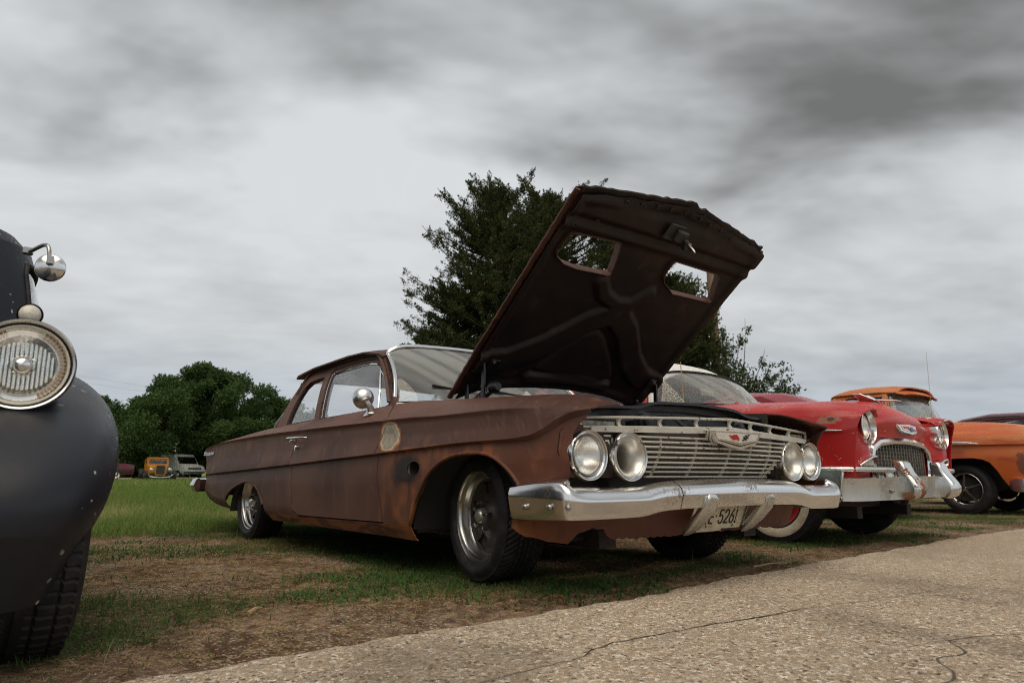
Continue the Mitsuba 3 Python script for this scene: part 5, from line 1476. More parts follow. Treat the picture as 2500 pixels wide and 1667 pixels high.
# front bumper: lower blade, side wraps, upper rail and the two guards
bk = numbered(rd + '__front_bumper')
labels[bk] = {'label': 'dull chrome bumper with two tall guards, the nearer one rust streaked'}
bp_ = spl([(.615, -.945, .385), (.66, -.91, .385), (.735, -.72, .388), (.785, -.45, .392), (.80, -.2, .396), (.802, 0, .397), (.80, .2, .396), (.785, .45, .392), (.735, .72, .388), (.66, .91, .385), (.615, .945, .385)], 90)
blade = [(.030, .070), (.006, .076), (-.020, .062), (-.048, .030), (-.058, -.005), (-.052, -.040), (-.034, -.066), (-.012, -.078), (.022, -.074), (.020, .0)]
put('lower_blade', sweep(bp_, [(-a, b) for a, b in blade]), 'dull_chrome', bk, 35)
for s in (-1, 1):
    wr = Polygon([(.44, .50), (.635, .498), (.618, .40), (.592, .312), (.53, .318), (.485, .36), (.46, .42)])
    m = panel(wr, lambda u, v: np.stack([u, .952 + .02 * np.sin((v - .31) * 16) + .02 * (u - .5), v], 1), .03, .03)
    put('side_wrap', m if s > 0 else mirror(m), 'teal_chrome', bk, 35, label=None)
    rdg = sweep([(.640, s * .968, .495), (.636, s * .985, .44), (.618, s * .980, .37), (.598, s * .962, .312)], rprof(.022, .022, .4), up=(1, 0, 0))
    put('ridge', rdg, 'dull_chrome', bk, 40)
    ur = spl([(.36, s * .962, .515), (.50, s * .955, .516), (.64, s * .90, .515), (.73, s * .75, .514), (.765, s * .60, .513), (.772, s * .50, .512), (.770, s * .478, .512)], 40)
    put('upper_rail', sweep(ur, rprof(.050, .036, .45), scale=np.r_[np.ones(36), .96, .88, .7, .4]), 'dull_chrome', bk, 40)
    put('rail_foot', sweep([(.745, s * .52, .50), (.752, s * .515, .465), (.77, s * .51, .43)], circ(.028, 12, .045), up=(1, 0, 0)), 'dull_chrome', bk, 40)
    # guard: blocky head on a body flowing into the blade
    gy = s * .348
    GL = [(.578, .762, .040, .085), (.574, .765, .062, .118), (.562, .770, .080, .142), (.535, .776, .088, .148), (.50, .786, .098, .146), (.465, .800, .118, .148), (.43, .818, .134, .154), (.395, .832, .138, .158), (.36, .834, .124, .156), (.33, .824, .098, .148), (.312, .812, .060, .130)]
    G = []
    for z, cx, dx, w in GL:
        rr_ = np.array(box(-dx / 2, -w / 2, dx / 2, w / 2).buffer(-.3 * min(dx, w)).buffer(.3 * min(dx, w), quad_segs=4).exterior.coords)[:-1]
        G.append(np.stack([cx + rr_[:, 0], gy + rr_[:, 1], np.full(len(rr_), z)], 1))
    G = np.stack(G)
    gf = grid_faces(len(G), G.shape[1], True)
    gv = np.vstack([G.reshape(-1, 3), G[0].mean(0)])
    gf = np.vstack([gf[:, [0, 1, 2]], gf[:, [0, 2, 3]], np.stack([np.arange(G.shape[1]), np.full(G.shape[1], len(gv) - 1), (np.arange(G.shape[1]) + 1) % G.shape[1]], 1)])
    put('guard', trimesh.Trimesh(gv, gf, process=False), 'rusty_guard' if s < 0 else 'clean_chrome', bk, 35)
    for x, y in ((.815, .20 * s + (0 if s > 0 else -.36)),):
        put('bolt_head', xf(rev([(.016, -.01), (.016, .004), (.009, .010), (.001, .011)], 16, 'x'), (.792, s * .60, .375)), 'steel', bk, 40)
put('bolt_head', xf(rev([(.014, -.01), (.014, .006), (.006, .012), (.001, .012)], 14, 'y'), (.56, -.978, .385), math.pi), 'rust', bk, 40)

# cab: white roof, wraparound windshield
roof_c = [(-3.05, 1.26), (-2.7, 1.44), (-2.3, 1.55), (-1.8, 1.592), (-1.4, 1.570), (-1.12, 1.505), (-.965, 1.425)]
rc_ = np.array(roof_c)
def rroof(u, v):
    c = PchipInterpolator(rc_[:, 0], rc_[:, 1])(u)
    hw_ = np.interp(u, [-3.05, -2.6, -1.6, -1.1, -.965], [.58, .64, .665, .655, .64])
    return np.stack([u - .075 * np.clip((u + 1.6) / .6, 0, 1) * np.abs(v) ** 3, v * hw_, c - .135 * np.abs(v) ** 2.6 * np.clip((u + 3.3) / .6, .4, 1)], 1)


put('roof', panel(box(-3.05, -1, -.965, 1), rroof, .06, .015), 'white_paint', rd, 40)
put('headliner', panel(box(-3.0, -.94, -1.0, .94), lambda u, v: rroof(u, v) - [0, 0, .04], .09, .006), 'headliner', rd, 40)
wb = spl([(-.985, -.800, 1.075), (-.91, -.795, 1.078), (-.80, -.70, 1.082), (-.68, -.42, 1.088), (-.635, 0, 1.092), (-.68, .42, 1.088), (-.80, .70, 1.082), (-.91, .795, 1.078), (-.985, .80, 1.075)], 45)
wt = spl([(-1.045, -.660, 1.325), (-1.02, -.655, 1.348), (-.995, -.58, 1.375), (-.965, -.33, 1.402), (-.955, 0, 1.410), (-.965, .33, 1.402), (-.995, .58, 1.375), (-1.02, .655, 1.348), (-1.045, .66, 1.325)], 45)
t = np.linspace(0, 1, 14)[:, None, None]
WG = wb[None] * (1 - t) + wt[None] * t + np.array([.03, 0, 0]) * 4 * t * (1 - t)
put('windshield', TM(WG.reshape(-1, 3), grid_faces(14, 45)), 'dusty_glass', rd, True)
put('windshield_trim', cat(sweep(wt + [.006, 0, .004], rprof(.022, .020, .4), up=(1, 0, .5)), sweep(wb + [.012, 0, -.004], rprof(.024, .014, .4))), 'rubber', rd, 40)
for s in (-1, 1):
    put('pillar', sweep([(-1.00, s * .802, 1.05), (-1.02, s * .775, 1.15), (-1.045, s * .715, 1.27), (-1.07, s * .655, 1.345)], rprof(.045, .05, .3), up=(1, 0, 0)), 'white_paint', rd, 40)
    put('door_frame', cat(sweep([(-1.08, s * .805, 1.03), (-1.095, s * .765, 1.17), (-1.115, s * .70, 1.30)], rprof(.03, .05, .3), up=(1, 0, 0)), sweep([(-2.0, s * .81, 1.02), (-2.02, s * .76, 1.17), (-2.04, s * .69, 1.36)], rprof(.03, .06, .3), up=(1, 0, 0)), sweep([(-1.115, s * .70, 1.31), (-1.4, s * .69, 1.37), (-2.04, s * .685, 1.39), (-2.6, s * .66, 1.33)], rprof(.03, .04, .3))), 'red_paint', rd, 40)
    m = TM(np.vstack([np.stack([np.linspace(-1.1, -2.7, 9), np.full(9, s * .79), np.full(9, 1.04)], 1), np.stack([np.linspace(-1.12, -2.6, 9), np.full(9, s * .69), np.interp(np.linspace(-1.12, -2.6, 9), [-2.6, -2.04, -1.4, -1.12], [1.32, 1.38, 1.36, 1.31])], 1)]), grid_faces(2, 9))
    put('side_window', m, 'glass', rd, 60)
    put('rear_pillar', sweep([(-2.72, s * .78, 1.0), (-2.80, s * .72, 1.18), (-2.70, s * .66, 1.34)], rprof(.04, .16, .3), up=(1, 0, 0)), 'white_paint', rd, 40)
put('rear_window', TM(np.vstack([spl([(-2.95, -.68, 1.02), (-3.15, 0, 1.02), (-2.95, .68, 1.02)], 13), spl([(-2.85, -.60, 1.30), (-3.0, 0, 1.36), (-2.85, .60, 1.30)], 13)]), grid_faces(2, 13)), 'glass', rd, 60)
put('trunk_lid', panel(box(-3.88, -.67, -2.85, .67), lambda u, v: np.stack([u, v, .99 - .05 * np.clip((-3.3 - u) / .6, 0, 1) ** 2 + .02 * (1 - (v / .67) ** 2)], 1), .08, .01), 'red_paint', rd, 35)
put('cowl', panel(Polygon([(-1.0, -.80), (-.80, -.72), (-.62, -.45), (-.58, 0), (-.62, .45), (-.80, .72), (-1.0, .80)]), lambda u, v: np.stack([u, v, 1.066 + .012 * (1 - (v / .8) ** 2)], 1), .08, .006), 'red_paint', rd, 35)
put('dashboard', bx(-1.25, -.98, -.76, .76, .86, 1.05, .03), 'red_interior', rd, 30)
put('front_seat', cat(bx(-2.05, -1.55, -.68, .68, .45, .68, .05), xf(bx(-.08, .08, -.68, .68, 0, .50, .05), (-2.02, 0, .60), 0, -.2)), 'pale_vinyl', rd, 30)
sw = rev([(.21 + .012 * math.cos(a), .012 * math.sin(a)) for a in np.linspace(0, 2 * math.pi, 9)], 40, 'x')
put('steering_wheel', cat(xf(sw, (-1.40, .36, 1.02), 0, -.45), tube([(-1.40, .36, 1.02), (-1.1, .36, .88)], .02)), 'pale_vinyl', rd, 40)
put('rear_view_mirror', cat(bx(-.985, -.972, -.10, .10, 1.215, 1.275, .01), tube(spl([(-.98, .0, 1.27), (-.975, -.02, 1.33), (-1.0, -.05, 1.395)], 8), .008)), 'pale_vinyl', rd, 40)
put('aerial', tube([(-.80, -.62, 1.02), (-.83, -.60, 1.45)], .0035, 6, up=(1, 0, 0)), 'gold_paint', rd, 40)
put('wiper_knob', cat(xf(trimesh.creation.icosphere(2, .016), (-.62, -.1, 1.105)), tube([(-.62, -.1, 1.10), (-.66, -.16, 1.10)], .005)), 'red_paint', rd, 40)
put('floor_pan', cat(bx(-2.5, -.45, -.86, .86, .24, .28), bx(-3.8, -2.5, -.6, .6, .26, .30), bx(-.45, .30, -.40, .40, .24, .40), bx(-3.8, .5, .40, .48, .18, .26), bx(-3.8, .5, -.48, -.40, .18, .26), tube([(0, -.65, .26), (0, .65, .26)], .04)), 'soot_black', rd, False)
for s in (-1, 1):
    for cx in (.02, -2.95):
        wh = rev([(.47, 0), (.47, .38), (.02, .38)], 22, 'y', math.radians(25), math.radians(160))
        wh.apply_translation((cx, -.905, .17))
        put('wheel_house', wh if s < 0 else mirror(wh), 'soot_black', rd, 30)
    wheel(rd, (.033, s * .740, .318), .322, .175, .195, 'whitewall', s, math.radians(-3), n=160, pitch=56, grooves=(-.45, -.15, .15, .45))
    wheel(rd, (-2.89, s * .745, .318), .322, .175, .195, 'whitewall', s, n=72, slots=False)
place_all(K0, (RX, RY, 0), RA)
# ------------------------------------------------------------------ the orange pickup at the right
OX, OY, OA = -1.074, 8.685, .005


def orange_fn(p, n, uv):
    x, y, z = p.x - OX, p.y - OY, p.z
    c = mix((.50, .110, .018), (.41, .084, .017), fbm(x * 4, y * 4, z * 4, 3))
    worn = smoothstep(.38, .68, fbm(x * 2.2, y * 6, z * 7, 4)) * smoothstep(.62, .95, z)
    c = mix(c, (.46, .19, .060), worn * .75)
    c = mix(c, (.27, .042, .018), smoothstep(.50, .74, fbm(x * 3, y * 3, z * 10 + 4, 3)) * .65 * (1 - smoothstep(.9, 1.02, z)))
    pf = fbm(x * 24, y * 24, z * 20, 3)
    e = dr.sqrt(dr.square((x - .72) / .07) + dr.square((z - .63) / .17)) + (pf - .5) * 1.5
    c = mix(c, (.16, .055, .03), (1 - smoothstep(.7, 1, e)) * dr.select(y < -.8, mi.Float(1), mi.Float(0)))
    return c * (.9 + .2 * noise(x * 160, y * 160, z * 160))


mat('orange_paint', pri(proc(orange_fn), .42, spec=.5))
mat('visor_brown', pri((.085, .028, .018), .4))
K0 = set(scene)
ot = thing('orange_pickup', 'faded orange pickup truck with sun visor and five-spoke wheels, rightmost of the row', 'truck')
orow = [
    [(-1.1, .90, .30), (-.5, .93, .30), (.55, .93, .34), (1.0, .88, .36)],
    [(-1.1, .93, .52), (-.5, .955, .52), (.55, .955, .52), (1.0, .90, .52)],
    [(-1.1, .935, .72), (-.5, .958, .73), (.55, .962, .73), (1.0, .905, .73)],
    [(-1.1, .920, .79), (-.5, .945, .795), (.55, .948, .800), (1.0, .89, .80)],
    [(-1.1, .905, .87), (-.5, .930, .880), (.55, .930, .868), (1.0, .87, .86)],
    [(-1.1, .935, .90), (-.5, .965, .905), (.25, .968, .894), (.6, .962, .885), (1.0, .90, .875)],
    [(-1.1, .925, .99), (-.5, .955, .985), (.55, .95, .965), (1.0, .885, .95)],
    [(-1.1, .875, 1.06), (-.5, .890, 1.062), (.26, .885, 1.050), (.75, .870, 1.038), (1.0, .83, 1.02)],
    [(-1.1, .82, 1.085), (-.5, .82, 1.080), (.26, .80, 1.066), (.75, .77, 1.050), (1.0, .74, 1.03)],
    [(-1.1, .74, 1.09), (-.5, .72, 1.085), (.26, .70, 1.06), (.75, .68, 1.03), (1.0, .66, 1.0)],
]
o_at, o_v = rows_map(orow)
oarch = [(-.40, .34), (-.38, .50), (-.31, .62), (-.20, .695), (-.055, .721), (.161, .724), (.279, .704), (.362, .661), (.436, .553), (.481, .455), (.528, .374), (.575, .345)]
ofend = [(-.42, .302), (-.70, .30), (-.70, 'r9'), (.92, 'r9'), (.97, .90), (.93, .70), (.90, .50), (.86, .355), (.60, .342)] + oarch[::-1]
for s in (-1, 1):
    fm = (lambda x, v: o_at(x, v / VS) * np.array([1, -1, 1])) if s < 0 else (lambda x, v: o_at(x, v / VS))
    xs = np.arange(-1.1, 1.0, .05)
    ln_ = [np.stack([xs, np.full_like(xs, r * VS)], 1) for r in (1, 2, 2.5, 3, 3.5, 4, 4.5, 5, 5.5, 6, 6.5, 7, 7.5, 8)]
    put('front_fender', panel(xz_poly(ofend, o_v, VS), fm, .04, .010, ln_, flip=s > 0), 'orange_paint', ot, 45, label='faded orange front fender with a chrome spear' if s < 0 else None)
    spear = spl([(-.66, -.972, .925), (-.2, -.985, .924), (.10, -.985, .916), (.20, -.978, .908), (.262, -.964, .902)], 24)
    m = sweep(spear, rprof(.022, .044, .45), scale=np.r_[np.ones(16), np.linspace(1, .2, 8)])
    put('fender_spear', m if s < 0 else mirror(m), 'clean_chrome', ot, 40)
    # door and cab side
    cs_ = lambda u, v: np.stack([u, .955 - .05 * np.clip((v - .95) / .2, 0, 1) - .26 * np.clip(v - 1.15, 0, 1) - .25 * np.clip(v - 1.15, 0, 1) ** 2, v], 1)
    side_ = Polygon([(-.71, .32), (-.71, 1.02), (-.80, 1.22), (-.85, 1.36), (-.885, 1.53), (-.92, 1.66), (-1.0, 1.715), (-1.45, 1.735), (-1.72, 1.722), (-1.77, 1.66), (-1.78, 1.2), (-1.78, .32)])
    win_ = Polygon([(-.935, 1.28), (-.945, 1.50), (-.955, 1.615), (-.995, 1.645), (-1.45, 1.668), (-1.53, 1.66), (-1.565, 1.61), (-1.575, 1.28)])
    dr_ = Polygon([(-.73, .34), (-.73, 1.03), (-.86, 1.26), (-.915, 1.60), (-.97, 1.675), (-1.45, 1.697), (-1.58, 1.685), (-1.625, 1.60), (-1.64, .34)])
    put('cab_side', panel(side_.difference(dr_.buffer(.004)), cs_ if s > 0 else (lambda u, v: cs_(u, v) * [1, -1, 1]), .05, .02, flip=s > 0), 'orange_paint', ot, 35)
    dk = put('door', panel(dr_.difference(win_), cs_ if s > 0 else (lambda u, v: cs_(u, v) * [1, -1, 1]), .05, .03, flip=s > 0), 'orange_paint', ot, 35)
    wr_ = ring_pts(win_.exterior, .03)
    q = cs_(wr_[:, 0], wr_[:, 1])
    q[:, 1] *= s
    put('window_seal', sweep(np.vstack([q, q[:1]]), rprof(.016, .02, .3), up=(0, 1, 0), caps=False), 'rubber', dk, 40)
    put('vent_frame', sweep([(-1.0, s * .735, 1.29), (-1.0, s * .72, 1.45), (-1.0, s * .695, 1.60), (-1.02, s * .69, 1.63), (-1.22, s * .685, 1.64)], rprof(.012, .014, .3), up=(1, 0, 0)), 'clean_chrome', dk, 40)
    put('side_window', panel(win_, (lambda u, v: cs_(u, v) * [1, s, 1] - [0, s * .02, 0]), .1, 0), 'dark_glass', dk, 60)
    put('handle', sweep([(-1.52, s * .968, 1.05), (-1.50, s * .990, 1.055), (-1.40, s * .990, 1.055)], rprof(.02, .014, .4)), 'chrome', dk, 40)
    # bed side
    put('bed_side', panel(Polygon([(-1.82, .42), (-1.82, 1.03), (-3.9, 1.03), (-3.9, .42), (-3.42, .42), (-3.36, .60), (-3.2, .72), (-2.95, .74), (-2.75, .70), (-2.6, .58), (-2.55, .42)]), lambda u, v, s=s: np.stack([u, s * (.93 + .02 * np.sin((v - .42) * 5)), v], 1), .08, .04, flip=s > 0), 'orange_paint', ot, 35)
oh = spl([(-.72, 1.262), (-.316, 1.256), (.064, 1.236), (.40, 1.198), (.56, 1.164), (.68, 1.11), (.76, 1.03), (.80, .94)], 40)
def ohood(u, v):
    i = u * 39
    x, z = np.interp(i, np.arange(40), oh[:, 0]), np.interp(i, np.arange(40), oh[:, 1])
    a = np.abs(v) / .72
    return np.stack([x, v, z - .012 * (1 - a) * 0 - .165 * a ** 4 * (1 - .3 * u) - .02 * a ** 2], 1)


put('hood', panel(Polygon([(0, -.74), (.6, -.705), (1, -.69), (1, .69), (.6, .705), (0, .74)]), ohood, .05, .01), 'orange_paint', ot, 40)
put('nose_panel', panel(box(-.88, .40, .88, 1.0), lambda u, v: np.stack([.93 - .12 * (np.abs(u) / .88) ** 3, u, v], 1), .08, .02), 'orange_paint', ot, 35)
put('grille_bar', cat(*[sweep([(.95, -.7, z), (.965, 0, z), (.95, .7, z)], rprof(.02, .03, .4)) for z in (.58, .70, .82)]), 'grille_metal', ot, 40)
fb = spl([(.56, -.985, .375), (.70, -.975, .375), (.86, -.90, .375), (1.0, -.60, .375), (1.05, 0, .375), (1.0, .60, .375), (.86, .90, .375), (.70, .975, .375), (.56, .985, .375)], 60)
put('front_bumper', sweep(fb, [(-.01, .080), (.014, .072), (.030, .036), (.034, 0), (.030, -.036), (.014, -.072), (-.01, -.080)][::-1], scale=np.r_[.55, .85, np.ones(56), .85, .55]), 'clean_chrome', ot, 40)
def oroof(u, v):
    c = np.interp(u, [-1.80, -1.74, -1.6, -1.35, -1.0, -.80, -.70], [1.745, 1.80, 1.845, 1.862, 1.845, 1.81, 1.755])
    e = np.interp(u, [-1.80, -1.72, -1.0, -.70], [1.712, 1.730, 1.722, 1.690])
    return np.stack([u + .05 * (1 - np.abs(v) ** 2) * np.clip((u + 1.2) / .5, 0, 1), v * np.interp(u, [-1.8, -1.7, -1.0, -.7], [.66, .72, .71, .64]), c - (c - e) * np.abs(v) ** 4], 1)


put('roof', panel(box(-1.80, -1, -.80, 1), oroof, .06, .02), 'orange_paint', ot, 40)
put('headliner', panel(box(-1.74, -.95, -.84, .95), lambda u, v: oroof(u, v) - [0, 0, .05], .1, .006), 'headliner', ot, 40)
put('cab_back', panel(box(-.86, .35, .86, 1.70).difference(box(-.55, 1.30, .55, 1.62)), lambda u, v: np.stack([-1.775 + 0 * u, u * (1 - .22 * np.clip((v - 1.2) / .5, 0, 1)), v], 1), .1, .02), 'orange_paint', ot, 30)
put('rear_window', panel(box(-.55, 1.30, .55, 1.62), lambda u, v: np.stack([-1.77 + 0 * u, u, v], 1), .2, 0), 'glass', ot, 60)
wb = spl([(-.90, -.835, 1.262), (-.80, -.80, 1.265), (-.66, -.52, 1.275), (-.60, 0, 1.280), (-.66, .52, 1.275), (-.80, .80, 1.265), (-.90, .835, 1.262)], 41)
wt = spl([(-.95, -.675, 1.63), (-.905, -.665, 1.665), (-.84, -.42, 1.695), (-.81, 0, 1.712), (-.84, .42, 1.695), (-.905, .665, 1.665), (-.95, .675, 1.63)], 41)
t = np.linspace(0, 1, 12)[:, None, None]
OG = wb[None] * (1 - t) + wt[None] * t + np.array([.02, 0, 0]) * 4 * t * (1 - t)
put('windshield', TM(OG.reshape(-1, 3), grid_faces(12, 41)), 'dusty_glass', ot, True)
ed = np.vstack([OG[:, 0], wt, OG[:, -1][::-1], wb[::-1]])
put('windshield_seal', sweep(poly_len(ed, 140), rprof(.026, .022, .4), up=(1, 0, .3), caps=False), 'rubber', ot, 40)
for s in (-1, 1):
    put('pillar', sweep([(-.93, s * .850, 1.22), (-.945, s * .80, 1.40), (-.96, s * .73, 1.58), (-.965, s * .685, 1.68)], rprof(.05, .07, .3), up=(1, 0, 0)), 'orange_paint', ot, 40)
put('sun_visor', panel(Polygon([(-.67, 0), (-.67, .5), (-.58, 1), (.58, 1), (.67, .5), (.67, 0)]), lambda u, v: np.stack([-.85 + .10 * v + .05 * (1 - (u / .7) ** 2), u, 1.752 - .065 * v - .045 * (np.abs(u) / .7) ** 3], 1), .06, .014), 'orange_paint', ot, 40)
put('visor_lining', panel(Polygon([(-.65, .03), (-.65, .5), (-.57, .98), (.57, .98), (.65, .5), (.65, .03)]), lambda u, v: np.stack([-.85 + .10 * v + .05 * (1 - (u / .7) ** 2), u, 1.728 - .062 * v - .045 * (np.abs(u) / .7) ** 3], 1), .08, .006), 'visor_brown', ot, 40)
put('cowl', panel(box(-.95, -.84, -.60, .84), lambda u, v: np.stack([u, v, 1.255 - .04 * (v / .84) ** 4], 1), .08, .01), 'orange_paint', ot, 40)
put('firewall', bx(-.74, -.71, -.88, .88, .32, 1.24), 'dark_gap', ot, False)
put('dashboard', bx(-1.1, -.92, -.78, .78, 1.0, 1.22, .03), 'dash_paint', ot, 30)
put('seat', cat(bx(-1.68, -1.2, -.70, .70, .70, .92, .05), bx(-1.74, -1.60, -.70, .70, .88, 1.38, .04)), 'seat_vinyl', ot, 30)
put('steering_wheel', xf(rev([(.21 + .013 * math.cos(a), .013 * math.sin(a)) for a in np.linspace(0, 2 * math.pi, 9)], 40, 'x'), (-1.15, .40, 1.28), 0, -.6), 'black_paint', ot, 40)
put('aerial', tube([(-.30, -.86, 1.06), (-.285, -.855, 1.6), (-.27, -.85, 2.205)], .0035, 6, up=(1, 0, 0), scale=[1, .8, .5]), 'gold_paint', ot, 40)
put('bed_floor', cat(bx(-3.9, -1.82, -.9, .9, .55, .60), bx(-3.94, -3.9, -.9, .9, .45, 1.03), bx(-1.86, -1.82, -.9, .9, .45, 1.03)), 'rust_dark', ot, False)
put('chassis', cat(bx(-3.9, .8, .35, .45, .38, .50), bx(-3.9, .8, -.45, -.35, .38, .50), tube([(0, -.75, .33), (0, .75, .33)], .05), tube([(-2.9, -.75, .33), (-2.9, .75, .33)], .05), bx(-.6, .7, -.3, .3, .30, .7), bx(-.70, -.45, -.9, .9, .30, .34)), 'soot_black', ot, False)
for s in (-1, 1):
    for cx in (.08, -2.95):
        wh = rev([(.52, 0), (.52, .40), (.02, .40)], 22, 'y', math.radians(20), math.radians(160))
        wh.apply_translation((cx, -.93, .22))
        put('wheel_house', wh if s < 0 else mirror(wh), 'soot_black', ot, 30)
    wheel(ot, (-.002, s * .835, .322), .325, .22, .215, 'spoke', s, math.radians(-4), n=144, pitch=56)
    wheel(ot, (-2.9, s * .835, .322), .325, .22, .215, 'spoke', s, n=72, slots=False)
place_all(K0, (OX, OY, 0), OA)
# ------------------------------------------------------------------ the dark pickup at the left edge
NX, NY = .36, -3.32      # its front axle centre; the nose points to +x, its left side to +y


def navy_fn(p, n, uv):
    c = mix((.0105, .0125, .018), (.017, .0195, .027), fbm(p.x * 4, p.y * 4, p.z * 4, 3))
    chip = smoothstep(.865, .90, noise(p.x * 62, p.y * 62, p.z * 62)) * smoothstep(.45, .62, noise(p.x * 9, p.y * 9, p.z * 9))
    return mix(c, (.50, .47, .42), chip * .85)


mat('navy_primer', pri(proc(navy_fn), proc(lambda p, n, uv: .36 + .12 * fbm(p.x * 9, p.y * 9, p.z * 9, 3)), spec=.34))
K0 = set(scene)
np_ = thing('dark_pickup', 'dark navy primer pickup with a bulbous front fender, at the left', 'truck')

# bulbous front fender: plan contours stacked from the lip to the crown, round in plan and in side view
NY_off = .62
zl_ = np.array([.335, .38, .43, .48, .53, .58, .63, .68, .735, .785, .82, .84, .848])
xf_ = np.array([.862, .866, .850, .815, .760, .690, .585, .455, .290, .110, -.05, -.20, -.36]) - NX
yo_ = np.array([-2.372, -2.352, -2.336, -2.324, -2.317, -2.315, -2.318, -2.328, -2.350, -2.385, -2.425, -2.47, -2.55]) - NY
xff, yof = PchipInterpolator(zl_, xf_), PchipInterpolator(zl_, yo_)
XC, YC = -.78, -2.75 - NY


def lf(u, v):
    """u 0 = straight ahead, 1 = full side, 2 = back along the side; v 0..1 the tucked lip, 1..2 up to the crown"""
    zb = np.interp(u, [0, .45, .62, .75, .85, 2], [.165, .175, .20, .245, .31, .33])
    zmain = .335 + (.848 - .335) * (1 - (1 - np.clip(v - 1, 0, 1)) ** 1.35)
    tuck = np.clip(1 - v, 0, 1)
    z = np.where(v < 1, .335 - (.335 - zb) * tuck, zmain)
    zz = np.maximum(z, .335)
    ax, ay = xff(zz) - XC, yof(zz) - YC
    th = np.clip(u, 0, 1) * math.pi / 2
    e = 2 / 4.6
    x = XC + ax * np.cos(th).clip(1e-9) ** e - np.clip(u - 1, 0, 1) * .30
    y = YC + ay * np.sin(th).clip(1e-9) ** e
    ins = .55 * (.335 - z).clip(0)
    return np.stack([x - ins * np.cos(th), y - ins * np.sin(th), z], 1)


cl_ = [np.stack([np.linspace(0, 3, 90), np.full(90, 1.0)], 1)]
for s in (1, -1):
    put('front_fender', panel(box(0, 0, 3.0, 2.0), lambda u, v, s=s: lf(u / 1.5, v) * [1, s, 1], .04, .006, cl_, flip=s < 0), 'navy_primer', np_, 28, label='bulbous dark navy fender flecked with stone chips' if s > 0 else None)
    zi = np.r_[.165, .25, zl_]
    xi = np.r_[xf_[0] - .051, xf_[0] - .026, xf_]
    yi = np.linspace(YC, .18, 9)
    put('fender_apron', TM(np.stack([np.repeat(xi[:, None], 9, 1), np.repeat(s * yi[None], len(zi), 0), np.repeat(zi[:, None], 9, 1)], -1).reshape(-1, 3), grid_faces(len(zi), 9)), 'navy_primer', np_, 28)
    wh = rev([(.385, 0), (.385, .42), (.02, .42)], 24, 'y', math.radians(48), math.radians(172))
    wh.apply_translation((0, .42, .28))
    put('wheel_house', wh if s > 0 else mirror(wh), 'soot_black', np_, 30)
# hood, grille shell and nose
hs = spl([(-1.12, 1.13), (-.2, 1.10), (.3, 1.06), (.62, .99), (.76, .90), (.80, .78), (.80, .60), (.78, .42)], 50)
def nh(u, v):
    x, z = np.interp(u, np.arange(50), hs[:, 0]), np.interp(u, np.arange(50), hs[:, 1])
    w = np.interp(u, [0, 20, 30, 49], [.56, .40, .30, .24])
    return np.stack([x - .10 * np.abs(v) ** 3 * smooth_np(20, 32, u), v * w, z - .22 * np.abs(v) ** 3.2 * (1 - smooth_np(22, 34, u))], 1)


put('hood', panel(box(0, -1, 49, 1), lambda u, v: nh(u, v), .8 if False else .12 * 4, .01, flip=False) if False else TM(nh(*[a.ravel() for a in np.meshgrid(np.linspace(0, 49, 50), np.linspace(-1, 1, 21), indexing='ij')]).reshape(-1, 3), grid_faces(50, 21)), 'navy_primer', np_, True)
for s in (-1, 1):
    put('hood_side', TM(np.concatenate([np.stack([np.linspace(-.75, .78, 12), s * np.interp(np.linspace(-.75, .78, 12), [-.75, .3, .78], [.56, .37, .22]), np.interp(np.linspace(-.75, .78, 12), [-.75, .3, .62, .78], [.92, .86, .78, .55])], 1), np.stack([np.linspace(-.75, .78, 12), s * np.interp(np.linspace(-.75, .78, 12), [-.75, .3, .78], [.58, .42, .26]), np.full(12, .42)], 1)]), grid_faces(2, 12)), 'navy_primer', np_, True)
for z in np.linspace(.45, .80, 8):
    put('grille_bar', sweep([(.72, -.22, z), (.815, 0, z), (.72, .22, z)], rprof(.014, .016, .4)), 'clean_chrome', np_, 30)

# headlight in its pod on the fender, LED ring inside a cream rim
k = numbered(np_ + '__headlight')
labels[k] = {'label': 'large round headlight with a ring of small amber lamps'}
HX, HY, HZ = .600 - NX, -2.598 - NY, .733
HYAW = math.radians(-4)
hl = lambda m: xf(m, (HX, HY, HZ), HYAW, s=.945)
put('pod', hl(rev([(.001, -.30), (.05, -.285), (.09, -.22), (.112, -.12), (.119, -.03), (.118, -.005)], 60, 'x')), 'navy_primer', k, 50)
put('bezel', hl(rev([(.119, -.030), (.1225, -.012), (.1220, .006), (.1175, .014), (.113, .012), (.1105, .004), (.1100, -.008)], 80, 'x')), 'clean_chrome', k, 35)
put('gasket', hl(rev([(.1105, .002), (.1075, .000), (.1060, -.008)], 72, 'x')), 'rubber', k, 35)
put('rim', hl(rev([(.1068, -.006), (.1062, .003), (.1035, .0045), (.1005, .001), (.0992, -.003), (.0985, -.006)], 72, 'x')), 'lens_cream', k, 35)
put('reflector', hl(rev([(.0985, -.004), (.086, -.026), (.060, -.050), (.025, -.063), (.001, -.066)], 56, 'x')), 'reflector', k, 60)
leds = []
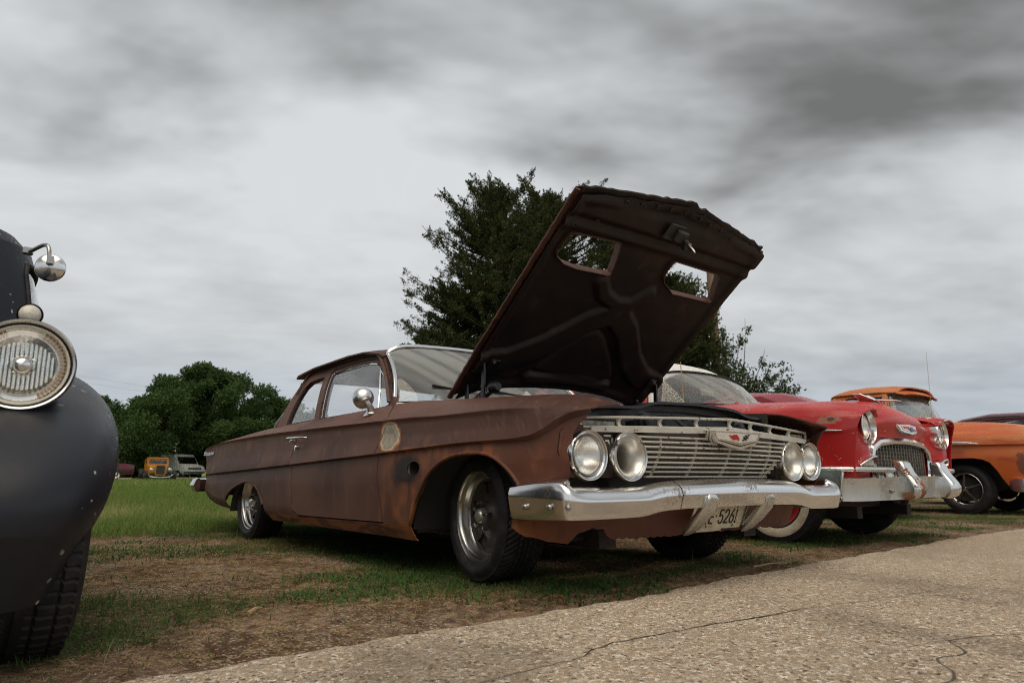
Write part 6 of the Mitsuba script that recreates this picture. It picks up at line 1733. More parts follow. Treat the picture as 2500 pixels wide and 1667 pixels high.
for i in range(56):
    a = 2 * math.pi * (i + .5) / 56
    d_ = math.degrees(a) % 360
    if min(abs(d_ - 60), abs(d_ - 120), abs(d_ - 300), abs(d_ - 240)) < 0 or 66 < d_ < 114 or 246 < d_ < 294:
        continue
    c_, s_ = math.cos(a), math.sin(a)
    b = bx(-.004, .006, -.0026, .0026, -.0055, .0055, .001)
    leds.append(xf(b, (-.010, .0885 * c_, .0885 * s_), 0, 0, a - math.pi / 2))
    cell = bx(-.004, .009, -.0008, .0008, -.008, .008)
    a2 = a + math.pi / 56
    put('cell_wall', hl(xf(cell, (-.010, .0885 * math.cos(a2), .0885 * math.sin(a2)), 0, 0, a2 - math.pi / 2)), 'lens_cream', k, False)
put('amber_lamps', hl(cat(*leds)), 'bulb_amber', k, 30, kind='stuff')
put('lamp_ring', hl(rev([(.0975, -.012), (.0800, -.015), (.0795, -.006), (.0785, -.006), (.0785, -.02)], 60, 'x')), 'reflector', k, 30)
put('bulb_cap', hl(rev([(.024, -.045), (.0235, -.012), (.021, -.004), (.014, .002), (.001, .004)], 32, 'x')), 'clean_chrome', k, 50)
put('bulb_collar', hl(rev([(.031, -.045), (.030, -.022), (.027, -.018), (.025, -.022)], 32, 'x')), 'reflector', k, 40)
rib_ = [bx(-.048 + .35 * abs(y) * .4, -.020, y - .0035, y + .0035, -w, w, .002) for y in np.linspace(-.066, .066, 14) for w in [math.sqrt(.074 ** 2 - y * y) * .88] if abs(y) > .026 or True]
put('facets', hl(cat(*rib_)), 'reflector', k, 30)
put('lens', hl(rev([(.0985, .000), (.086, .012), (.060, .022), (.025, .027), (.001, .0285)], 56, 'x')), 'glass', k, 60)
# small cream marker lamp on top of the pod
k = numbered(np_ + '__marker_lamp')
mkx = lambda m: xf(m, (.44 - NX, -2.588 - NY, .848), HYAW)
put('base', mkx(sweep([(-.06, 0, .0), (.0, 0, .004), (.075, 0, .0)], rprof(.066, .020, .4), scale=[.7, 1, .92])), 'navy_primer', k, 40)
put('lens', mkx(xf(rev([(.0255, 0), (.025, .010), (.020, .019), (.011, .024), (.001, .0255)], 24, 'x'), (.070, 0, .030))), 'lens_cream', k, 40)
put('shell', mkx(xf(rev([(.001, -.10), (.016, -.085), (.026, -.04), (.0305, .0), (.030, .006), (.028, .004)], 24, 'x'), (.070, 0, .030))), 'navy_primer', k, 40)

# cab: rounded shell with split openings, sitting well back
CXo, CZt = -1.36, 1.52


def cabpt(th, z):
    """rounded-rectangle plan, tucked in towards the roof"""
    e = 3.2
    t = np.clip((z - 1.05) / .52, 0, 1)
    hx, hy = .62 - .10 * t ** 1.6, .880 - .115 * t ** 1.5
    c, s_ = np.cos(th), np.sin(th)
    return np.stack([-1.74 - .05 * t + hx * np.sign(c) * np.abs(c) ** (2 / e), hy * np.sign(s_) * np.abs(s_) ** (2 / e), z], 1)


R_ = .55
cab_p = box(-math.pi * R_, .42, math.pi * R_, 1.42)
def th_of(u):
    return u / R_
wsh_ = Polygon([(-.52 * R_, 1.20), (-.60 * R_, 1.28), (-.58 * R_, 1.40), (-.50 * R_, 1.445), (.50 * R_, 1.445), (.58 * R_, 1.40), (.60 * R_, 1.28), (.52 * R_, 1.20)]).buffer(-.012).buffer(.012, quad_segs=6)
dwl = Polygon([(1.02 * R_, 1.12), (1.06 * R_, 1.36), (1.12 * R_, 1.42), (2.0 * R_, 1.42), (2.06 * R_, 1.36), (2.06 * R_, 1.12)]).buffer(-.015).buffer(.015, quad_segs=6)
dwr = shapely.affinity.scale(dwl, -1, 1, origin=(0, 0))
cab_p = box(-math.pi * R_, .42, math.pi * R_, 1.50)
put('cab', panel(cab_p.difference(wsh_).difference(dwl).difference(dwr), lambda u, v: cabpt(u / R_, v), .035, .03, flip=False), 'navy_primer', np_, 40)
rt = np.linspace(0, 1, 14)
TH = np.linspace(-math.pi, math.pi, 73)
base_ = cabpt(TH, np.full(73, 1.50))
cen = np.array([-1.79, 0, 1.50])
rows_ = [cen + (base_ - cen) * np.array([q, q, 1]) + np.array([0, 0, .150 * math.sqrt(max(0, 1 - q ** 2.6))]) for q in np.linspace(1, .02, 14)]
put('roof', TM(np.stack(rows_, 0).reshape(-1, 3), grid_faces(14, 73)[:, ::-1]), 'navy_primer', np_, True)
for nm, pl, sc in (('windshield', wsh_, .985), ('door_window', dwl, .985), ('door_window', dwr, .985)):
    put(nm, panel(pl.buffer(.004), lambda u, v, sc=sc: (cabpt(u / R_, v) - [-1.74, 0, 0]) * [sc, sc, 1] + [-1.74, 0, 0], .06, 0), 'tinted_glass', np_, 60)
    rr = ring_pts(pl.exterior, .02)
    q = cabpt(rr[:, 0] / R_, rr[:, 1])
    put(nm + '_seal', sweep(np.vstack([q, q[:1]]), rprof(.020, .022, .4), caps=False), 'rubber', np_, 40)
put('interior', cat(bx(-2.28, -1.23, -.66, .66, .42, .95), bx(-2.28, -2.10, -.64, .64, .9, 1.22, .04)), 'seat_vinyl', np_, 30)
# door mirror on its bent arm
k = numbered(np_ + '__door_mirror')
mm = lambda P: np.array(P, float) - [NX, NY, 0]
arm_ = spl(mm([(-.60, -2.590, 1.350), (-.53, -2.555, 1.353), (-.46, -2.525, 1.350), (-.445, -2.518, 1.325), (-.445, -2.515, 1.290)]), 24)
put('arm', tube(arm_, .0075, 8), 'steel', k, 40)
put('clamp', xf(bx(-.014, .014, -.018, .018, -.014, .014, .004), mm([(-.585, -2.580, 1.350)])[0]), 'steel', k, 30)
put('clamp', xf(bx(-.012, .012, -.012, .012, -.018, .018, .004), mm([(-.43, -2.512, 1.285)])[0]), 'steel', k, 30)
put('head', xf(rev([(.001, .020), (.020, .0185), (.038, .013), (.050, .006), (.054, .0), (.053, -.004), (.001, -.004)], 44, 'x'), mm([(-.455, -2.507, 1.262)])[0], math.radians(-18), math.radians(6)), 'clean_chrome', k, 50)
# running board, bed, frame and wheels
put('bed', cat(bx(-3.9, -2.42, -.72, .72, .55, 1.0, .02), bx(-3.75, .6, -.42, -.34, .38, .50), bx(-3.75, .6, .34, .42, .38, .50), bx(-2.35, -1.0, -.9, .9, .34, .40)), 'navy_primer', np_, 30)
for s in (-1, 1):
    wheel(np_, (0.0, s * .880, .322), .335, .275, .215, 'plain', s, n=320 if s > 0 else 80, pitch=64, slots=s > 0, slant=2.0, grooves=(-.60, -.28, .05, .36))
    wheel(np_, (-2.9, s * .90, .338), .340, .24, .215, 'plain', s, n=80, slots=False)
place_all(K0, (NX, NY, 0), 0.0)
# ------------------------------------------------------------------ things in the distance
def loft_body(secs, n=None):
    """closed hull lofted through cross-sections: (x, half width, z low, z high, roundness)"""
    rings = []
    for x, w, z0, z1, r in secs:
        r = min(r, .4 * (z1 - z0), .8 * w)
        p = np.array(box(-w, z0, w, z1).buffer(-r).buffer(r, quad_segs=4).exterior.coords)[:-1]
        p = ring_pts(Polygon(p).exterior, 10)
        a = np.arctan2(p[:, 1] - (z0 + z1) / 2, p[:, 0])
        i = np.argsort(a)
        q = np.linspace(-math.pi, math.pi, 33)[:-1]
        pa = np.r_[a[i] - 2 * math.pi, a[i], a[i] + 2 * math.pi]
        pp = np.vstack([p[i]] * 3)
        rings.append(np.stack([np.full(32, x), np.interp(q, pa, pp[:, 0]), np.interp(q, pa, pp[:, 1])], 1))
    G = np.stack(rings)
    v = G.reshape(-1, 3)
    f = grid_faces(len(rings), 32, True)[:, ::-1]
    f = np.vstack([f[:, [0, 1, 2]], f[:, [0, 2, 3]]])
    c0, c1 = len(v), len(v) + 1
    v = np.vstack([v, G[0].mean(0), G[-1].mean(0)])
    j = np.arange(32)
    k = (len(rings) - 1) * 32
    f = np.vstack([f, np.stack([(j + 1) % 32, np.full(32, c0), j], 1), np.stack([k + j, np.full(32, c1), k + (j + 1) % 32], 1)])
    return trimesh.Trimesh(v, f, process=False)


mat('ochre_paint', pri((.40, .165, .012), .22, clearcoat=.5))
mat('maroon_paint', pri((.085, .018, .026), .22, clearcoat=.6))
mat('cherry_paint', pri((.22, .012, .022), .22, clearcoat=.7))
mat('van_white', pri((.55, .54, .52), .35))
mat('dark_mesh', pri((.045, .048, .055), .5))


def simple_wheel(parent, x, y, z, r, w, s, rimmat='aluminium'):
    k = numbered(parent + '__wheel')
    m = rev([(r * .6, -w / 2), (r * .92, -w / 2), (r, -w * .35), (r, w * .35), (r * .92, w / 2), (r * .6, w / 2)], 32)
    put('tyre', xf(m, (x, y, z)), 'rubber', k, 30)
    h = rev([(r * .62, -w * .46), (r * .55, -w * .42), (r * .4, -w * .30), (r * .15, -w * .40), (.001, -w * .42)], 24)
    put('rim', xf(h if s < 0 else mirror(h), (x, y, z)), rimmat, k, 30)


# rounded roof of a cherry red car parked behind the red sedan
K0 = set(scene)
t_ = thing('cherry_car', 'cherry red car whose rounded roof shows behind the red sedan windshield', 'car')
put('body', loft_body([(-2.3, .60, .45, .85, .15), (-1.9, .84, .32, .98, .2), (-.8, .86, .30, 1.06, .2), (.8, .86, .30, 1.05, .2), (1.7, .80, .32, .98, .2), (2.1, .6, .42, .85, .15)]), 'cherry_paint', t_, 50)
rf = TM(np.stack([np.stack([np.interp(u, [0, .25, .5, .75, 1], [-1.60, -1.15, .0, .75, 1.30]) + 0 * v, (.70 - .10 * abs(u - .4)) * v, np.interp(u, [0, .12, .3, .5, .7, .88, 1], [1.02, 1.30, 1.54, 1.66, 1.60, 1.40, 1.06]) - .12 * np.abs(v) ** 2.8], 1) for u in np.linspace(0, 1, 33) for v in [np.linspace(-1, 1, 21)]]).reshape(-1, 3), grid_faces(33, 21))
put('roof', rf, 'cherry_paint', t_, True)
for s in (-1, 1):
    wn = Polygon([(-.95, 1.12), (-.75, 1.36), (-.1, 1.49), (.45, 1.46), (.78, 1.34), (1.02, 1.12)])
    side = Polygon([(-1.52, 1.0), (-1.2, 1.24), (-.8, 1.42), (-.1, 1.55), (.55, 1.52), (.95, 1.34), (1.26, 1.0)])
    mp = lambda u, v, s=s: np.stack([u, s * (.80 - .22 * (v - 1.0)), v], 1)
    put('side_panel', panel(side.difference(wn), mp, .06, .02, flip=s > 0), 'cherry_paint', t_, 40)
    rr = ring_pts(wn.exterior, .03)
    q = mp(rr[:, 0], rr[:, 1])
    put('window_trim', sweep(np.vstack([q, q[:1]]), rprof(.022, .018, .4), up=(0, 1, 0), caps=False), 'grille_metal', t_, 40)
    put('side_window', panel(wn, lambda u, v, s=s: mp(u, v) - [0, s * .02, 0], .1, 0), 'tinted_glass', t_, 60)
    for x in (-1.4, 1.45):
        simple_wheel(t_, x - .1, s * .76, .32, .32, .17, s)
place_all(K0, (-3.05, 6.15, 0), .03)

# maroon car beyond the orange pickup
K0 = set(scene)
t_ = thing('maroon_coupe', 'maroon car behind the orange pickup hood, only its roof showing', 'car')
put('body', loft_body([(-2.4, .65, .45, .9, .15), (-1.9, .90, .32, 1.0, .2), (-.8, .95, .30, 1.10, .2), (.8, .95, .30, 1.08, .2), (1.9, .86, .32, .98, .2), (2.4, .6, .42, .85, .15)]), 'maroon_paint', t_, 50)
rf = TM(np.stack([np.stack([np.interp(u, [0, .2, .5, .8, 1], [-1.55, -1.32, -.55, .25, .85]) + 0 * v, (.74 - .06 * abs(u - .4)) * v, np.interp(u, [0, .08, .2, .4, .6, .8, 1], [1.10, 1.40, 1.58, 1.655, 1.645, 1.53, 1.12]) - .085 * np.abs(v) ** 4], 1) for u in np.linspace(0, 1, 33) for v in [np.linspace(-1, 1, 21)]]).reshape(-1, 3), grid_faces(33, 21))
put('roof', rf, 'maroon_paint', t_, True)
for s in (-1, 1):
    side = Polygon([(-1.50, 1.05), (-1.36, 1.38), (-1.15, 1.51), (-.55, 1.575), (.20, 1.53), (.50, 1.36), (.82, 1.05)])
    wn = Polygon([(-1.22, 1.14), (-1.15, 1.36), (-1.02, 1.435), (-.5, 1.475), (.10, 1.45), (.30, 1.34), (.55, 1.14)])
    mp = lambda u, v, s=s: np.stack([u, s * (.80 - .16 * (v - 1.0)), v], 1)
    put('side_panel', panel(side.difference(wn), mp, .06, .02, flip=s > 0), 'maroon_paint', t_, 40)
    rr = ring_pts(wn.exterior, .03)
    q = mp(rr[:, 0], rr[:, 1])
    put('rain_gutter', sweep(np.vstack([q, q[:1]]) + [0, s * .01, .05], rprof(.02, .02, .4), up=(0, 1, 0), caps=False), 'maroon_paint', t_, 40)
    put('side_window', panel(wn, lambda u, v, s=s: mp(u, v) - [0, s * .02, 0], .1, 0), 'dark_glass', t_, 60)
    for x in (-1.4, 1.45):
        simple_wheel(t_, x, s * .82, .33, .33, .2, s)
    put('door_mirror', xf(trimesh.creation.icosphere(2, .055), (.42, s * .92, 1.16)), 'chrome', t_, 50)
place_all(K0, (-1.28, 12.75, 0), .0)

# far left, under the oak: hot rod, long maroon van, white van, a slim post
HR = np.array([-49.8, 7.85])
def far(name_keys, pos, yaw):
    place_all(name_keys, (pos[0], pos[1], float(ground_z(pos[0], pos[1]))), yaw)


look = math.atan2(CAM[1] - HR[1], CAM[0] - HR[0])
K0 = set(scene)
t_ = thing('hot_rod', 'ochre yellow hot rod with tall grille and open front wheels under the oak', 'car')
put('cab', cat(loft_body([(-2.25, .55, .55, 1.15, .12), (-2.0, .66, .45, 1.30, .12), (-1.2, .68, .42, 1.02, .05), (-.55, .62, .42, 1.02, .06), (.0, .48, .45, .98, .08), (.75, .34, .48, .95, .08)])), 'ochre_paint', t_, 30)
wnf = box(-.56, 1.12, .56, 1.38)
put('windshield_frame', panel(box(-.66, 1.0, .66, 1.50).buffer(-.05).buffer(.05).difference(wnf), lambda u, v: np.stack([-.62 - .12 * (v - 1.0), u, v], 1), .1, .05), 'ochre_paint', t_, 30)
put('windshield', panel(wnf, lambda u, v: np.stack([-.66 - .12 * (v - 1.0), u, v], 1), .3, 0), 'dark_glass', t_, 60)
for s in (-1, 1):
    put('cab_side', panel(Polygon([(-2.0, .95), (-2.0, 1.44), (-.70, 1.48), (-.62, .98)]).difference(box(-1.65, 1.12, -.85, 1.38)), lambda u, v, s=s: np.stack([u, s * (.67 - .02 * (v - 1)), v], 1), .1, .04, flip=s > 0), 'ochre_paint', t_, 30)
put('roof', xf(bx(-2.02, -.60, -.66, .66, 1.46, 1.56, .05)), 'ochre_paint', t_, 40)
gsh = Polygon([(-.30, .34), (.30, .34), (.33, .55), (.31, .96), (.24, 1.03), (-.24, 1.03), (-.31, .96), (-.33, .55)]).buffer(-.04).buffer(.04, quad_segs=4)
put('grille_shell', panel(gsh.difference(gsh.buffer(-.055)), lambda u, v: np.stack([.82 + 0 * u, u, v], 1), .05, .12), 'ochre_paint', t_, 30)
put('grille', cat(panel(gsh.buffer(-.05), lambda u, v: np.stack([.76 + 0 * u, u, v], 1), .1, .02), *[bx(.76, .79, y - .008, y + .008, .38, .98) for y in np.linspace(-.22, .22, 9)]), 'dark_mesh', t_, False)
for s in (-1, 1):
    hk_ = put('headlight', xf(rev([(.001, -.18), (.08, -.10), (.105, .0), (.09, .015), (.001, .03)], 24, 'x'), (.86, s * .56, .72)), 'chrome', t_, 50)
    put('bumper_arm', tube([(.80, s * .50, .34), (1.0, s * .62, .28), (1.02, s * .74, .40)], .028, 8), 'chrome', t_, 40)
    simple_wheel(t_, .70, s * .86, .34, .34, .20, s)
    simple_wheel(t_, -2.05, s * .84, .42, .42, .32, s)
put('front_bumper', sweep(spl([(.92, -.62, .26), (1.02, -.3, .22), (1.03, 0, .215), (1.02, .3, .22), (.92, .62, .26)], 20), rprof(.04, .07, .4)), 'chrome', t_, 40)
put('axle', tube([(.70, -.8, .30), (.70, .8, .30)], .04), 'black_paint', t_, 40)
far(K0, HR, look + .13)

K0 = set(scene)
t_ = thing('maroon_van', 'long dark maroon van side-on under the oak left of the hot rod', 'van')
put('body', loft_body([(-2.7, .85, .42, 1.02, .08), (-2.6, .92, .36, 1.12, .1), (2.1, .92, .36, 1.12, .1), (2.6, .86, .38, 1.02, .1)]), 'maroon_paint', t_, 30)
put('waist_band', cat(bx(-2.62, 2.15, -.935, -.92, 1.00, 1.10, .004), bx(-2.62, 2.15, .92, .935, 1.00, 1.10, .004)), 'cherry_paint', t_, 30)
put('cabin', loft_body([(-2.55, .84, 1.08, 1.62, .06), (.6, .84, 1.08, 1.66, .06), (1.25, .84, 1.08, 1.14, .03)]), 'dark_mesh', t_, 30)
put('roof', loft_body([(-2.6, .82, 1.60, 1.70, .04), (.62, .82, 1.62, 1.73, .04)]), 'van_white', t_, 30)
for s in (-1, 1):
    for x in (-1.7, 1.55):
        simple_wheel(t_, x, s * .84, .36, .36, .22, s)
far(K0, HR + np.array([-3.2, -3.6]), look + math.radians(93))

K0 = set(scene)
t_ = thing('white_van', 'white van nose half hidden behind the hot rod', 'van')
put('body', loft_body([(-2.2, .88, .40, 1.9, .1), (.7, .90, .40, 1.9, .15), (1.35, .90, .40, 1.12, .12), (2.15, .82, .42, 1.02, .12)]), 'van_white', t_, 30)
put('grille', bx(2.10, 2.17, -.55, .55, .74, .88, .01), 'dark_mesh', t_, 30)
put('front_bumper', bx(2.08, 2.24, -.84, .84, .46, .60, .03), 'dark_mesh', t_, 30)
put('windshield', panel(box(-.74, 1.18, .74, 1.72), lambda u, v: np.stack([1.30 - .72 * (v - 1.16) + .05, u, v], 1), .2, .01), 'dark_glass', t_, 40)
for s in (-1, 1):
    put('headlight', bx(2.08, 2.175, s * .70 - .11, s * .70 + .11, .74, .90, .02), 'lens_cream', t_, 30)
    for x in (-1.4, 1.4):
        simple_wheel(t_, x, s * .82, .35, .35, .22, s)
far(K0, HR + np.array([-6.8, 2.7]), look + .55)

K0 = set(scene)
t_ = thing('post', 'thin grey post standing in the grass before the maroon van', 'post')
put('pole', tube([(0, 0, -.1), (0, 0, 1.35)], .035, 8, up=(1, 0, 0)), 'cast_grey', t_, 40)
put('cap', xf(rev([(.001, .03), (.045, .02), (.05, 0), (.001, 0)], 12, 'z'), (0, 0, 1.34)), 'cast_grey', t_, 40)
far(K0, HR + np.array([1.0, -2.6]), 0)
# pale parking blocks under the trees
mat('pale_concrete', pri(proc(lambda p, n, uv: mix((.36, .29, .23), (.46, .39, .31), noise(p.x * 9, p.y * 9, p.z * 9))), .9))
for i, (dx, dy, w, lb) in enumerate(((-.8, -2.0, 1.1, 'low pale concrete block in front of the maroon van'), (-4.5, 2.9, 1.5, 'low pale concrete block below the white van'))):
    K0 = set(scene)
    k = put('concrete_block', sweep([(0, -w / 2, 0.06), (0, w / 2, .06)], np.array([(-.10, -.10), (.10, -.10), (.07, .12), (-.07, .12)])), 'pale_concrete', None, False)
    labels[k] = {'label': lb, 'category': 'block'}
    far(K0, HR + np.array([dx, dy]), look)
# two distant visitors' flags and a post among the trunks
mat('flag_red', pri((.36, .03, .03), .7))
mat('flag_blue', pri((.06, .14, .42), .7))
mat('flag_orange', pri((.42, .11, .05), .7))
for dx, dy, m, h0, h1, lb in ((-6.3, 2.2, 'flag_red', 1.25, 1.72, 'small red flag on a stick behind the hot rod'), (-6.3, 1.3, 'flag_blue', 1.30, 1.75, 'small blue flag on a stick behind the hot rod'), (-6.6, 2.75, 'flag_orange', .75, 1.35, 'narrow orange banner by the tree trunk behind the white van')):
    K0 = set(scene)
    t_ = thing('flag', lb, 'flag')
    put('stick', tube([(0, 0, 0), (0, 0, h1 + .1)], .02, 6, up=(1, 0, 0)), 'cast_grey', t_, 40)
    put('cloth', panel(box(0, h0, .24, h1), lambda u, v: np.stack([.03 * np.sin(u * 20 + v * 3), u, v], 1), .05, .008), m, t_, 40)
    far(K0, HR + np.array([dx, dy]), look)
# ------------------------------------------------------------------ trees and the utility pole
mat('bark', pri(proc(lambda p, n, uv: mix((.055, .042, .032), (.12, .095, .075), fbm(p.x * 9, p.y * 9, p.z * 2.5, 3))), .9, spec=.2))
mat('pole_wood', pri(proc(lambda p, n, uv: mix((.20, .13, .085), (.30, .215, .15), fbm(p.x * 40, p.y * 40, p.z * 2.2, 3))), .85, spec=.2))


def leafmat(name, a, b, c):
    mat(name, {'type': 'principledthin', 'base_color': proc(lambda p, n, uv: mix(mix(a, b, noise(p.x * 2.3, p.y * 2.3, p.z * 2.3)), c, smoothstep(.55, .85, noise(p.x * 11, p.y * 11, p.z * 11)))), 'roughness': .55, 'diff_trans': .45, 'spec_trans': 0.0}, False)


leafmat('oak_leaf', (.040, .078, .026), (.080, .135, .045), (.13, .18, .075))
leafmat('cedar_spray', (.036, .055, .022), (.072, .090, .034), (.13, .13, .055))
leafmat('scrub_leaf', (.050, .075, .030), (.085, .120, .050), (.13, .15, .075))
mat('red_leaf', {'type': 'principledthin', 'base_color': rgb(.26, .07, .04), 'roughness': .6, 'diff_trans': .5, 'spec_trans': 0.0}, False)


def leaves(c, d, size, r, aspect=.5, fold=.0):
    """small pointed leaves at the points c, roughly facing along d"""
    n = len(c)
    d = d + r.normal(0, .55, (n, 3))
    d /= np.linalg.norm(d, axis=1, keepdims=True)
    q = r.normal(0, 1, (n, 3))
    s_ = np.cross(d, q)
    s_ /= np.linalg.norm(s_, axis=1, keepdims=True)
    L = size[:, None]
    V = np.stack([c - d * L * .5, c + s_ * L * aspect * .5 - d * L * .05, c + d * L * .5, c - s_ * L * aspect * .5 - d * L * .05], 1)
    F = (np.array([[0, 1, 2], [0, 2, 3]])[None] + (np.arange(n) * 4)[:, None, None]).reshape(-1, 3)
    return trimesh.Trimesh(V.reshape(-1, 3), F, process=False)


def limb(a, b, r0, r1, rr, n=8, sag=.0, wob=.06):
    P = np.linspace(a, b, n)
    L = np.linalg.norm(np.asarray(b) - a)
    P[1:-1] += rr.normal(0, wob * L / n, (n - 2, 3))
    P[:, 2] -= sag * np.sin(np.linspace(0, math.pi, n)) * L
    return tube(P, 1.0, 7, up=(.3, .2, 1) if abs(P[-1, 2] - P[0, 2]) < .8 * L else (1, .2, 0), scale=np.linspace(r0, r1, n))


# --- broad oak far left: many leafy boughs on a short trunk
def oak(base, H, W, seed, n_clump, n_leaf, size, lab, leaf='oak_leaf', trunk_r=.38, low=.10):
    r = np.random.default_rng(seed)
    K0 = set(scene)
    t_ = thing('oak_tree', lab, 'tree')
    fork = np.array([0, 0, H * .24])
    wood = [limb(np.array([0, 0, -.3]), fork, trunk_r, trunk_r * .8, r, 6)]
    cs, rad = [], []
    for i in range(n_clump):
        for _ in range(60):
            a = r.uniform(0, 2 * math.pi)
            q = r.uniform(0, 1) ** .65
            z = r.uniform(low, 1) * H
            env = np.interp(z / H, [0, .10, .25, .45, .65, .82, .93, 1], [.70, .95, 1.0, .98, .86, .64, .38, .12])
            env *= 1 + .24 * math.sin(2.1 * a + seed) * math.sin(3.3 * a + 1.2)
            c = np.array([math.cos(a) * q * W * env, math.sin(a) * q * W * env, z])
            if all(np.linalg.norm((c - o) / [1, 1, .8]) > .42 * rr_ for o, rr_ in zip(cs, rad)):
                break
        cs.append(c)
        rad.append(r.uniform(.085, .15) * H * (1 - .35 * z / H))
        if i % 3 == 0:
            wood.append(limb(fork * [1, 1, r.uniform(.7, 1.1)], c * .92, trunk_r * .28, .03, r, 8, -.05))
    put('trunk', wood[0], 'bark', t_, 50)
    put('limbs', cat(*wood[1:]), 'bark', t_, 50)
    C, D = [], []
    for c, R in zip(cs, rad):
        n = int(n_leaf * (R / (.115 * H)) ** 2)
        d = r.normal(0, 1, (n, 3))
        d /= np.linalg.norm(d, axis=1, keepdims=True)
        q = (1 - r.uniform(0, 1, n) ** 2.2 * .75)[:, None]
        lump = 1 + .42 * (meshkit.noise(d * 2.6 + c, seed) - .5)[:, None] + .45 * (meshkit.noise(d * 6.5 + c, seed + 1) - .5)[:, None]
        C.append(c + d * q * R * lump * [1, 1, .80])
        D.append(d * .6 + [0, 0, -.25])
        # twig tips standing out of the outline
        m = n // 26
        dd = d[:m]
        for s_ in (1.08, 1.2, 1.32):
            C.append(c + dd * R * s_ * [1, 1, .8] + r.normal(0, .03 * R, (m, 3)))
            D.append(dd)
    C, D = np.vstack(C), np.vstack(D)
    C[:, 2] = np.maximum(C[:, 2], .25)
    put('crown', leaves(C, D, r.uniform(.7, 1.3, len(C)) * size, r, .62), leaf, t_, False)
    far(K0, base, 0) if False else place_all(K0, (base[0], base[1], float(ground_z(base[0], base[1])) - .05), 0)


oak((-58.5, 12.4), 9.0, 7.4, 3, 200, 1150, .19, 'broad dark green oak with ragged top, far left')
oak((-66, 3.5), 7.2, 7.5, 4, 60, 1000, .24, 'lower dark oak behind the pickup fender, leftmost of the trees', low=.05)
oak((-64, 20.5), 7.4, 7.0, 8, 60, 1000, .24, 'lower oak half hidden behind the brown sedan tail', low=.06)


# --- cedar behind the hood: several leaders, whorls of feathery sprays with the sky between
def cedar(base, leaders, seed, lab):
    r = np.random.default_rng(seed)
    K0 = set(scene)
    t_ = thing('cedar_tree', lab, 'tree')
    put('trunk', limb(np.array([0, 0, -.2]), np.array([.05, -.05, 2.6]), .30, .20, r, 8, 0, .05), 'bark', t_, 50)
    wood, C, D, S = [], [], [], []
    for (ox, oy, H, W, nb) in leaders:
        foot = np.array([.05, -.05, 1.4])
        topp = np.array([ox, oy, H])
        lead = spl([foot, [ox * .6, oy * .6, 2.6], [ox, oy, H * .6], topp], 40)
        wood.append(tube(lead, 1.0, 7, up=(1, .2, 0), scale=np.linspace(.16, .012, 40)))
        for i in range(nb):
            t = r.uniform(0, 1) ** .9
            k = int(np.clip((.12 + .87 * t) * 39, 0, 39))
            root = lead[k]
            if t < .12:
                root = root - [0, 0, r.uniform(0, .9)]
            a = r.uniform(0, 2 * math.pi)
            env = np.interp(t, [0, .12, .30, .5, .68, .82, .93, 1], [.95, 1.0, .99, .95, .84, .64, .40, .15]) * W * r.uniform(.50, 1.12) * (1 + .14 * math.sin(3 * a + 7 * t))
            up = np.interp(t, [0, .4, .8, 1], [.05, .30, .62, 1.1])
            tip = root + np.array([math.cos(a) * env, math.sin(a) * env, up * env])
            mid = (root + tip) / 2 + [0, 0, -.08 * env]
            P = spl([root, mid, tip], 9)
            wood.append(tube(P, 1.0, 5, up=(.1, .2, 1), scale=np.linspace(.030, .005, 9)))
            ax = (tip - root) / np.linalg.norm(tip - root)
            sd0 = np.cross(ax, [0, 0, 1.0])
            sd0 /= np.linalg.norm(sd0) + 1e-9
            for j in range(int(8 + 13 * env / 2.4)):
                f = r.uniform(.15, 1.02)
                p = P[min(8, int(f * 8))]
                d = ax * r.uniform(.5, 1.1) + sd0 * r.normal(0, .7) + np.array([0, 0, r.normal(.22, .35)])
                d /= np.linalg.norm(d)
                L = r.uniform(.18, .46) * (1.1 - .35 * f)
                m = int(72 * L / .4)
                q = r.uniform(0, 1, m)
                C.append(p + d * (q * L)[:, None] + r.normal(0, .050, (m, 3)) * (1.2 - q)[:, None])
                D.append(np.repeat(d[None], m, 0) + r.normal(0, .25, (m, 3)))
                S.append(r.uniform(.040, .085, m))
    put('branches', cat(*wood), 'bark', t_, 50)
    C, D, S = np.vstack(C), np.vstack(D), np.concatenate(S)
    put('crown', leaves(C, D, S, r, .36), 'cedar_spray', t_, False)
    tx, ty, th = leaders[0][:3]
    tw = [limb(np.array([tx, ty, th * .93]), np.array([tx, ty, th]) + v, .010, .003, r, 8) for v in ([.12, .22, .12], [.25, .42, .28])]
    put('bare_twig', cat(*tw), 'bark', t_, 50)
    place_all(K0, (base[0], base[1], float(ground_z(*base)) - .05), 0)


# sideways in the picture is roughly (.61, .79) on the ground here
cedar((-11.0, 8.3), [(-.42, -.54, 7.9, 2.55, 290), (.45, .58, 7.75, 2.5, 270), (1.55, 1.95, 6.9, 1.9, 170), (-.95, -1.15, 5.3, 1.7, 120), (2.3, 2.9, 5.6, 1.6, 110)], 12, 'tall dark cedar tree rising behind the raised hood')


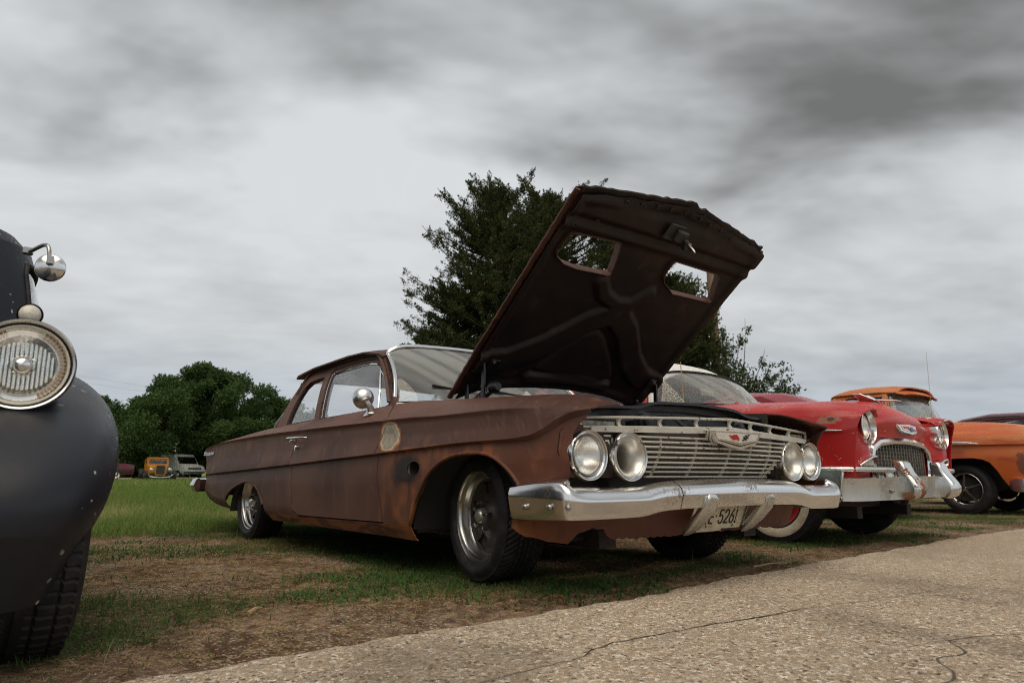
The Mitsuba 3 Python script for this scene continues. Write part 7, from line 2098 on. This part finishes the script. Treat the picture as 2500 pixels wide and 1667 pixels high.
# --- thin-leaved scrub to the right of the hood
def scrub(base, H, W, seed, lab, n_stem=46, per=420, leaf='scrub_leaf', red=False, size=.075):
    r = np.random.default_rng(seed)
    K0 = set(scene)
    t_ = thing('scrub_tree', lab, 'tree')
    wood, C, D = [], [], []
    put('trunk', limb(np.array([0, 0, -.2]), np.array([0, 0, H * .40]), .12, .07, r, 7), 'bark', t_, 50)
    for i in range(n_stem):
        a = r.uniform(0, 2 * math.pi)
        q = r.uniform(.25, 1) ** .7
        z = r.uniform(.30, 1.0) * H
        env = np.interp(z / H, [.2, .45, .7, .9, 1], [.75, 1, .9, .6, .25])
        tip = np.array([math.cos(a) * W * q * env, math.sin(a) * W * q * env, z])
        root = np.array([0, 0, H * r.uniform(.18, .42)])
        P = spl([root, (root + tip) / 2 + r.normal(0, .12, 3) + [0, 0, .10], tip], 10)
        wood.append(tube(P, 1.0, 5, up=(.1, .2, 1), scale=np.linspace(.028, .004, 10)))
        for j in range(7):
            f = r.uniform(.35, 1.0)
            p = P[int(f * 9)]
            d = (tip - root) / np.linalg.norm(tip - root) + r.normal(0, .55, 3)
            d /= np.linalg.norm(d)
            L = r.uniform(.25, .60)
            wood.append(tube(np.linspace(p, p + d * L, 4), 1.0, 4, up=(.1, .2, 1), scale=np.linspace(.007, .0025, 4)))
            m = per // 7
            s_ = r.uniform(.1, 1, m)
            C.append(p + d * (s_ * L)[:, None] + r.normal(0, .055, (m, 3)))
            D.append(d + r.normal(0, .6, (m, 3)))
    put('branches', cat(*wood), 'bark', t_, 50)
    C, D = np.vstack(C), np.vstack(D)
    C[:, 2] = np.maximum(C[:, 2], .2)
    put('crown', leaves(C, D, r.uniform(.65, 1.35, len(C)) * size, r, .55), leaf, t_, False)
    if red:
        k = C[r.uniform(0, 1, len(C)) < .5]
        cc = np.array([-.75, -1.0, H * .86])
        k = k[np.linalg.norm(k - cc, axis=1) < .55][:160] if len(k) else k
        if len(k):
            put('red_leaves', leaves(k + [0, 0, .05], np.repeat([[0, 0, 1.0]], len(k), 0), np.full(len(k), .10), r, .5), 'red_leaf', t_, False)
    place_all(K0, (base[0], base[1], float(ground_z(*base)) - .05), 0)


scrub((-8.6, 13.3), 5.0, 1.95, 31, 'thin grey-green scrub tree beside the utility pole', 56, 420)
scrub((-9.3, 12.3), 6.25, 1.6, 37, 'darker leafy scrub seen through the hood opening', 84, 640, 'cedar_spray', True, .085)

K0 = set(scene)
t_ = thing('utility_pole', 'weathered brown wooden utility pole behind the raised hood', 'pole')
put('shaft', tube([(0, 0, -.4), (.02, .01, 3.4), (.03, .02, 6.35)], 1.0, 14, up=(1, 0, 0), scale=[.145, .130, .115]), 'pole_wood', t_, 40)
put('cap', xf(rev([(.001, .05), (.09, .03), (.12, 0), (.001, 0)], 14, 'z'), (.03, .02, 6.35)), 'pole_wood', t_, 40)
place_all(K0, (-8.75, 13.25, float(ground_z(-8.75, 13.25))), 0)
# slack service wires crossing the sky at the far left
mat('wire_black', pri((.03, .03, .032), .6))
for i, (dz, lb) in enumerate(((0, 'upper of two slack overhead wires at the far left'), (-.75, 'lower of two slack overhead wires at the far left'))):
    a, b = np.array([-95.0, -22.0, 17.3 + dz]), np.array([-100.0, 34.0, 12.0 + dz])
    t = np.linspace(0, 1, 24)[:, None]
    P = a + (b - a) * t - np.array([0, 0, 1.2]) * 4 * t * (1 - t)
    k = put('overhead_wire', tube(P, .007, 4), 'wire_black', None, False)
    labels[k] = {'label': lb, 'category': 'wire'}
